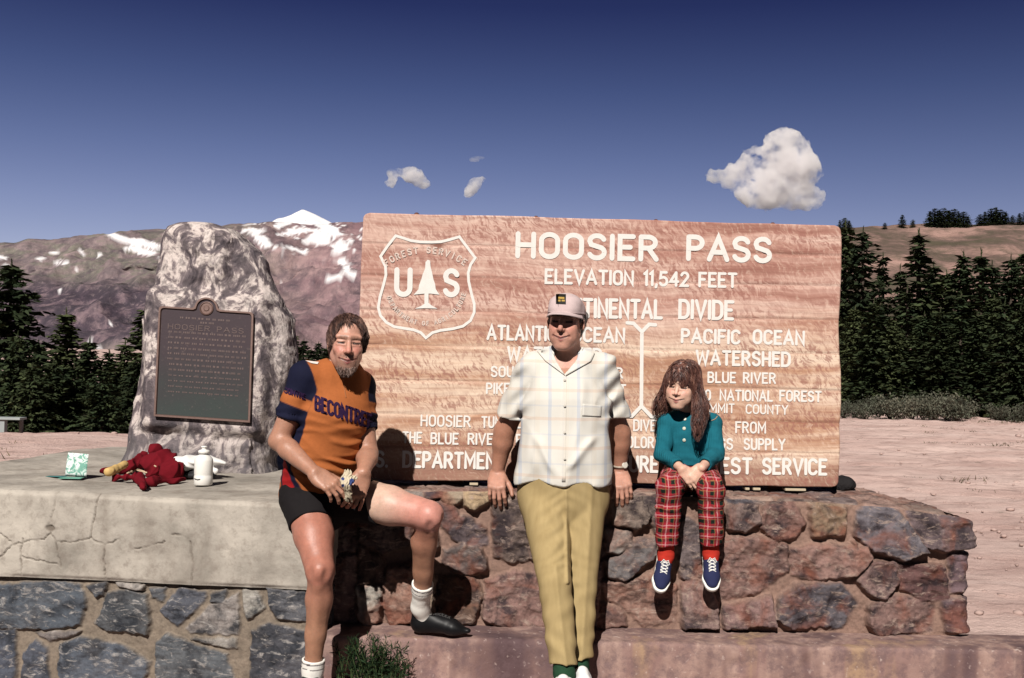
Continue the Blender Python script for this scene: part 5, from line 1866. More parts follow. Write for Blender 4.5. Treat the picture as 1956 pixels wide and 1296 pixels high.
    def folds(p):
        q = p - J['bel']
        up = q[:, 2]
        near = np.exp(-(up / .16) ** 2)
        a = np.sin(up * 150 + 14 * (q @ lat) + 2.6 * vnoise(p * np.array((9, 9, 14)), 2)) * np.clip(vnoise(p * np.array((9, 9, 22)), 6) + .25, 0, 1)
        chest = np.exp(-((up - .17) / .10) ** 2) * np.sin((q @ lat) * 70 + up * 90 + 4 * vnoise(p * 7, 3))
        return -.0105 * near * a + .005 * near * (np.abs(np.sin(up * 62 + (q @ lat) * 18 + 3.5 * vnoise(p * 8, 12))) - .5) - .0016 * chest + .002 * vnoise(p * 25, 9)
    G.disp(folds)
    for a in ('sl', 'sr'):
        e, dr = cuts[a]
        G.cap(e - dr * .015, e + dr * .05, .050, .050, .002, mode='s')
    G.cap(J['nek'] + (0, -.005, -.015), J['nek'] + (0, -.01, .06), .061, .063, .004, mode='s')
    G.cap(hemp + (0, .12, -.06), hemp + (0, .12, .012), .15, .15, .004, (fw, 1.24), mode='s')
    Vj, Fj = G.mesh(.0046)
    org, nav, redc = np.array((.385, .118, .036)), np.array((.008, .009, .027)), np.array((.34, .012, .014))
    cj = np.tile(org, (len(Vj), 1))
    qj = Vj - J['bel']
    # set-in sleeves: navy with an orange band
    def paint(m, col):
        cj[:] = cj * (1 - m[:, None]) + col * m[:, None]
    soft = lambda x, e=.0028: sstep(-e, e, x)
    for a, b in (('sl', 'el'), ('sr', 'er')):
        dr = _n(J[b] - J[a]); L = np.linalg.norm(J[b] - J[a])
        t = (Vj - J[a]) @ dr
        rad = np.linalg.norm((Vj - J[a]) - ((Vj - J[a]) @ dr)[:, None] * dr, axis=1)
        side = (Vj - J['upc']) @ lat * (-1 if a == 'sl' else 1)
        m = soft(side - .124 - .02 * np.clip((Vj[:, 2] - J[a][2]) / .06, -1, 1)) * soft(t + .35 * L) * soft(.085 - rad)
        band = soft(t - .29 * L) * soft(.45 * L - t)
        paint(m, nav)
        paint(m * band, org)
    ang = (Vj - J['pel']) @ fw
    u = (Vj - J['pel']) @ -lat
    st = soft(u - .075) * soft(J['bel'][2] + .015 - Vj[:, 2])
    w_ = np.abs(ang - .062 + (J['bel'][2] - Vj[:, 2]) * -.10)
    paint(st * soft(.056 - w_), nav)
    paint(st * soft(.034 - w_), redc)
    mj = attr_mat("jersey_knit", .85, .15, 90, .06, .25, .002)
    jer = mesh_obj("jersey", Vj, Fj, mj.m, root, attrs={"tint": cj})
    bv = bvh_of(jer)
    navm = plain("navy_lettering", (.028, .012, .045), .85, .1, .1, 60, 0)
    worn_letters(bv, "BECONTREE", 601, 782, 712, 819, 25, 5.2, navm, "chest_lettering", jer)
    worn_letters(bv, "CONTRE", 543, 750, 584, 764, 10, 2.6, navm, "sleeve_lettering", jer)
    wp = MB()  # small white mark laid over the jersey's shoulder
    pts = []
    for (x, y) in ((583, 690), (592, 688), (609, 693), (606, 697), (594, 695)):
        p, nn = cast(bv, x, y)
        if p is not None: pts.append(p + nn * .003)
    if len(pts) >= 3:
        wp.add(pts, [tuple(range(len(pts)))]).build("shoulder_mark", plain("white_shoulder_mark", (.78, .72, .68), .8), jer)
    # zip
    zz = MB(); zp = []
    for i in range(9):
        p, nn = cast(bv, 654 + i * .8, 720 + i * 5)
        if p is not None: zp.append(p + nn * .002)
    if len(zp) > 2: zz.tube(zp, .0018, 5).build("zip", plain("dull_zip", (.35, .14, .06), .6), jer)
    # ---- hair, beard
    def hair_fn(q):
        d = f_ell(q, (0, -.014, .038), (.0800, .099, .0865))
        qa = np.stack([np.abs(q[:, 0]), q[:, 1], q[:, 2]], 1)
        d = smin(d, f_cap(qa, (.072, .005, .03), (.070, .000, -.024), .0105, .007), .02)
        d = smin(d, f_cap(qa, (.045, -.07, .0), (.04, -.06, -.07), .03, .02), .03)
        op = np.minimum(f_ell(q, (.003, .105, .012), (.066, .088, .098)), f_ell(q, (0, .10, -.06), (.068, .09, .07)))
        return smax(d, -op, .022)
    HS = SDF().op('u', lambda p: hair_fn(HF.to(p)) * HF.s, HF.c - .13, HF.c + .13)
    HS.disp(lambda p: .0042 * vnoise(HF.to(p) * np.array((150, 150, 26)), 4) + .004 * vnoise(p * 45, 2))
    Vh, Fh = HS.mesh(.0033)
    fnw = lambda p: hair_fn(HF.to(p)) * HF.s
    def comb_(p, rng, t):
        q = HF.to(p)
        d = np.stack([q[:, 0] * 6 + .28, np.where(q[:, 1] > -.02, .9, -.5), -.35 - 6 * np.clip(.10 - q[:, 2], 0, .2)], 1)
        d += rng.normal(0, .16, d.shape)
        return d @ HF.M
    roots = pick_roots(Vh, Fh, 1500, 3, lambda c_: HF.to(c_)[:, 2] > -.03)
    s1 = strands(roots, comb_, fnw, 8, .060, .0019, (.0008, .006), seed=5)
    fr_roots = HF.out(np.stack([np.random.RandomState(2).uniform(-.055, .035, 80), np.random.RandomState(3).uniform(.03, .06, 80), np.full(80, .108)], 1))
    def fringe(p, rng, t):
        d = np.tile(np.array((.20, .42 - t * .9, -.5 - t * 1.2)), (len(p), 1)) + rng.normal(0, .10, (len(p), 3))
        return d @ HF.M
    s2 = strands(fr_roots, fringe, lambda p: head_sdf(HF.to(p), pr) * HF.s, 8, .058, .0018, (.001, .006), seed=8)
    hm = N("brown_hair", .55, .4)
    f = hm.noise(hm.coords(scale=(1, 1, .3)), 60, 5)
    hm.color(hm.ramp(f, [(.34, (.022, .011, .010)), (.50, (.075, .036, .028)), (.64, (.19, .10, .075))]))
    Vx, Fx = join((Vh, Fh), s1, s2)
    mesh_obj("hair", Vx, Fx, hm.m, root)
    # beard: short greying goatee with a thin moustache
    def beard_fn(q):
        qa = np.stack([np.abs(q[:, 0]), q[:, 1], q[:, 2]], 1)
        d = f_ell(q, (0, .072, -.105), (.028, .020, .020))
        d = smin(d, f_cap(qa, (.010, .072, -.116), (.036, .050, -.096), .012, .006), .012)
        d = smin(d, f_cap(qa, (.034, .078, -.072), (.028, .074, -.094), .0035, .007), .006)
        m = f_cap(qa, (.006, .0955, -.0520), (.033, .0820, -.0640), .0026, .0024)
        return np.minimum(d, m)
    BS = SDF().op('u', lambda p: beard_fn(HF.to(p)) * HF.s, HF.c - .16, HF.c + .14)
    BS.disp(lambda p: .003 * vnoise(HF.to(p) * np.array((160, 160, 40)), 4))
    Vb, Fb = BS.mesh(.0028)
    bfn = lambda p: beard_fn(HF.to(p)) * HF.s
    rb = pick_roots(Vb, Fb, 420, 6, lambda c_: HF.to(c_)[:, 2] < -.09)
    s3 = strands(rb, lambda p, rng, t: (np.tile(np.array((0, .25, -1.0)), (len(p), 1)) + rng.normal(0, .25, (len(p), 3))) @ HF.M, bfn, 5, .017, .0012, (.001, .005), seed=4, hug=.2)
    bm_ = N("greying_beard", .7, .3)
    f = bm_.noise(bm_.coords(), 120, 4)
    bm_.color(bm_.ramp(f, [(.35, (.11, .062, .048)), (.56, (.28, .19, .16)), (.70, (.44, .35, .31))]))
    Vx, Fx = join((Vb, Fb), s3)
    mesh_obj("beard", Vx, Fx, bm_.m, root)
    # ---- socks and shoes
    white = N("white_sock", .9, .15)
    st_ = white.sep(white.attr("zone").outputs["Vector"])[0]
    white.color(white.mix(st_, (.80, .77, .72), (.07, .05, .06)))
    white.bump(white.noise(white.coords(scale=(1, 1, .25)), 120, 3), .3, .003)
    for F_, kn, an, t0 in ((FR, J['kr'], J['ar'], .735), (FL, J['kl'], J['al'], .855)):
        K = SDF()
        top = lerp3(kn, an, t0); dr = _n(an - kn)
        K.cap(top - dr * .03, an, .043, .0385, .012, cut=(top, -dr))
        K.cap(top - dr * .03, top + dr * .035, .047, .046, .006, cut=(top, -dr))
        K.cap(an, F_.out((0, .058, .06)), .038, .035, .02).cap(F_.out((0, .05, .05)), F_.out((0, .13, .036)), .030, .024, .02)
        K.disp(lambda p: .0008 * vnoise(p * np.array((30, 30, 60)), 3))
        K.cap(top - dr * .05, top + dr * .02, .0375, .0375, .002, mode='s')
        Vk, Fk = K.mesh(.004)
        h_ = (Vk - top) @ dr
        stripe = ((np.abs(h_ - .010) < .0028) | (np.abs(h_ - .030) < .0016)) * 1.0
        mesh_obj("sock", Vk, Fk, white.m, root, attrs={"zone": np.stack([stripe] * 3, 1)})
    lea = N("black_leather", .45, .22)
    lea.color((.006, .006, .007)); lea.bump(lea.noise(lea.coords(), 60, 4), .12, .003)
    for F_ in (FR, FL):
        K = SDF()
        L = .262
        o = F_.out
        K.cap(o((0, .036, .040)), o((0, .11, .036)), .040, .034, .015).cap(o((0, .11, .036)), o((0, .185, .030)), .033, .037, .02, (F_.u, 1.15)).cap(o((0, .185, .026)), o((0, .245, .020)), .037, .017, .02, (F_.u, 1.35))
        K.cap(o((0, .07, .066)), o((0, .175, .038)), .038, .029, .02)
        K.cap(o((0, .038, .04)), o((0, .040, .095)), .040, .039, .01)
        K.clip(o((0, .0, .088)), _n(F_.u + F_.f * .06))
        K.disp(lambda p: .0012 * vnoise(p * 40, 3))
        K.ell(o((0, .105, -.028)), (.05, .04, .034), np.array((F_.r, F_.f, F_.u)), .01, 's')
        K.clip(o((0, 0, .0)), -F_.u)
        Vk, Fk = K.mesh(.0032)
        sh = mesh_obj("shoe", Vk, Fk, lea.m, root)
        lc = MB()
        if F_ is FR:
            sb = bvh_of(sh)
            def on(x, y):
                p = sb.ray_cast(Vector(F_.out((x, y, .3))), -Vector(F_.u))
                return (p[0] + Vector(F_.u) * .0015) if p[0] is not None else Vector(F_.out((x, y, .06)))
            for i in range(5):
                for sg in (1, -1):
                    lc.tube([on(x * sg, .105 + i * .015 + x * .3) for x in np.linspace(-.016, .016, 6)], .0021, 5)
            lc.build("laces", plain("grey_laces", (.075, .072, .072), .7), sh)
    return root, J, HF, bv


cyclist, CJ, CHF, cyc_bvh = make_cyclist()


def make_gloves():
    """Crumpled pale cycling gloves pinched between his fingers."""
    c = P(664, 926, 4.262)
    root = thing("cycling_gloves", "crumpled pale leather cycling gloves with blue trim held between the cyclist's hands", "gloves", tuple(c - np.array((0, 0, .06))))
    K = SDF()
    K.cap(P(664, 906, 4.27), P(662, 925, 4.255), .017, .020, .012, ((0, 1, 0), 1.5)).cap(P(662, 925, 4.255), P(666, 948, 4.27), .018, .010, .012, ((0, 1, 0), 1.4))
    K.cap(P(662, 925, 4.25), P(676, 913, 4.27), .011, .010, .008).cap(P(664, 944, 4.27), P(662, 956, 4.28), .009, .006, .006).cap(P(668, 946, 4.27), P(671, 957, 4.285), .008, .005, .006)
    K.cap(P(656, 915, 4.26), P(652, 922, 4.27), .009, .008, .006)
    K.disp(lambda p: .0035 * vnoise(p * 90, 5) + .003 * np.sin(p[:, 0] * 420 + 9 * vnoise(p * 40, 2)))
    V, F = K.mesh(.0026)
    x, y, _ = PX(V)
    blue = (np.hypot(x - 672, (y - 922) * .7) < 5.5) | (np.hypot(x - 655, y - 915) < 3.2) | (np.hypot(x - 655, y - 928) < 3)
    cc = np.where(blue[:, None], np.array((.03, .05, .17)), np.array((.56, .48, .35)))
    mesh_obj("leather", V, F, attr_mat("pale_glove_leather", .7, .3, 90, .2, .3, .003).m, root, attrs={"tint": cc})


make_gloves()


# ================================================================== THE STANDING MAN
def make_man():
    root = thing("person", "man in pale cap, white plaid shirt and khaki trousers leaning on the stone wall", "person", (float(P(1085, 1290, 4.5)[0]), 4.55, .10))
    J = dict(pel=P(1077, 940, 4.70), wai=P(1077, 880, 4.69), che=P(1082, 775, 4.72), upc=P(1083, 715, 4.755), nek=P(1084, 688, 4.755),
             sl=P(1019, 706, 4.76), el=P(964, 824, 4.86), wl=P(950, 903, 4.895), sr=P(1150, 706, 4.76), er=P(1184, 828, 4.86), wr=P(1184, 901, 4.895),
             hl=P(1038, 945, 4.70), kl=P(1060, 1112, 4.475), al=P(1078, 1288, 4.385), hr=P(1112, 945, 4.70), kr=P(1109, 1112, 4.585), ar=P(1105, 1284, 4.51))
    fw = np.array((0, -1.0, 0)); lat = np.array((1.0, 0, 0))
    HF = head_frame(1081, 617, 4.70, -15, 2, 2, .975)
    pr = dict(HEADP, face_w=1.0, jaw=.94, nose=1.0, cheek=1.15, smile=2.1, crease=1.35, full=1)
    S = SDF()
    S.cap(J['pel'], J['wai'], .17, .16, .03, (fw, 1.4)).cap(J['wai'], J['che'], .16, .17, .04, (fw, 1.4)).cap(J['che'], J['upc'], .165, .12, .04, (fw, 1.5))
    S.cap(J['upc'], J['nek'], .10, .058, .04, (fw, 1.25)).cap(J['nek'] + (0, .012, -.03), HF.out((0, -.022, -.055)), .062, .058, .02)
    for a, b, c in (('sl', 'el', 'wl'), ('sr', 'er', 'wr')):
        S.cap(lerp3(J['upc'], J[a], .5), J[a], .08, .058, .035).cap(J[a], J[b], .054, .044, .02)
        mid = lerp3(J[b], J[c], .28)
        S.cap(J[b], mid, .043, .0445, .03).cap(mid, J[c], .0445, .028, .02)
    for h_, k_, a_ in (('hl', 'kl', 'al'), ('hr', 'kr', 'ar')):
        S.cap(J[h_], J[k_], .075, .05, .02).cap(J[k_], J[a_], .048, .032, .02)
        S.cap(J[a_], J[a_] + (0, -.16, -.10), .032, .026, .02)
    add_head(S, HF, pr)
    fl, fr = _n((-.02, -.78, -.62)), _n((.10, -.78, -.62))
    add_hand(S, J['wl'], fl, (-.12, -.62, .78), (1, 0, 0), 1.06, thumb=(38, 14), spread=6, curls=[(46, 36, 14), (46, 36, 14), (46, 36, 14), (46, 36, 14)])
    add_hand(S, J['wr'], fr, (-.05, -.62, .78), (-1, 0, 0), 1.06, thumb=(26, 8), spread=5, curls=[(46, 34, 12), (46, 34, 12), (46, 34, 12), (46, 34, 12)])
    hb1, hb2 = hand_box(J['wl'], fl, 1.05), hand_box(J['wr'], fr, 1.05)
    V, F = patchwork(S, .0065, [(HF.c - .135, HF.c + .135, .0026), (*hb1, .0027), (*hb2, .0027)])
    c = face_tint(V, HF, (.55, .285, .215), (.42, .16, .14), (.12, .085, .07), cheek=(.56, .21, .165), cheek_amt=.5, slit=.0036, smile=2.1)
    arm = np.linalg.norm(V - HF.c, axis=1) > .2
    c[arm] = np.array((.40, .19, .125))
    hd = (np.minimum(np.linalg.norm(V - J['wl'] - fl * .08, axis=1), np.linalg.norm(V - J['wr'] - fr * .08, axis=1)) / .12)[:, None]
    c = np.where(arm[:, None], c * np.clip(hd, 0, 1) + np.array((.50, .265, .20)) * (1 - np.clip(hd, 0, 1)), c)
    c = c * (1 + .12 * fbm(V * 14, 3, 7)[:, None])
    mesh_obj("body", V, F, skin_mat("tanned_skin", .5, .4), root, attrs={"tint": c})
    # ---- trousers
    T = SDF()
    T.cap(J['pel'] + (0, .0, -.015), J['wai'], .200, .190, .03, (fw, 1.42))
    for h_, k_, a_, r1 in (('hl', 'kl', 'al', .055), ('hr', 'kr', 'ar', .057)):
        ax = _n(J[a_] - J[k_])
        hem = lerp3(J[k_], J[a_], .895 if h_ == 'hl' else .865)
        T.cap(J[h_] + (0, 0, .01), J[k_], .112, .070, .014 if h_ == 'hl' else .006)
        T.cap(J[k_], lerp3(J[k_], J[a_], .97), .070, r1, .004, cut=(hem, _n(ax + np.array((-.10 if h_ == 'hl' else .28, 0, 0)))))

    def creases(p):
        x, y, _ = PX(p)
        crotch = np.exp(-(((x - 1079) / 46) ** 2)) * np.exp(-(((y - 1010) / 85) ** 2))
        s = np.sin((y - 940) * .24 + np.abs(x - 1079) * -.15 + 4.5 * vnoise(p * np.array((7, 7, 11)), 3))
        seam = -.010 * np.exp(-((x - 1081 - (y - 940) * .02) / 3.5) ** 2) * (y > 935) * (y < 1115)
        kn = np.exp(-((y - 1165) / 55) ** 2) * np.sin((y - 1100) * .14 + (x - 1080) * .07 + 2 * vnoise(p * 9, 5))
        pr_ = .006 * np.exp(-((x - (1045 + (y - 945) * .11)) / 5) ** 2) * (y > 1080) + .006 * np.exp(-((x - (1130 - (y - 945) * .06)) / 5) ** 2)
        lo = np.exp(-((y - 1235) / 32) ** 2) * np.sin((y - 1200) * .13 + (x - 1085) * -.12)
        return -(.0048 * crotch * s * (.5 + vnoise(p * np.array((20, 20, 9)), 9) * .5) + seam * -1 + .0036 * kn * (.6 + .4 * vnoise(p * 8, 2)) + pr_ + .0045 * lo) + .002 * vnoise(p * 16, 4)
    T.disp(creases)
    for h_, k_, a_, r1 in (('hl', 'kl', 'al', .055), ('hr', 'kr', 'ar', .057)):
        hem = lerp3(J[k_], J[a_], .88)
        T.cap(lerp3(J[k_], J[a_], .84), lerp3(J[k_], J[a_], 1.15), r1 - .017, r1 - .014, .004, mode='s')
    Vt, Ft = T.mesh(.0052)
    kh = N("khaki_twill", .85, .15)
    f = kh.noise(kh.coords(scale=(1, 1, .3)), 30, 5)
    kh.color(kh.ramp(f, [(.3, (.34, .25, .118)), (.7, (.42, .315, .155))]))
    kh.bump(kh.noise(kh.coords(), 300, 2), .2, .002)
    mesh_obj("trousers", Vt, Ft, kh.m, root)
    # ---- shirt
    G = SDF()
    hem = P(1075, 925, 4.60)
    G.cap(J['pel'] + (0, 0, -.03), J['wai'] + (.0, 0, .0), .222, .194, .03, (fw, 1.42), cut=(hem, (-.02, -.05, -1)))
    G.cap(J['wai'], J['che'], .192, .188, .04, (fw, 1.40)).cap(J['che'], J['upc'], .184, .138, .04, (fw, 1.45))
    G.cap(J['upc'], J['nek'] + (0, .01, -.01), .112, .075, .045, (fw, 1.2), cut=(J['nek'] + (0, 0, .0), (0, -.55, 1)))
    cuts = {}
    for a, b, ox in (('sl', 'el', -.0), ('sr', 'er', .0)):
        G.cap(lerp3(J['upc'], J[a], .5), J[a] + (0, 0, .004), .094, .066, .04)
        e = lerp3(J[a], J[b], .70) + np.array((ox, -.0, 0)); dr = _n(J[b] - J[a] + np.array((.10 if a == 'sl' else -.10, 0, 0)))
        G.cap(J[a], e + (J[b] - J[a]) * .12, .065, .073, .03, cut=(e, dr))
        cuts[a] = (e, dr)

    def folds(p):
        x, y, _ = PX(p)
        f1 = np.exp(-((x - 1032 - (y - 850) * .45) / 9) ** 2) * sstep(825, 850, y) * (1 - sstep(890, 915, y))
        f2 = np.exp(-((x - 1122 + (y - 850) * .75) / 10) ** 2) * sstep(828, 850, y) * (1 - sstep(885, 905, y))
        hemw = np.exp(-((y - 915) / 22) ** 2) * np.sin((x - 980) * .075 + 1.2)
        ver = np.sin(x * .10 + 3 * vnoise(p * 7, 4)) * sstep(770, 860, y) * .35
        gen = vnoise(p * np.array((11, 11, 6)), 7)
        slv = np.exp(-((np.abs(x - 1080) - 92) / 22) ** 2) * (y < 800) * np.sin((y - 690) * .16 + x * .12)
        return -(.018 * f1 + .019 * f2 + .010 * hemw + .006 * ver + .008 * gen + .007 * slv - .007 * (np.abs(np.sin(x * .045 + (y - 700) * .012 + 3.2 * vnoise(p * np.array((8, 8, 4)), 15))) - .5) * sstep(700, 780, y) + .004 * vnoise(p * np.array((26, 26, 12)), 11))
    G.disp(folds)
    for a in ('sl', 'sr'):
        e, dr = cuts[a]
        G.cap(e - dr * .03, e + dr * .06, .049, .052, .002, mode='s')
    G.cap(hem + (0, .10, -.06), hem + (0, .10, .006), .165, .165, .004, (fw, 1.35), mode='s')
    # open collar: a V cut down the front
    vb = P(1079, 717, 4.60)
    G.cap(J['nek'] + (0, -.01, -.02), J['nek'] + (0, 0, .06), .064, .066, .004, mode='s')
    for t in np.linspace(0, 1, 6):
        q = lerp3(P(1079, 712, 4.61), P(1082, 676, 4.66), t)
        G.cap(q + (0, -.06, 0), q + (0, .05, 0), .006 + .045 * t, .006 + .045 * t, .003, mode='s')
    Vg, Fg = G.mesh(.0048)
    sm = N("pale_plaid_cotton", .85, .15)
    v = sm.coords(scale=(1, 1, 1))
    xyz = sm.sep(v)
    def lines(sock, freq, off, wid):
        fr_ = sm.math('FRACT', sm.math('ADD', sm.math('MULTIPLY', sock, freq), off))
        return sm.math('LESS_THAN', sm.math('ABSOLUTE', sm.math('SUBTRACT', fr_, .5)), wid)
    wv = sm.math('MULTIPLY', sm.math('SUBTRACT', sm.noise(v, 9, 3), .5), .010)
    X = sm.math('ADD', xyz[0], wv); Z = sm.math('ADD', xyz[2], wv)
    c = sm.mix(sm.math('MULTIPLY', lines(X, 8.2, .28, .06), .30), (.65, .625, .575), (.25, .35, .54))
    c = sm.mix(sm.math('MULTIPLY', lines(X, 8.2, .72, .10), .12), c, (.60, .47, .31))
    c = sm.mix(sm.math('MULTIPLY', lines(Z, 8.2, .10, .03), .2), c, (.31, .38, .53))
    c = sm.mix(sm.math('MULTIPLY', lines(Z, 8.2, .55, .055), .30), c, (.60, .38, .26))
    c = sm.mix(sm.math('MULTIPLY', lines(X, 16.4, .1, .03), .12), c, (.36, .43, .57))
    sm.color(c)
    sm.bump(sm.noise(v, 200, 2), .2, .002)
    shirt = mesh_obj("shirt", Vg, Fg, sm.m, root)
    bv = bvh_of(shirt)

    def flap(poly, name, off, thick=.005, nsub=9):
        """A cloth flap lying on the shirt: the quad poly in px, as a bilinear grid with thickness."""
        a, b, c_, d = [np.array(p, float) for p in poly]
        top, bot = [], []
        for i in range(nsub + 1):
            for j in range(nsub + 1):
                s, t = i / nsub, j / nsub
                q = a * (1 - s) * (1 - t) + b * s * (1 - t) + c_ * s * t + d * (1 - s) * t
                p, n = cast(bv, *q)
                if p is None or (Vector(_L) - p).length > 4.95:
                    p = Vector(P(q[0], q[1], 4.70)); n = Vector((0, -1, 0))
                top.append(p); bot.append(n)
        top = np.array([p[:] for p in top]).reshape(nsub + 1, nsub + 1, 3)
        for _ in range(3):                                   # cloth stays smooth over the fold beneath
            s_ = top.copy()
            s_[1:-1, 1:-1] = (top[:-2, 1:-1] + top[2:, 1:-1] + top[1:-1, :-2] + top[1:-1, 2:]) / 4
            top = s_
        up = (top + np.array((0, -1, .25)) * off).reshape(-1, 3)
        dn = up + np.array((0, thick, 0))
        n1 = nsub + 1
        F = grid_faces(n1, n1)
        ring = [i * n1 for i in range(n1)] + [nsub * n1 + k for k in range(1, n1)] + [i * n1 + nsub for i in range(nsub - 1, -1, -1)] + [k for k in range(nsub - 1, 0, -1)]
        ring = np.array(ring); nx_ = np.roll(ring, -1)
        Fs = np.stack([ring, ring + len(up), nx_ + len(up), nx_], 1)
        return mesh_obj(name, np.concatenate([up, dn]), np.concatenate([F, F[:, ::-1] + len(up), Fs]), sm.m, shirt)
    flap([(1049, 662), (1079, 718), (1041, 690), (1026, 672)], "collar", .0065)
    flap([(1112, 664), (1080, 719), (1129, 691), (1136, 676)], "collar", .0065)
    flap([(1113, 772), (1150, 776), (1148, 797), (1112, 795)], "pocket", .0035, .003)
    flap([(1075, 720), (1082, 720), (1080, 921), (1073, 921)], "placket", .003, .003, 20)
    bt = MB()
    for y in (726, 775, 826, 876):
        p, n = cast(bv, 1078.5, y)
        if p is not None: bt.lathe(p + Vector((0, -.008, 0)), [(.0055, 0), (.0055, .003), (.002, .0035)], 10, Matrix.Rotation(R(90), 3, 'X'))
    bt.build("buttons", plain("shirt_button", (.62, .58, .52), .4), shirt)
    # ---- belt line is hidden; cap
    A = SDF()
    o = HF.out
    def cap_fn(q):
        d = f_ell(q, (0, -.010, .046), (.084, .103, .080))
        d = smin(d, f_cap(q, (-.030, .058, .060), (.030, .058, .060), .036, .036), .03)
        d = smin(d, f_ell(q, (0, .02, .088), (.070, .068, .040)), .02)
        low = -(q[:, 2] - (.040 - .10 * np.clip(-q[:, 1], 0, 1)))
        d = np.maximum(d, low)
        inn = f_ell(q, (0, -.010, .030), (.079, .096, .082))
        return np.maximum(d, -np.maximum(inn, q[:, 2] - .06))
    A.op('u', lambda p: cap_fn(HF.to(p)) * HF.s, HF.c - .12, HF.c + .16)
    A.disp(lambda p: .0018 * vnoise(p * 30, 4) - .0022 * np.exp(-((HF.to(p)[:, 2] - .043) / .002) ** 2))
    Vc, Fc = A.mesh(.003)
    cm = plain("faded_pink_grey_cotton", (.56, .44, .435), .9, .1, .10, 70, .25)
    cap_ = mesh_obj("cap", Vc, Fc, cm, root)
    n1, n2 = 28, 9
    up, dn = [], []
    for i in range(n1 + 1):
        g = R(-74 + 148 * i / n1)
        for j in range(n2 + 1):
            t = j / n2
            e = 1 - abs(math.sin(g)) ** 2.2
            rx, ry = .078 + .010 * t, .088 + .076 * t * max(e, 0) ** .6
            x, y = rx * math.sin(g), -.002 + ry * math.cos(g)
            z = .048 - .012 * t - .014 * (x / .09) ** 2 * (.3 + t)
            up.append(o((x, y, z + .002))); dn.append(o((x, y, z - .003)))
    F = grid_faces(n1 + 1, n2 + 1)
    m1 = n2 + 1
    ring = [i * m1 for i in range(n1 + 1)] + [n1 * m1 + k for k in range(1, m1)] + [i * m1 + n2 for i in range(n1 - 1, -1, -1)] + [k for k in range(n2 - 1, 0, -1)]
    ring = np.array(ring); nx_ = np.roll(ring, -1)
    mesh_obj("brim", np.array(up + dn), np.concatenate([F, F[:, ::-1] + len(up), np.stack([ring, ring + len(up), nx_ + len(up), nx_], 1)]), cm, cap_)
    cb = bvh_of(cap_)

    def cap_patch(x0, y0, x1, y1, name, mat, off, n=6):
        V_ = []
        for i in range(n + 1):
            for j in range(n + 1):
                p, nn = cast(cb, x0 + (x1 - x0) * i / n, y0 + (y1 - y0) * j / n + (x0 - 1063 + (x1 - x0) * i / n) * .05)
                V_.append(p + nn * off if p is not None else Vector(P(x0, y0, 4.55)))
        return mesh_obj(name, [v[:] for v in V_], grid_faces(n + 1, n + 1), mat, cap_)
    cap_patch(1062, 562, 1081, 581, "patch", plain("black_badge", (.012, .012, .010), .7), .0015)
    ym = plain("yellow_badge_thread", (.42, .27, .06), .7)
    for i, (a, b, c_, d) in enumerate(((1065, 568, 1078, 571.5), (1064.5, 573, 1071, 576.5), (1073, 573, 1079, 576))):
        cap_patch(a, b, c_, d, "badge_mark", ym, .0026, 3)
    bn = MB(); bn.lathe(o((0, -.006, .124)), [(.008, 0), (.007, .003), (.003, .005)], 10); bn.build("top_button", cm, cap_)
    # ---- grey hair below the cap
    def hair_fn(q):
        qa = np.stack([np.abs(q[:, 0]), q[:, 1], q[:, 2]], 1)
        d = f_cap(qa, (.071, .012, .035), (.072, -.03, -.012), .011, .013)
        d = smin(d, f_cap(qa, (.06, -.055, .03), (.045, -.065, -.05), .03, .018), .02)
        d = smin(d, f_cap(qa, (.070, .026, .034), (.0695, .022, .004), .0075, .0045), .008)
        return d
    HS = SDF().op('u', lambda p: hair_fn(HF.to(p)) * HF.s, HF.c - .12, HF.c + .12)
    HS.disp(lambda p: .002 * vnoise(HF.to(p) * np.array((150, 150, 30)), 4))
    Vh, Fh = HS.mesh(.003)
    rt = pick_roots(Vh, Fh, 260, 3, lambda c_: HF.to(c_)[:, 2] > -.03)
    s1 = strands(rt, lambda p, rng, t: (np.stack([HF.to(p)[:, 0] * 0, np.full(len(p), -.6), np.full(len(p), -.8)], 1) + rng.normal(0, .15, (len(p), 3))) @ HF.M, lambda p: hair_fn(HF.to(p)) * HF.s, 6, .03, .0013, (.0005, .003), seed=5)
    hm = N("grey_hair", .6, .4)
    f = hm.noise(hm.coords(scale=(1, 1, .3)), 80, 5)
    hm.color(hm.ramp(f, [(.3, (.09, .08, .08)), (.6, (.30, .27, .26)), (.8, (.5, .46, .44))]))
    Vx, Fx = join((Vh, Fh), s1)
    mesh_obj("hair", Vx, Fx, hm.m, root)
    # ---- watch
    wm = MB()
    wax = _n(J['wr'] - J['er']); wc = J['wr'] - wax * .030
    a1 = _n(np.cross(wax, (0, 1, 0))); a2 = np.cross(wax, a1)
    wm.tube([Vector(wc + (a1 * math.cos(t) * .0335 + a2 * math.sin(t) * .0335)) for t in np.linspace(0, 6.2832, 25)], .005, 6, False)
    wt = wm.build("wristwatch", plain("steel_strap", (.35, .30, .24), .35, .5), root, smooth=True)
    wf = MB(); fd = _n(np.array((.55, -.8, .1)))
    Mq = Vector(fd).to_track_quat('Z', 'Y').to_matrix()
    wf.lathe(wc + fd * .032, [(.0155, 0), (.0155, .005), (.013, .0065)], 18, Mq)
    wf.build("watch_face", plain("pale_dial", (.70, .66, .58), .3, .5), wt)
    # ---- socks and shoes
    gsock = plain("dark_green_sock", (.020, .055, .030), .9, .1, .25, 60, .3)
    wht = plain("white_canvas", (.78, .78, .77), .8, .2, .06, 60, .2)
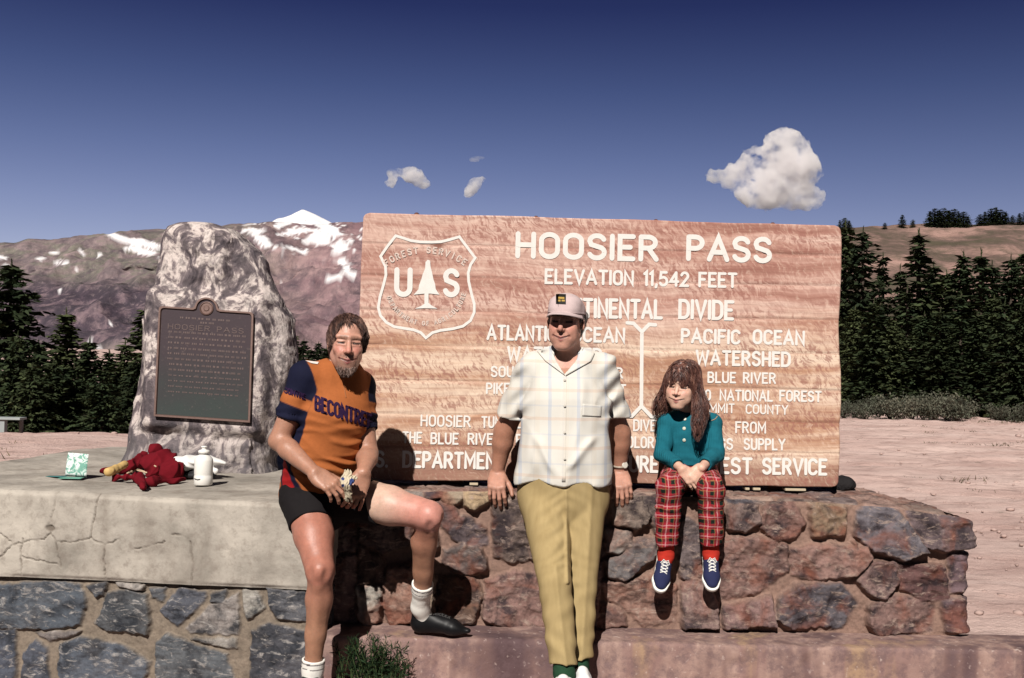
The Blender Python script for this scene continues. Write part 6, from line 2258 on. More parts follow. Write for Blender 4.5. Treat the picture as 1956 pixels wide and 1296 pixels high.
    for an, kn, yx in (('al', 'kl', -.10), ('ar', 'kr', .10)):
        tt = _n(np.array((yx, -1.0, 0)))
        Fs = Frame(J[an] * (1, 1, 0) - tt * .055 + (0, 0, .092), tt, (0, 0, 1))
        K = SDF()
        dr = _n(J[an] - J[kn])
        K.cap(J[an] - dr * .10, J[an], .045, .041, .012).cap(J[an], Fs.out((0, .10, .06)), .041, .033, .02)
        K.disp(lambda p: .0016 * vnoise(p * np.array((40, 40, 120)), 3))
        Vk, Fk = K.mesh(.0045)
        mesh_obj("sock", Vk, Fk, gsock, root)
        K = SDF(); shoe_sdf(K, Fs, .29, collar=.075, wide=.041)
        K.cap(Fs.out((0, .15, .075)), Fs.out((0, .19, .062)), .026, .024, .012)
        K.clip(Fs.out((0, .0, .105)), Fs.u); K.cap(Fs.out((0, .058, .10)), Fs.out((0, .058, .16)), .040, .042, .003, mode='s'); K.clip(Fs.out((0, 0, .012)), -Fs.u)
        Vk, Fk = K.mesh(.004)
        sh = mesh_obj("shoe", Vk, Fk, wht, root)
        K = SDF(); shoe_sole(K, Fs, .295, .041, .024)
        Vk, Fk = K.mesh(.004); mesh_obj("sole", Vk, Fk, plain("white_rubber", (.72, .71, .68), .6), sh)
    return root


man = make_man()


# ================================================================== THE GIRL
def make_girl():
    root = thing("person", "long haired girl in teal cardigan and red plaid trousers sitting on the stone wall", "person", (float(P(1318, 905, 5.0)[0]), 4.98, .84))
    J = dict(pel=P(1318, 903, 5.035), wai=P(1317, 868, 5.035), che=P(1317, 830, 5.03), upc=P(1317, 806, 5.035), nek=P(1314, 790, 5.03),
             sl=P(1275, 808, 5.02), el=P(1265, 868, 4.955), wl=P(1303, 896, 4.765), sr=P(1360, 808, 5.02), er=P(1368, 866, 4.955), wr=P(1340, 894, 4.765),
             hl=P(1295, 908, 5.01), kl=P(1279, 933, 4.705), al=P(1272, 1062, 4.755), hr=P(1343, 908, 5.01), kr=P(1358, 936, 4.705), ar=P(1358, 1058, 4.755))
    fw = np.array((0, -1.0, 0))
    HF = head_frame(1303, 740, 4.965, -25, 4, 5, .90)
    pr = dict(HEADP, face_w=1.02, jaw=.70, nose=.70, cheek=1.1, smile=2.0, ears=False, crease=0, low=1.13, full=1)
    S = SDF()
    S.cap(J['pel'], J['wai'], .098, .088, .03, (fw, 1.3)).cap(J['wai'], J['che'], .088, .092, .03, (fw, 1.35)).cap(J['che'], J['upc'], .09, .07, .03, (fw, 1.4))
    S.cap(J['upc'], J['nek'], .06, .036, .03).cap(J['nek'], HF.out((0, -.02, -.06)), .037, .036, .015)
    for a, b, c in (('sl', 'el', 'wl'), ('sr', 'er', 'wr')):
        S.cap(lerp3(J['upc'], J[a], .5), J[a], .045, .034, .02).cap(J[a], J[b], .032, .027, .012).cap(J[b], J[c], .028, .019, .012)
    for h_, k_, a_ in (('hl', 'kl', 'al'), ('hr', 'kr', 'ar')):
        S.cap(J[h_], J[k_], .06, .043, .02).cap(J[k_], J[a_], .042, .027, .02)
        t = _n(np.array((0, -.6, -.8)))
        S.cap(J[a_], J[a_] + t * .045, .022, .014, .012)
    add_head(S, HF, pr)
    fl, fr = _n((.62, -.18, -.72)), _n((-.42, -.30, -.70))
    add_hand(S, J['wl'], fl, (-.25, -.85, .25), (.6, -.2, .6), .74, thumb=(34, 10), spread=4, curls=[(16, 22, 14), (14, 24, 16), (18, 28, 18), (22, 30, 20)])
    add_hand(S, J['wr'] + (0, .012, .004), fr, (.35, -.75, .45), (-.6, -.3, .6), .74, thumb=(30, 10), spread=3, curls=[(40, 50, 30), (42, 52, 30), (44, 52, 30), (46, 50, 30)])
    hb1, hb2 = hand_box(J['wl'], fl, .76), hand_box(J['wr'], fr, .76)
    V, F = patchwork(S, .0055, [(HF.c - .118, HF.c + .118, .0023), (*hb1, .0022), (*hb2, .0022)])
    c = face_tint(V, HF, (.66, .41, .31), (.50, .19, .165), (.12, .06, .04), cheek=(.68, .30, .24), cheek_amt=.5, brow_amt=.55, slit=.0034, smile=2.0, teeth=.0, low=1.13)
    c = c * (1 + .07 * fbm(V * 18, 3, 7)[:, None])
    mesh_obj("body", V, F, skin_mat("child_skin", .5, .4), root, attrs={"tint": c})
    # ---- trousers with a tartan that follows each leg
    T = SDF()
    T.cap(J['pel'] + (0, 0, -.01), J['wai'], .112, .098, .02, (fw, 1.3))
    hems = {}
    for h_, k_, a_ in (('hl', 'kl', 'al'), ('hr', 'kr', 'ar')):
        T.cap(J[h_], J[k_], .074, .0575, .012)
        hem = lerp3(J[k_], J[a_], .82); dr = _n(J[a_] - J[k_])
        T.cap(J[k_], lerp3(J[k_], J[a_], .95), .0575, .052, .012, cut=(hem, dr))
        T.ell(J[k_] + (0, -.002, .004), (.058, .056, .056), None, .01)
        hems[h_] = (hem, dr)
    T.disp(lambda p: .0045 * vnoise(p * np.array((26, 26, 14)), 3) + .005 * np.sin(p[:, 2] * 120 + 3 * vnoise(p * 14, 5)) * vnoise(p * 10, 7))
    for h_ in hems:
        hem, dr = hems[h_]
        T.cap(hem - dr * .04, hem + dr * .05, .044, .045, .002, mode='s')
    Vt, Ft = T.mesh(.0042)
    dl = np.minimum(f_cap(Vt, J['hl'], J['kl'], .06, .06), f_cap(Vt, J['kl'], J['al'], .05, .05)); dr_ = np.minimum(f_cap(Vt, J['hr'], J['kr'], .06, .06), f_cap(Vt, J['kr'], J['ar'], .05, .05))
    left = dl < dr_
    U = np.zeros((len(Vt), 3))
    for m, h_, k_, a_ in ((left, 'hl', 'kl', 'al'), (~left, 'hr', 'kr', 'ar')):
        p = Vt[m]
        Lt = np.linalg.norm(J[k_] - J[h_])
        s1 = ((p - J[h_]) @ _n(J[k_] - J[h_])); s2 = Lt + ((p - J[k_]) @ _n(J[a_] - J[k_]))
        shin = f_cap(p, J[h_], J[k_], .06, .06) > f_cap(p, J[k_], J[a_], .05, .05)
        w_ = sstep(-.02, .05, (p - J[k_]) @ _n(J[a_] - J[k_]))
        ln = s1 * (1 - w_) + s2 * w_
        cx = J[k_][0] + (p[:, 2] - J[k_][2]) * (J[a_] - J[k_])[0] / (J[a_] - J[k_])[2]
        cx = np.where(shin, cx, J[h_][0] + np.clip(s1 / Lt, 0, 1) * (J[k_] - J[h_])[0])
        around = p[:, 0] - cx
        ln = J[k_][2] - p[:, 2] - np.maximum(p[:, 1] - J[k_][1], 0) * (1 - w_)
        U[m] = np.stack([around, ln, np.where(left[m], 0.0, 1.0)], 1)
    tm = N("red_tartan", .9, .1)
    a = tm.sep(tm.attr("zone").outputs["Vector"])
    def band(sock, per, off, wid):
        fr_ = tm.math('FRACT', tm.math('ADD', tm.math('MULTIPLY', sock, 1 / per), off))
        return tm.math('LESS_THAN', tm.math('ABSOLUTE', tm.math('SUBTRACT', fr_, .5)), wid)
    per = .043
    wob = tm.math('MULTIPLY', tm.math('SUBTRACT', tm.noise(tm.coords(), 16, 3), .5), .022)
    a = [tm.math('ADD', a[0], wob), tm.math('SUBTRACT', a[1], wob), a[2]]
    u_ = tm.math('ADD', a[0], tm.math('MULTIPLY', a[2], .013))
    c = (.31, .018, .030)
    gu, gv = band(u_, per, .30, .20), band(a[1], per, .30, .20)
    c = tm.mix(tm.math('MULTIPLY', gu, .36), c, (.022, .035, .026))
    c = tm.mix(tm.math('MULTIPLY', gv, .36), c, (.022, .035, .026))
    c = tm.mix(tm.math('MULTIPLY', gu, gv), c, (.010, .020, .015))
    wu, wv_ = band(u_, per, .80, .055), band(a[1], per, .80, .055)
    c = tm.mix(tm.math('MULTIPLY', wu, .42), c, (.72, .42, .44))
    c = tm.mix(tm.math('MULTIPLY', wv_, .38), c, (.70, .42, .44))
    yu, yv = band(u_, per, .12, .03), band(a[1], per, .52, .035)
    c = tm.mix(tm.math('MULTIPLY', yu, .35), c, (.48, .30, .10))
    c = tm.mix(tm.math('MULTIPLY', yv, .35), c, (.48, .30, .12))
    tm.color(c)
    tm.bump(tm.noise(tm.coords(), 200, 3), .3, .002)
    mesh_obj("trousers", Vt, Ft, tm.m, root, attrs={"zone": U})
    # ---- cardigan
    G = SDF()
    hem = P(1317, 889, 4.93)
    G.cap(J['pel'] + (0, 0, .0), J['wai'], .118, .108, .02, (fw, 1.28), cut=(hem, (0, 0, -1)))
    G.cap(J['wai'], J['che'], .110, .107, .03, (fw, 1.3)).cap(J['che'], J['upc'], .106, .084, .03, (fw, 1.35))
    G.cap(J['upc'], J['nek'] + (0, 0, -.004), .068, .050, .03, cut=(J['nek'] + (0, -.01, .004), (0, -.4, 1)))
    cuts = {}
    for a_, b, c_ in (('sl', 'el', 'wl'), ('sr', 'er', 'wr')):
        e = lerp3(J[b], J[c_], .80); dr = _n(J[c_] - J[b])
        G.cap(lerp3(J['upc'], J[a_], .5), J[a_], .056, .046, .02).cap(J[a_], J[b], .043, .038, .010).cap(J[b], J[c_], .038, .029, .010, cut=(e, dr))
        cuts[a_] = (e, dr)
    G.disp(lambda p: .0022 * vnoise(p * 30, 4) - .004 * np.clip(np.sin(p[:, 2] * 95 + 4 * vnoise(p * 11, 3)), 0, 1) * np.exp(-((p[:, 2] - J['wai'][2]) / .05) ** 2) + .003 * np.sin(p[:, 2] * 75 + p[:, 0] * 50) * np.exp(-((np.abs(p[:, 0] - J['wai'][0]) - .115) / .035) ** 2))
    for a_ in cuts:
        e, dr = cuts[a_]
        G.cap(e - dr * .012, e + dr * .05, .0235, .024, .002, mode='s')
    G.cap(J['nek'] + (0, 0, -.02), J['nek'] + (0, 0, .06), .042, .044, .004, mode='s')
    Vg, Fg = G.mesh(.0040)
    km = N("teal_knit", .95, .1)
    v = km.coords()
    rib = km.node("ShaderNodeTexWave"); rib.bands_direction = 'X'; rib.inputs["Scale"].default_value = 48; rib.inputs["Distortion"].default_value = 1.2
    km.link(v, rib.inputs["Vector"])
    f = km.noise(v, 40, 5)
    km.color(km.mix(f, (.008, .090, .125), (.016, .155, .205)))
    km.bump(km.math('ADD', rib.outputs["Fac"], km.noise(v, 140, 3)), .45, .003)
    card = mesh_obj("cardigan", Vg, Fg, km.m, root)
    bv = bvh_of(card)
    pearl = plain("pale_button", (.55, .56, .46), .35, .5)
    for x, y in ((1308, 801), (1307, 819), (1307, 841)):
        p, n = cast(bv, x, y)
        b = MB(); b.lathe(p + n * .0005, [(.0075, 0), (.0078, .003), (.004, .0045)], 12, n.to_track_quat('Z', 'Y').to_matrix()); b.build("button", pearl, card)
    tr = MB()
    for pts in (((1248, 801), (1254, 804), (1262, 806)), ((1359, 804), (1366, 801), (1370, 796))):
        q = []
        for x, y in pts:
            p, n = cast(bv, x, y)
            if p is not None: q.append(p + n * .002)
        if len(q) > 1: tr.tube(q, .0022, 5)
    if tr.V: tr.build("shoulder_trim", plain("tan_trim", (.35, .25, .17), .8), card)
    # ---- hair
    nk = HF.to(np.array([J['nek']]))[0]

    def hair_fn(q):
        x, y, z = q[:, 0], q[:, 1], q[:, 2]
        d = f_ell(q, (0, -.014, .040), (.083, .104, .094))
        d = smin(d, f_ell(q, (.012, -.01, .085), (.066, .07, .05)), .02)
        qa = q
        # locks falling on either side
        d = smin(d, f_cap(q, (-.066, .005, .03), (-.104, .0, -.10), .020, .030), .03)
        d = smin(d, f_cap(q, (-.105, .0, -.095), (-.118, .01, -.118), .032, .014), .02)
        d = smin(d, f_cap(q, (.066, .0, .03), (.106, .012, -.09), .025, .034), .03)
        d = smin(d, f_cap(q, (.106, .012, -.09), (.114, .070, -.165), .033, .017), .025)
        d = smin(d, f_cap(q, (.114, .070, -.16), (.122, .088, -.205), .017, .005), .02)
        d = smin(d, f_cap(q, (0, -.08, .0), (0, -.085, -.11), .07, .06), .03)
        op = f_ell(q, (-.006, .115, -.034), (.057, .105, .070))
        op = np.minimum(op, f_ell(q, (-.004, .075, -.11), (.05, .07, .05)))
        return smax(d, -op, .008)
    HS = SDF().op('u', lambda p: hair_fn(HF.to(p)) * HF.s, HF.c - .28, HF.c + .18)
    HS.disp(lambda p: .0045 * vnoise((HF.to(p) + .006 * np.sin(HF.to(p)[:, 2:3] * 70)) * np.array((85, 85, 16)), 4) + .0022 * vnoise(HF.to(p) * np.array((190, 190, 30)), 2))
    Vh, Fh = HS.mesh(.0031, HF.c - .30, HF.c + .2)
    fnw = lambda p: hair_fn(HF.to(p)) * HF.s

    def fall(p, rng, t):
        q = HF.to(p)
        top = np.clip((q[:, 2] - .05) / .07, 0, 1)
        d = np.stack([np.sign(q[:, 0] + .004) * (.75 * top + .10), np.where(q[:, 1] > .05, .25, .08) - .1 * top, -1.0 + .55 * top], 1)
        return (d + rng.normal(0, .12, d.shape)) @ HF.M
    r1 = pick_roots(Vh, Fh, 2200, 3, lambda c_: (HF.to(c_)[:, 2] > -.12))
    s1 = strands(r1, fall, fnw, 12, .13, .0020, (.0005, .007), wave=.0032, freq=85, seed=5)
    r2 = pick_roots(Vh, Fh, 260, 9, lambda c_: (np.abs(HF.to(c_)[:, 0]) > .07) & (HF.to(c_)[:, 2] < .0))
    s2 = strands(r2, fall, fnw, 12, .12, .0016, (.004, .014), wave=.0036, freq=85, seed=7, hug=.25)
    rs = np.random.RandomState(4)
    fr_ = HF.out(np.stack([rs.uniform(-.066, .056, 150), np.full(150, .062) - rs.uniform(0, .012, 150), rs.uniform(.085, .112, 150)], 1))
    s3 = strands(fr_, lambda p, rng, t: (np.stack([HF.to(p)[:, 0] * 2.2 - .06, np.full(len(p), .42 - t * .7), np.full(len(p), -.8)], 1) + rng.normal(0, .09, (len(p), 3))) @ HF.M,
                 lambda p: head_sdf(HF.to(p), pr) * HF.s, 9, .060, .0019, (.003, .010), seed=8)
    hm = N("brown_wavy_hair", .45, .5)
    f = hm.noise(hm.coords(scale=(1, 1, .25)), 48, 5, .65)
    hm.color(hm.ramp(f, [(.34, (.028, .011, .010)), (.48, (.085, .034, .027)), (.60, (.185, .082, .060)), (.72, (.40, .23, .16))]))
    Vx, Fx = join((Vh, Fh), s1, s2, s3)
    mesh_obj("hair", Vx, Fx, hm.m, root)
    # ---- socks and sneakers
    red = plain("red_sock", (.47, .035, .022), .9, .1, .15, 60, .3)
    navy = plain("navy_canvas", (.022, .026, .075), .85, .15, .15, 90, .3)
    rub = plain("white_rubber_sole", (.80, .79, .74), .6, .3, .05, 60, .1)
    lace = plain("white_laces", (.78, .77, .74), .8)
    for an, kn, tdir, lean in (('al', 'kl', (-.20, -.66, -.72), .10), ('ar', 'kr', (-.04, -.68, -.73), -.02)):
        t = _n(np.array(tdir)); up = _n(np.array((lean, -.70, .70)) - t * (np.array((lean, -.70, .70)) @ t))
        Fs = Frame(J[an] - t * .042 - up * .060, t, up)
        K = SDF()
        dr = _n(J[an] - J[kn])
        K.cap(J[an] - dr * .075, J[an], .036, .033, .01).cap(J[an], Fs.out((0, .08, .045)), .033, .028, .02)
        K.disp(lambda p: .0012 * vnoise(p * np.array((40, 40, 120)), 3))
        Vk, Fk = K.mesh(.004); mesh_obj("sock", Vk, Fk, red, root)
        K = SDF(); shoe_sdf(K, Fs, .195, collar=.055, wide=.030)
        K.clip(Fs.out((0, 0, .058)), _n(Fs.u - Fs.f * .25)); K.cap(Fs.out((0, .045, .05)), Fs.out((0, .05, .12)), .0285, .034, .003, mode='s'); K.clip(Fs.out((0, 0, .012)), -Fs.u)
        Vk, Fk = K.mesh(.003); sh = mesh_obj("shoe", Vk, Fk, navy, root)
        K = SDF(); shoe_sole(K, Fs, .199, .0305, .021, .003)
        Vk, Fk = K.mesh(.003); mesh_obj("sole", Vk, Fk, rub, sh)
        sb = bvh_of(sh); b = MB()
        def on_shoe(x, y):
            p = sb.ray_cast(Vector(Fs.out((x, y, .2))), -Vector(Fs.u))
            return (p[0] + Vector(Fs.u) * .002) if p[0] is not None else Vector(Fs.out((x, y, .05)))
        for i in range(4):
            y0 = .088 + i * .013
            for sgn in (1, -1):
                b.tube([on_shoe(x * sgn, y0 + x * .35) for x in np.linspace(-.015, .015, 6)], .0022, 5)
        for sgn in (1, -1):
            b.tube([on_shoe(0, .086) + Vector(Fs.u) * .004, on_shoe(.010 * sgn, .080) + Vector(Fs.u) * .008, on_shoe(.020 * sgn, .092) + Vector(Fs.u) * .004, on_shoe(.008 * sgn, .094) + Vector(Fs.u) * .003], .0022, 5)
        b.build("laces", lace, sh)
    return root


girl = make_girl()


# ================================================================== TREES, SHRUBS, CLOUDS
def conifer_mesh(seed, H=6.5, Rb=1.25, n_lv=34, per=11, droop=.35, dense=1.0, bare=.03, crown_pow=.8):
    """A spruce: crown of drooping needle sprays on whorled branches, and a tapered trunk with its limbs."""
    rng = np.random.RandomState(seed)
    V, F, Cc = [], [], []
    trunk = MB()
    wob = [(rng.normal(0, .02) * H * .1, rng.normal(0, .02) * H * .1) for _ in range(7)]
    tp = [Vector((wob[i][0] * (i > 0), wob[i][1] * (i > 0), H * i / 6)) for i in range(7)]
    trunk.tube(tp, [.022 * H * (1 - i / 6.3) + .008 for i in range(7)], 7)
    gap = rng.uniform(0, 6.28, 3)
    for lv in range(n_lv):
        t = bare + (1 - bare) * (lv + rng.uniform(-.4, .4)) / n_lv
        t = min(max(t, .02), .995)
        z = t * H
        L0 = Rb * (1 - t) ** crown_pow * (1 + .16 * math.sin(t * 23 + seed)) + .05
        if t < .16: L0 *= .72 + 1.7 * t
        k = max(3, int(per * (1 - .45 * t)))
        a0 = rng.uniform(0, 6.28)
        for b in range(k):
            a = a0 + 6.283 * b / k + rng.normal(0, .22)
            L = L0 * rng.uniform(.55, 1.18) * (1 - .25 * max(0, math.cos(a - gap[lv % 3])))
            dr = np.array((math.cos(a), math.sin(a), 0.0))
            up0 = .30 * t - droop * (1 - t)
            if L > .5 and rng.rand() < .35:
                trunk.tube([Vector((0, 0, z)), Vector(dr * L * .8) + Vector((0, 0, z + up0 * L * .5))], [.012, .004], 4, False)
            ns = max(2, int(L / .13 * dense))
            for s in range(ns):
                f = (s + rng.uniform(.2, .9)) / ns
                f = .14 + .86 * f
                p = dr * L * f + np.array((0, 0, z + up0 * L * f - .10 * L * f * f + rng.normal(0, .03)))
                sz = (.135 + .11 * (1 - f) * .6 + .05 * rng.rand()) * (1.0 if H > 4 else .8) * (H / 6.5) ** .4
                for q in range(2):
                    yaw = a + rng.normal(0, .75)
                    tilt = rng.normal(-.18, .34)
                    e = np.array((math.cos(yaw) * math.cos(tilt), math.sin(yaw) * math.cos(tilt), math.sin(tilt)))
                    sd = np.cross(e, (0, 0, 1)); sd /= np.linalg.norm(sd) + 1e-9
                    sd = sd * math.cos(rng.normal(0, .6)) + np.cross(sd, e) * math.sin(rng.normal(0, .6))
                    c = p + rng.normal(0, .03, 3)
                    i = len(V)
                    V += [c - e * sz * .5, c + sd * sz * .42, c + e * sz * 1.2, c - sd * sz * .42]
                    F.append((i, i + 1, i + 2, i + 3))
                    tone = rng.uniform(.5, 1.5)
                    Cc += [(tone, rng.rand(), t)] * 4
    for s in range(10):
        i = len(V); c = np.array((0, 0, H * (1 + .004 * s) - .12)); e = np.array((rng.normal(0, .15), rng.normal(0, .15), 1)); sd = np.array((math.cos(s), math.sin(s), 0)) * .02
        V += [c - e * .10, c + sd, c + e * .16, c - sd]; F.append((i, i + 1, i + 2, i + 3)); Cc += [(1, .5, 1)] * 4
    return np.array(V), np.array(F), np.array(Cc), trunk


def foliage_mat(name, c0, c1, c2):
    n = N(name, .75, .12)
    a = n.sep(n.attr("zone").outputs["Vector"])
    oi = n.node("ShaderNodeObjectInfo")
    c = n.mix(a[1], c0, c1)
    c = n.mix(n.ramp(n.noise(n.coords(), 1.3, 3), [(.45, 0.0), (.7, .8)]), c, c2)
    c = n.mix(n.ramp(oi.outputs["Random"], [(0.0, .55), (.4, 0.0)]), c, tuple(k * .5 for k in c0))
    c = n.mix(n.ramp(oi.outputs["Random"], [(.6, 0.0), (1.0, .6)]), c, tuple(k * 1.35 for k in c2))
    tone = n.node("ShaderNodeCombineColor")
    for k in range(3): n.link(a[0], tone.inputs[k])
    n.color(n.mix(1.0, c, tone.outputs[0], 'MULTIPLY'))
    return n.m


FOL = foliage_mat("spruce_needles", (.017, .027, .014), (.033, .047, .021), (.055, .064, .028))
BARK = plain("spruce_bark", (.07, .055, .045), .95, .1, .3, 12, .5, .02)


class Kind:
    """One kind of tree: built once, copied with its parts afterwards."""
    def __init__(s, name, seed, fol=None, **kw):
        V, F, Cz, tr = conifer_mesh(seed, **kw)
        s.name, s.H = name, kw.get('H', 6.5)
        s.parts = None; s.data = (V, F, Cz, tr); s.fol = fol or FOL
    def put(s, loc, height, width, rz, label, group=None, cat="tree"):
        root = thing(s.name, label, cat, loc, group)
        if s.parts is None:
            V, F, Cz, tr = s.data
            c = mesh_obj("crown", V, F, s.fol, None, loc=(0, 0, 0), smooth=False, attrs={"zone": Cz})
            t = tr.build("trunk", BARK, None, smooth=True)
            s.parts = [c, t]
            cc = s.parts
        else:
            cc = [p.copy() for p in s.parts]
            for p in cc: C.objects.link(p)
        for p in cc:
            p.parent = root
            p.location = (0, 0, 0)
        root.rotation_euler = (0, 0, rz)
        root.scale = (width, width, height / s.H)
        return root


KINDS = [Kind("conifer_tree", 3, H=6.5, Rb=1.55, n_lv=38, per=13, crown_pow=.72), Kind("conifer_tree", 8, H=6.5, Rb=1.25, n_lv=40, per=12, droop=.5, crown_pow=.62), Kind("conifer_tree", 15, H=6.5, Rb=1.9, n_lv=36, per=15, droop=.25, crown_pow=.6), Kind("conifer_tree", 21, H=6.5, Rb=1.1, n_lv=36, per=10, droop=.6, crown_pow=.9)]
KINDS += [Kind("conifer_tree", 44, H=6.5, Rb=1.15, n_lv=30, per=10, droop=.45, bare=.22, crown_pow=.55), Kind("conifer_tree", 57, H=6.5, Rb=1.35, n_lv=30, per=9, droop=.15, bare=.10, crown_pow=.85, dense=.8)]
SMALLK = [Kind("conifer_tree", 31, H=3.2, Rb=.80, n_lv=22, per=12, dense=1.1), Kind("conifer_tree", 34, H=3.2, Rb=1.0, n_lv=22, per=13, dense=1.1, crown_pow=.5)]
trng = random.Random(12)
ORD = "first second third fourth fifth sixth seventh eighth ninth tenth eleventh twelfth thirteenth fourteenth fifteenth sixteenth seventeenth eighteenth nineteenth twentieth".split()


def tree_at(kind, px, top, d, zb, wmul, label, group):
    q = P(px, 760, d)
    x, y = q[0], q[1]
    h = P(px, top, d)[2] - zb
    return kind.put((x, y, zb), h, h / 6.5 * wmul, trng.uniform(0, 6.28), label, group)


BACK = [(1611, 430, 41, 1, 1.0), (1645, 442, 40, 4, .9), (1684, 490, 44, 3, 1.0), (1717, 512, 43, 5, 1.0), (1752, 446, 42, 3, 1.25), (1781, 506, 45, 1, 1.1), (1806, 522, 44, 4, 1.1), (1838, 486, 42, 1, .95), (1872, 482, 40, 5, 1.25), (1893, 505, 44, 0, 1.1), (1929, 495, 41, 4, 1.0), (1957, 478, 42, 0, 1.0), (2000, 470, 42, 1, 1.0)]
for i, (px, top, d, k, wm) in enumerate(BACK):
    special = {0: "tall dark conifer whose crown touches the sign's upper right edge", 4: "thin spired conifer standing highest amid the stand right of the sign"}
    tree_at(KINDS[k], px, top, d, .2, wm * 1.25, special.get(i, "dark conifer right of the sign, %s from it in the taller back row" % ORD[i]), "conifers right of the sign")
FRONT = [(1632, 590, 37, 2, .9), (1668, 575, 36, 0, 1.1), (1700, 610, 36, 2, .9), (1731, 552, 37, 5, 1.1), (1764, 600, 35, 0, 1.2), (1795, 592, 34, 0, 1.1), (1834, 562, 35, 5, 1.1), (1866, 600, 34, 1, 1.2), (1898, 570, 36, 2, .9), (1918, 580, 33, 4, 1.1), (1948, 590, 32, 2, 1.0), (1985, 560, 32, 0, 1.0)]
for i, (px, top, d, k, wm) in enumerate(FRONT):
    tree_at(KINDS[k], px, top, d, .2, wm * 1.35, "dark conifer right of the sign, %s from it among the lower front row" % ORD[i], "conifers right of the sign")
LEFTT = [(14, 505, 21, 2, 1.0, "tall dark conifer cut off by the left edge of the photo"), (122, 596, 24, 0, 1.25, "dark pointed conifer halfway between the photo's left edge and the boulder"), (70, 655, 23, 2, 1.1, "low broad conifer beside the tall one at the photo's left edge"), (168, 650, 22, 0, 1.2, "shorter conifer just right of the pointed one"), (206, 672, 25, 1, 1.4, "slim conifer left of the boulder, right below the small snow patch"), (236, 655, 23, 0, 1.3, "dark conifer third from the boulder on its left side"), (275, 588, 24, 1, 1.3, "conifer whose crown shows directly against the boulder's left edge"), (258, 690, 20, 2, 1.0, "low bushy conifer in front of the trees left of the boulder"),
         (30, 640, 19, 2, .8, "small conifer in front of the tall left edge tree"), (140, 700, 19, 2, 1.0, "low conifer in front of the pointed one left of the boulder"), (100, 690, 18.5, 0, 1.2, "small conifer at the front of the left stand"), (195, 705, 18.5, 2, 1.0, "low dense conifer at the front of the left stand nearest the boulder"), (60, 700, 18, 2, 1.0, "low dark conifer at the front near the pale post")]
for px, top, d, k, wm, lab in LEFTT:
    tree_at(KINDS[k], px, top, d, -.65, wm * 1.3, lab, "conifers left of the boulder")
MID = [(578, 650, 60, 1, 1.1), (592, 668, 55, 0, 1.3), (606, 655, 62, 1, 1.1), (622, 664, 58, 0, 1.2), (560, 640, 60, 0, 1.0), (640, 655, 60, 1, 1.0), (660, 660, 60, 0, 1.0)]
for i, (px, top, d, k, wm) in enumerate(MID):
    tree_at(KINDS[k], px, top, d, -.6, wm * 1.5, "small distant conifer between boulder and sign, %s from the left" % ORD[i], "conifers in the gap between boulder and sign")
TOPS = [(1604, 421), (1613, 417), (1622, 422), (1690, 426), (1723, 411), (1744, 420), (1776, 404), (1785, 399), (1794, 402), (1803, 398), (1813, 403), (1822, 400), (1831, 407), (1840, 405), (1849, 414), (1872, 410), (1881, 405), (1893, 399), (1902, 397), (1911, 401), (1921, 406), (1934, 412), (1947, 408), (1960, 402)]
for i, (px, top) in enumerate(TOPS):
    ry = lerp_path(px, HILL) + 7
    q = P(px, ry, 236)
    h = P(px, top, 236)[2] - q[2]
    SMALLK[i % 2].put(tuple(q), h, h / 3.2 * trng.uniform(1.7, 2.3), trng.uniform(0, 6), "tiny conifer on the crest of the right hillside, number %s from the sign" % (ORD[i] if i < 20 else ("twenty-" + ORD[i - 20])), "conifers on the hill crest")


def shrub_mesh(seed, R_=.6, H=.7, n=900):
    rng = np.random.RandomState(seed)
    V, F, Cz = [], [], []
    st = MB()
    for k in range(14):
        a = rng.uniform(0, 6.28); l = rng.uniform(.5, 1)
        tip = Vector((math.cos(a) * R_ * l, math.sin(a) * R_ * l, H * rng.uniform(.6, 1)))
        st.tube([(0, 0, 0), tip * .5 + Vector((0, 0, .05)), tip], [.012, .008, .003], 4, False)
        m = n // 14
        for _ in range(m):
            f = rng.uniform(.3, 1.05)
            c = np.array(tip) * f + rng.normal(0, .075, 3)
            c[2] = max(c[2], .02)
            e = _n(rng.normal(0, 1, 3) + (0, 0, .6)); s = _n(np.cross(e, rng.normal(0, 1, 3)))
            sz = rng.uniform(.03, .055)
            i = len(V)
            V += [c - e * sz, c + s * sz * .4, c + e * sz, c - s * sz * .4]; F.append((i, i + 1, i + 2, i + 3))
            Cz += [(rng.uniform(.6, 1.4), rng.rand(), f)] * 4
    return np.array(V), np.array(F), np.array(Cz), st


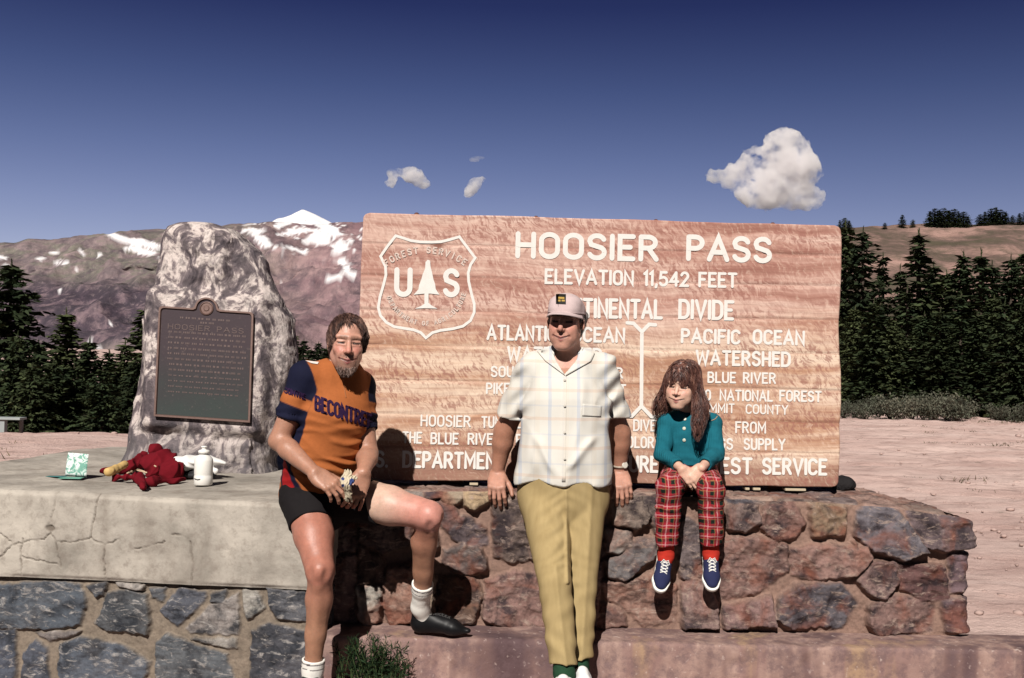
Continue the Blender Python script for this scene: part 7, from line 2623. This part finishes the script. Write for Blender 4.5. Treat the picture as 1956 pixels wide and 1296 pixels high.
WIL = foliage_mat("willow_leaves", (.060, .066, .046), (.095, .10, .075), (.11, .10, .075))
sk = []
for sd in (4, 9):
    V, F, Cz, st = shrub_mesh(sd)
    sk.append([V, F, Cz, st, None])
SHR = [(1612, 30.5, .75), (1632, 31, .8), (1655, 30, .7), (1678, 31.5, .9), (1700, 30.5, .95), (1722, 30, 1.0), (1742, 31, 1.1), (1764, 30.5, 1.05), (1786, 30, 1.1), (1808, 31, 1.0), (1828, 30.5, .95), (1846, 31.5, .8), (1905, 31, .7), (1935, 30.5, .8)]
for i, (px, d, s) in enumerate(SHR):
    q = P(px, 780, d)
    g = float(ground_z(np.array(q[0]), np.array(q[1])))
    root = thing("willow_shrub", "low grey green willow shrub at the foot of the conifers, %s counting from the sign" % ORD[i], "shrub", (q[0], q[1], g - .02), "willow shrubs below the conifers")
    k = sk[i % 2]
    if k[4] is None:
        a = mesh_obj("foliage", k[0], k[1], WIL, None, loc=(0, 0, 0), smooth=False, attrs={"zone": k[2]})
        b = k[3].build("stems", BARK, None)
        k[4] = [a, b]; cc = k[4]
    else:
        cc = [p.copy() for p in k[4]]
        for p in cc: C.objects.link(p)
    for p in cc: p.parent = root; p.location = (0, 0, 0)
    root.rotation_euler = (0, 0, trng.uniform(0, 6)); root.scale = (s, s, s * .95)


def cloud(name, label, blobs, seed, dist, dens, h=3.2, thick=.8, amp=5.0, ns=30.0):
    """A cumulus cloud: a lumpy volume of scattering droplets far beyond the mountain; blobs are (x, y, rx, ry) in px."""
    K = SDF()
    for (x, y, rx, ry) in blobs:
        K.ell((x, 0, -y), (rx * 1.12, (min(rx, ry) * thick + rx * .15) * 1.2, ry * 1.12), None, 9)
    K.disp(lambda p: np.zeros(len(p)))
    K.ops.pop()
    lo, hi = K.bounds()
    lo, hi = lo - 4 * h - amp, hi + 4 * h + amp
    D = K.field(lo, hi, h, 60.0)
    ax = [lo[i] + h * np.arange(D.shape[i]) for i in range(3)]
    g = np.stack([a.ravel() for a in np.meshgrid(*ax, indexing='ij')], 1)
    D = D + (-ridged(g / ns, 3, seed).reshape(D.shape) * amp * .8 + fbm(g / (ns * .4), 5, seed + 3, .65).reshape(D.shape) * amp * 1.0)
    V, F = surface_nets(D, lo, h)
    k = dist / FPX
    W = np.array([P(v[0], -v[2], dist + v[1] * k) for v in V])
    m = bpy.data.materials.new(name + "_vapour")
    m.use_nodes = True
    t = m.node_tree; t.nodes.clear()
    out = t.nodes.new("ShaderNodeOutputMaterial"); pv = t.nodes.new("ShaderNodeVolumePrincipled")
    t.links.new(pv.outputs[0], out.inputs["Volume"])
    pv.inputs["Color"].default_value = (1, .985, .99, 1)
    pv.inputs["Anisotropy"].default_value = 0.0
    tcn = t.nodes.new("ShaderNodeTexCoord"); nz = t.nodes.new("ShaderNodeTexNoise"); rp = t.nodes.new("ShaderNodeValToRGB"); mu = t.nodes.new("ShaderNodeMath")
    t.links.new(tcn.outputs["Object"], nz.inputs["Vector"]); nz.inputs["Scale"].default_value = 1 / (34 * k); nz.inputs["Detail"].default_value = 7; nz.inputs["Roughness"].default_value = .68
    t.links.new(nz.outputs["Fac"], rp.inputs[0]); t.links.new(rp.outputs[0], mu.inputs[0]); mu.operation = 'MULTIPLY'; mu.inputs[1].default_value = dens / k
    rp.color_ramp.elements[0].position = .41; rp.color_ramp.elements[1].position = .60
    t.links.new(mu.outputs[0], pv.inputs["Density"])
    c = W.mean(0)
    o = mesh_obj(name, W, F, m, loc=tuple(c))
    return props(o, label, "cloud")


cloud("cloud", "large white cumulus cloud above the right end of the sign", [(1500, 290, 40, 36), (1520, 318, 42, 36), (1498, 340, 48, 40), (1470, 372, 58, 22), (1530, 376, 40, 20), (1440, 362, 30, 16), (1432, 312, 20, 12), (1412, 330, 20, 11), (1384, 336, 24, 11), (1366, 342, 14, 10), (1446, 290, 15, 5), (1462, 330, 16, 14), (1400, 352, 20, 7)], 3, 5200, .09, amp=10.0)
cloud("cloud", "small white cloud between the boulder and the sign's top edge", [(790, 336, 17, 13), (776, 332, 12, 8), (804, 346, 10, 8), (812, 354, 7, 6), (754, 330, 12, 6), (750, 342, 6, 9), (746, 351, 7, 4)], 7, 5600, .14, 1.6, .8, 4.0, 14.0)
cloud("cloud", "smallest wisp of white cloud right of the small cloud", [(905, 354, 10, 10), (899, 365, 8, 7), (915, 347, 7, 5), (893, 372, 5, 4), (922, 343, 5, 3)], 9, 5600, .13, 1.5, .8, 3.4, 12.0)
cloud("cloud", "faint thin streak of cloud above the two small clouds", [(914, 302, 11, 3), (905, 306, 7, 2.6)], 11, 5800, .05, 1.3, .8, 1.2, 9.0)


# ================================================================== THINGS ON THE SLAB, WEEDS, PEBBLES
def slab_pt(px, py):
    """Where the sight line of a pixel meets the slab's top."""
    d = P(px, py, 1.0) - _L
    t = (.825 - _L[2]) / d[2]
    q = _L + d * t
    return np.array((q[0], q[1], .826)), t


def make_bottle():
    c, d = slab_pt(388, 927)
    root = thing("bottle", "white plastic drinking bottle standing in front of the white cloth cap", "bottle", tuple(c))
    k = d / FPX
    wp = plain("white_plastic", (.80, .78, .74), .4, .45, .03, 30, .05)
    b = MB()
    r = 17.5 * k
    b.lathe(c, [(r * .9, 0), (r, .004), (r, .040), (r * .97, .044), (r * .97, .05), (r, .054), (r, 46 * k), (r * .95, 50 * k), (r * .72, 55 * k), (r * .5, 58 * k), (r * .48, 60 * k)], 28)
    b.build("bottle_body", wp, root, smooth=True)
    b = MB()
    b.lathe(c + (0, 0, 60 * k), [(r * .62, 0), (r * .62, 5 * k), (r * .5, 6.5 * k), (r * .26, 7.5 * k), (r * .24, 11 * k), (r * .34, 11.5 * k), (r * .34, 14 * k), (r * .1, 14.4 * k)], 20)
    b.build("cap", wp, root, smooth=True)
    b = MB()
    b.tube([c + (-r * .75, -r * .78, 13 * k), c + (-r * .35, -r * 1.0, 11.5 * k), c + (-r * .05, -r * 1.04, 12.5 * k)], .0022, 5)
    b.build("dark_mark", plain("dark_scuff", (.05, .05, .05)), root)


make_bottle()


def cloth(name, label, cat, build, h, mat, hue=None, fold=None, group=None):
    K = SDF()
    build(K)
    if fold: K.disp(fold)
    V, F = K.mesh(h)
    lo = V.min(0); c = (V[:, 0].mean(), V[:, 1].mean(), lo[2])
    o = mesh_obj(name, V, F, mat, loc=c, attrs={"tint": hue(V)} if hue else None)
    return props(o, label, cat, group)


def white_cap(K):
    K.ell(P(362, 884, 5.42), (.085, .075, .040), None, .02)
    K.ell(P(341, 884, 5.38), (.030, .04, .022), None, .02)
    K.cap(P(400, 880, 5.42), P(428, 886, 5.42), .036, .008, .03, ((0, 0, 1), 1.15))
    K.cap(P(375, 896, 5.40), P(412, 902, 5.40), .022, .016, .02)


cloth("cloth_cap", "crumpled white cloth cap lying behind the white bottle at the boulder's foot", "cap", white_cap, .004, plain("white_cotton", (.80, .78, .76), .9, .1, .04, 40, .2),
      fold=lambda p: .006 * vnoise(p * np.array((18, 18, 30)), 3) + .004 * np.sin(p[:, 0] * 70 + p[:, 2] * 110 + 4 * vnoise(p * 14, 5)))


def black_bag(K):
    c, d = slab_pt(372, 914)
    K.cap(c + (-.045, .05, .022), c + (.06, .05, .024), .030, .034, .02)
    K.cap(c + (-.05, .0, .012), c + (.02, .02, .012), .014, .014, .02)


cloth("pouch", "small black pouch under the white cloth cap beside the red jacket", "pouch", black_bag, .004, plain("black_nylon", (.014, .014, .016), .6, .3, .3, 60, .3), fold=lambda p: .004 * vnoise(p * 40, 3))


def jacket(K):
    S = lambda x, y, dz=0.0, back=0.0: slab_pt(x, y)[0] + np.array((0, back, dz))
    K.cap(S(185, 912, .022, .10), S(232, 908, .030, .12), .020, .028, .03)
    K.cap(S(232, 908, .030, .12), S(268, 900, .075, .16), .026, .040, .03)
    K.ell(S(290, 915, .055, .14), (.098, .09, .075), None, .03)
    K.ell(S(275, 905, .105, .18), (.045, .05, .038), None, .03)
    K.ell(S(312, 920, .040, .12), (.060, .07, .050), None, .03)
    K.cap(S(215, 922, .016, .04), S(262, 924, .024, .04), .018, .022, .02).cap(S(262, 926, .03, .03), S(275, 938, .014, .0), .026, .016, .02)
    K.cap(S(285, 930, .018, .02), S(345, 922, .010, .05), .022, .010, .02)
    K.cap(S(178, 908, .02, .12), S(172, 911, .016, .1), .016, .012, .01)


def jfold(p):
    a = np.abs(np.sin(p[:, 0] * 34 - p[:, 2] * 22 + p[:, 1] * 12 + 3.4 * vnoise(p * 8, 5))) - .55
    b = np.abs(np.sin(p[:, 0] * -21 + p[:, 2] * 58 + 3.6 * vnoise(p * 11, 9))) - .55
    return .006 * vnoise(p * 13, 3) + .012 * a + .008 * b + .0015 * vnoise(p * 60, 8)


jk = cloth("jacket", "dark red jacket heaped on the concrete slab left of the white bottle", "jacket", jacket, .0045, plain("dark_red_wool", (.135, .006, .012), .9, .1, .2, 40, .3), fold=jfold)
jb = bvh_of(jk)
cream = plain("cream_trim", (.56, .42, .29), .85, .1, .15, 60, .2)
for nm, pts, r in (("trim", ((243, 905), (252, 901), (262, 897), (272, 899), (281, 903)), .0065), ("trim", ((252, 915), (256, 922), (258, 930), (260, 937)), .008), ("trim", ((207, 906), (200, 908), (195, 908)), .006), ("trim", ((222, 924), (228, 923), (232, 925)), .006), ("trim", ((295, 890), (299, 892)), .006)):
    q = []
    for x, y in pts:
        p, n = cast(jb, x, y)
        if p is not None: q.append(p + n * .001)
    if len(q) > 1:
        b = MB(); b.tube(q, [r * (.6 if i in (0, len(q) - 1) else 1) for i in range(len(q))], 7); o = b.build(nm, cream, jk, smooth=True)


def yellow(K):
    a = slab_pt(205, 922)[0] + (0, .02, .046); b = slab_pt(234, 915)[0] + (0, .03, .066)
    K.cap(a, b, .025, .020, .01, ((0, 0, 1), 1.2))


cloth("pouch", "pale yellow soft bundle tucked in the folds of the red jacket", "bundle", yellow, .003, plain("pale_yellow_cloth", (.62, .42, .17), .8, .2, .1, 40, .2), fold=lambda p: .004 * vnoise(p * 45, 3))


def make_booklet():
    c, d = slab_pt(145, 914)
    k = d / FPX
    root = thing("booklet", "green and white printed booklet standing half open on the slab left of the red jacket", "booklet", tuple(c))
    n = N("printed_page", .6, .3)
    v = n.coords(scale=(1, 1, 1))
    f = n.noise(v, 26, 4, .6, 1.5)
    c1 = n.mix(n.ramp(f, [(.44, 0.0), (.50, 1.0)]), (.16, .36, .29), (.70, .76, .74))
    g = n.noise(v, 60, 3, .6, 2.0)
    c1 = n.mix(n.ramp(g, [(.60, 0.0), (.64, .75)]), c1, (.07, .15, .13))
    n.color(c1)
    green = plain("green_cover", (.13, .34, .26), .5, .35, .1, 30, .1)

    def sheet(pts, name, mat, t=.0016, nn=10):
        """A page: a strip of points from bottom to top, swept between two edges, with thickness."""
        a, b = pts
        V = [lerp3(a[i], b[i], j / nn) for i in range(len(a)) for j in range(nn + 1)]
        V = np.array(V)
        F = grid_faces(len(a), nn + 1)
        V2 = V + np.array((0, t, t * .6))
        m = nn + 1; L = len(a)
        ring = [i * m for i in range(L)] + [(L - 1) * m + q for q in range(1, m)] + [i * m + nn for i in range(L - 2, -1, -1)] + [q for q in range(nn - 1, 0, -1)]
        ring = np.array(ring); nx_ = np.roll(ring, -1)
        return mesh_obj(name, np.concatenate([V, V2]), np.concatenate([F, F[:, ::-1] + len(V), np.stack([ring, ring + len(V), nx_ + len(V), nx_], 1)]), mat, root)
    o = lambda x, z, y=0.0: c + np.array((x * k, y, z * k))
    zz = np.linspace(0, 1, 8)
    left = [o(-24 + 2 * z, 3 + 44 * z, .02 + .015 * z * z) for z in zz]; right = [o(20 + 0 * z, 2 + 43 * z, .0 + .02 * z * z) for z in zz]
    sheet((left, right), "page", n.m)
    l2 = [o(-22 - 0 * t, 1.5 + .8 * math.sin(t * 3), .02 - .10 * t) for t in np.linspace(0, 1, 6)]; r2 = [o(21, 1.5 + 1.5 * math.sin(t * 3), .0 - .075 * t) for t in np.linspace(0, 1, 6)]
    sheet((l2, r2), "cover", green)
    l3 = [o(-64 + 0 * t, .8, .05 - .03 * t) for t in np.linspace(0, 1, 4)]; r3 = [o(-20, 2.2 + t, .05 - .10 * t) for t in np.linspace(0, 1, 4)]
    sheet((l3, r3), "cover", plain("blue_green_cover", (.07, .21, .20), .5, .35))


make_booklet()


def make_post():
    q = P(4, 838, 9.6)
    root = thing("post_and_rail", "pale weathered post with a thin plank rail at the photo's left edge before the trees", "fence", tuple(q))
    m = plain("bleached_timber", (.30, .33, .33), .9, .1, .2, 20, .3)
    k = 9.6 / FPX
    b = MB(); b.box(q + (0.0, 0, 18 * k), (13 * k, .06, 38 * k), None, .004); b.build("post", m, root)
    b = MB(); b.box(q + (-60 * k, .02, 38.5 * k), (195 * k, .14, 4.5 * k), None, .004); b.build("rail", m, root)
    b = MB(); b.box(q + (24 * k, .12, 17 * k), (5 * k, .04, 34 * k), None, .003); b.build("post", plain("grey_timber", (.2, .19, .18), .9, .1), root)
    b = MB(); b.box(q + (-140 * k, 0, 18 * k), (13 * k, .06, 38 * k), None, .004); b.build("post", m, root)


make_post()


def make_weeds():
    c = P(712, 1296, 4.50)
    c = np.array((c[0], c[1], .085))
    root = thing("weed_clump", "clump of dark green feathery weeds growing at the foot of the concrete ledge", "weeds", tuple(c))
    rng = np.random.RandomState(5)
    V, F, Cz = [], [], []
    st = MB()
    for k in range(75):
        x0 = rng.normal(0, .065); y0 = rng.uniform(-.06, .05)
        lean = rng.normal(0, .30) + x0 * 1.3; H = rng.uniform(.07, .21) * (1 - abs(x0) * 1.6)
        H = max(H, .05)
        p0 = np.array((x0, y0, 0)); tip = p0 + np.array((lean * H, rng.normal(-.05, .2) * H, H)); mid = (p0 + tip) / 2 + np.array((-lean * .12 * H, 0, .06 * H))
        pts = [p0 * (1 - t) ** 2 + 2 * mid * t * (1 - t) + tip * t * t for t in np.linspace(0, 1, 8)]
        st.tube([Vector(p + c) for p in pts], [.0022 * (1 - .75 * i / 7) for i in range(8)], 4, False)
        for i in range(int(30 * H / .15)):
            t = rng.uniform(.15, 1)
            p = p0 * (1 - t) ** 2 + 2 * mid * t * (1 - t) + tip * t * t
            e = _n((tip - p0) * .5 / H + rng.normal(0, .55, 3)); s = _n(np.cross(e, rng.normal(0, 1, 3)))
            sz = rng.uniform(.010, .022) * (1.15 - .5 * t)
            q = len(V)
            V += [p + c, p + e * sz + s * sz * .17 + c, p + e * sz * 2.1 + c, p + e * sz - s * sz * .17 + c]; F.append((q, q + 1, q + 2, q + 3))
            Cz += [(rng.uniform(.6, 1.5), rng.rand(), t)] * 4
    gm_ = foliage_mat("weed_leaves", (.012, .028, .012), (.026, .052, .020), (.038, .056, .024))
    mesh_obj("leaves", V, np.array(F), gm_, root, smooth=False, attrs={"zone": Cz})
    st.build("stems", plain("weed_stem", (.06, .09, .03)), root)


make_weeds()


def make_pebbles():
    rng = np.random.RandomState(9)
    bm = bmesh.new(); bmesh.ops.create_icosphere(bm, subdivisions=1, radius=1)
    bv = np.array([v.co[:] for v in bm.verts]); bf = np.array([[v.index for v in f.verts] for f in bm.faces]); bm.free()
    V, F, n = [], [], 0
    for i in range(2600):
        y = 5.6 + 26 * rng.rand() ** 1.6
        x = rng.uniform(-.2, .62) * y if rng.rand() < .85 else rng.uniform(-.55, -.2) * y
        if y < 6.2 and x < 2.2: continue
        z = float(ground_z(np.array(x), np.array(y)))
        r = rng.lognormal(-4.75, .6) * (1 + y * .02)
        v = bv * (1 + rng.normal(0, .16, (len(bv), 1))) * np.array((r * rng.uniform(.8, 1.5), r * rng.uniform(.8, 1.3), r * .6)) + (x, y, z + r * .15)
        V.append(v); F.append(bf + n); n += len(v)
    m = plain("pale_gravel", (.40, .29, .26), .95, .1, .4, 3, .3)
    o = mesh_obj("gravel", np.concatenate(V), np.concatenate(F), m, smooth=False)
    props(o, "loose stones scattered over the pink dirt", kind='stuff')


make_pebbles()


def make_tufts():
    rng = np.random.RandomState(19)
    V, F, Cz = [], [], []
    for i in range(420):
        y = 6.5 + 24 * rng.rand() ** 1.3
        x = rng.uniform(.36, .62) * y if rng.rand() < .75 else rng.uniform(-.55, -.22) * y
        if fbm(np.array([[x * .35, y * .5, 2.0]]), 2, 5)[0] < .0: continue
        z = float(ground_z(np.array(x), np.array(y)))
        s = rng.uniform(.02, .06) * (1 + y * .02)
        for k in range(16):
            a = rng.uniform(0, 6.28); e = np.array((math.cos(a) * .9, math.sin(a) * .5, rng.uniform(.3, 1.0))) * s
            p = np.array((x + rng.normal(0, s * 1.3), y + rng.normal(0, s), z)); sd = np.array((-math.sin(a), math.cos(a), 0)) * s * .10
            j = len(V)
            V += [p - sd, p + sd, p + e + sd * .2, p + e - sd * .2]; F.append((j, j + 1, j + 2, j + 3)); Cz += [(rng.uniform(.6, 1.4), rng.rand(), .5)] * 4
    m = foliage_mat("dry_grass", (.075, .065, .035), (.14, .115, .065), (.10, .075, .05))
    props(mesh_obj("grass", V, np.array(F), m, smooth=False, attrs={"zone": Cz}), "sparse dry grass tufts on the pink dirt", kind='stuff')


make_tufts()
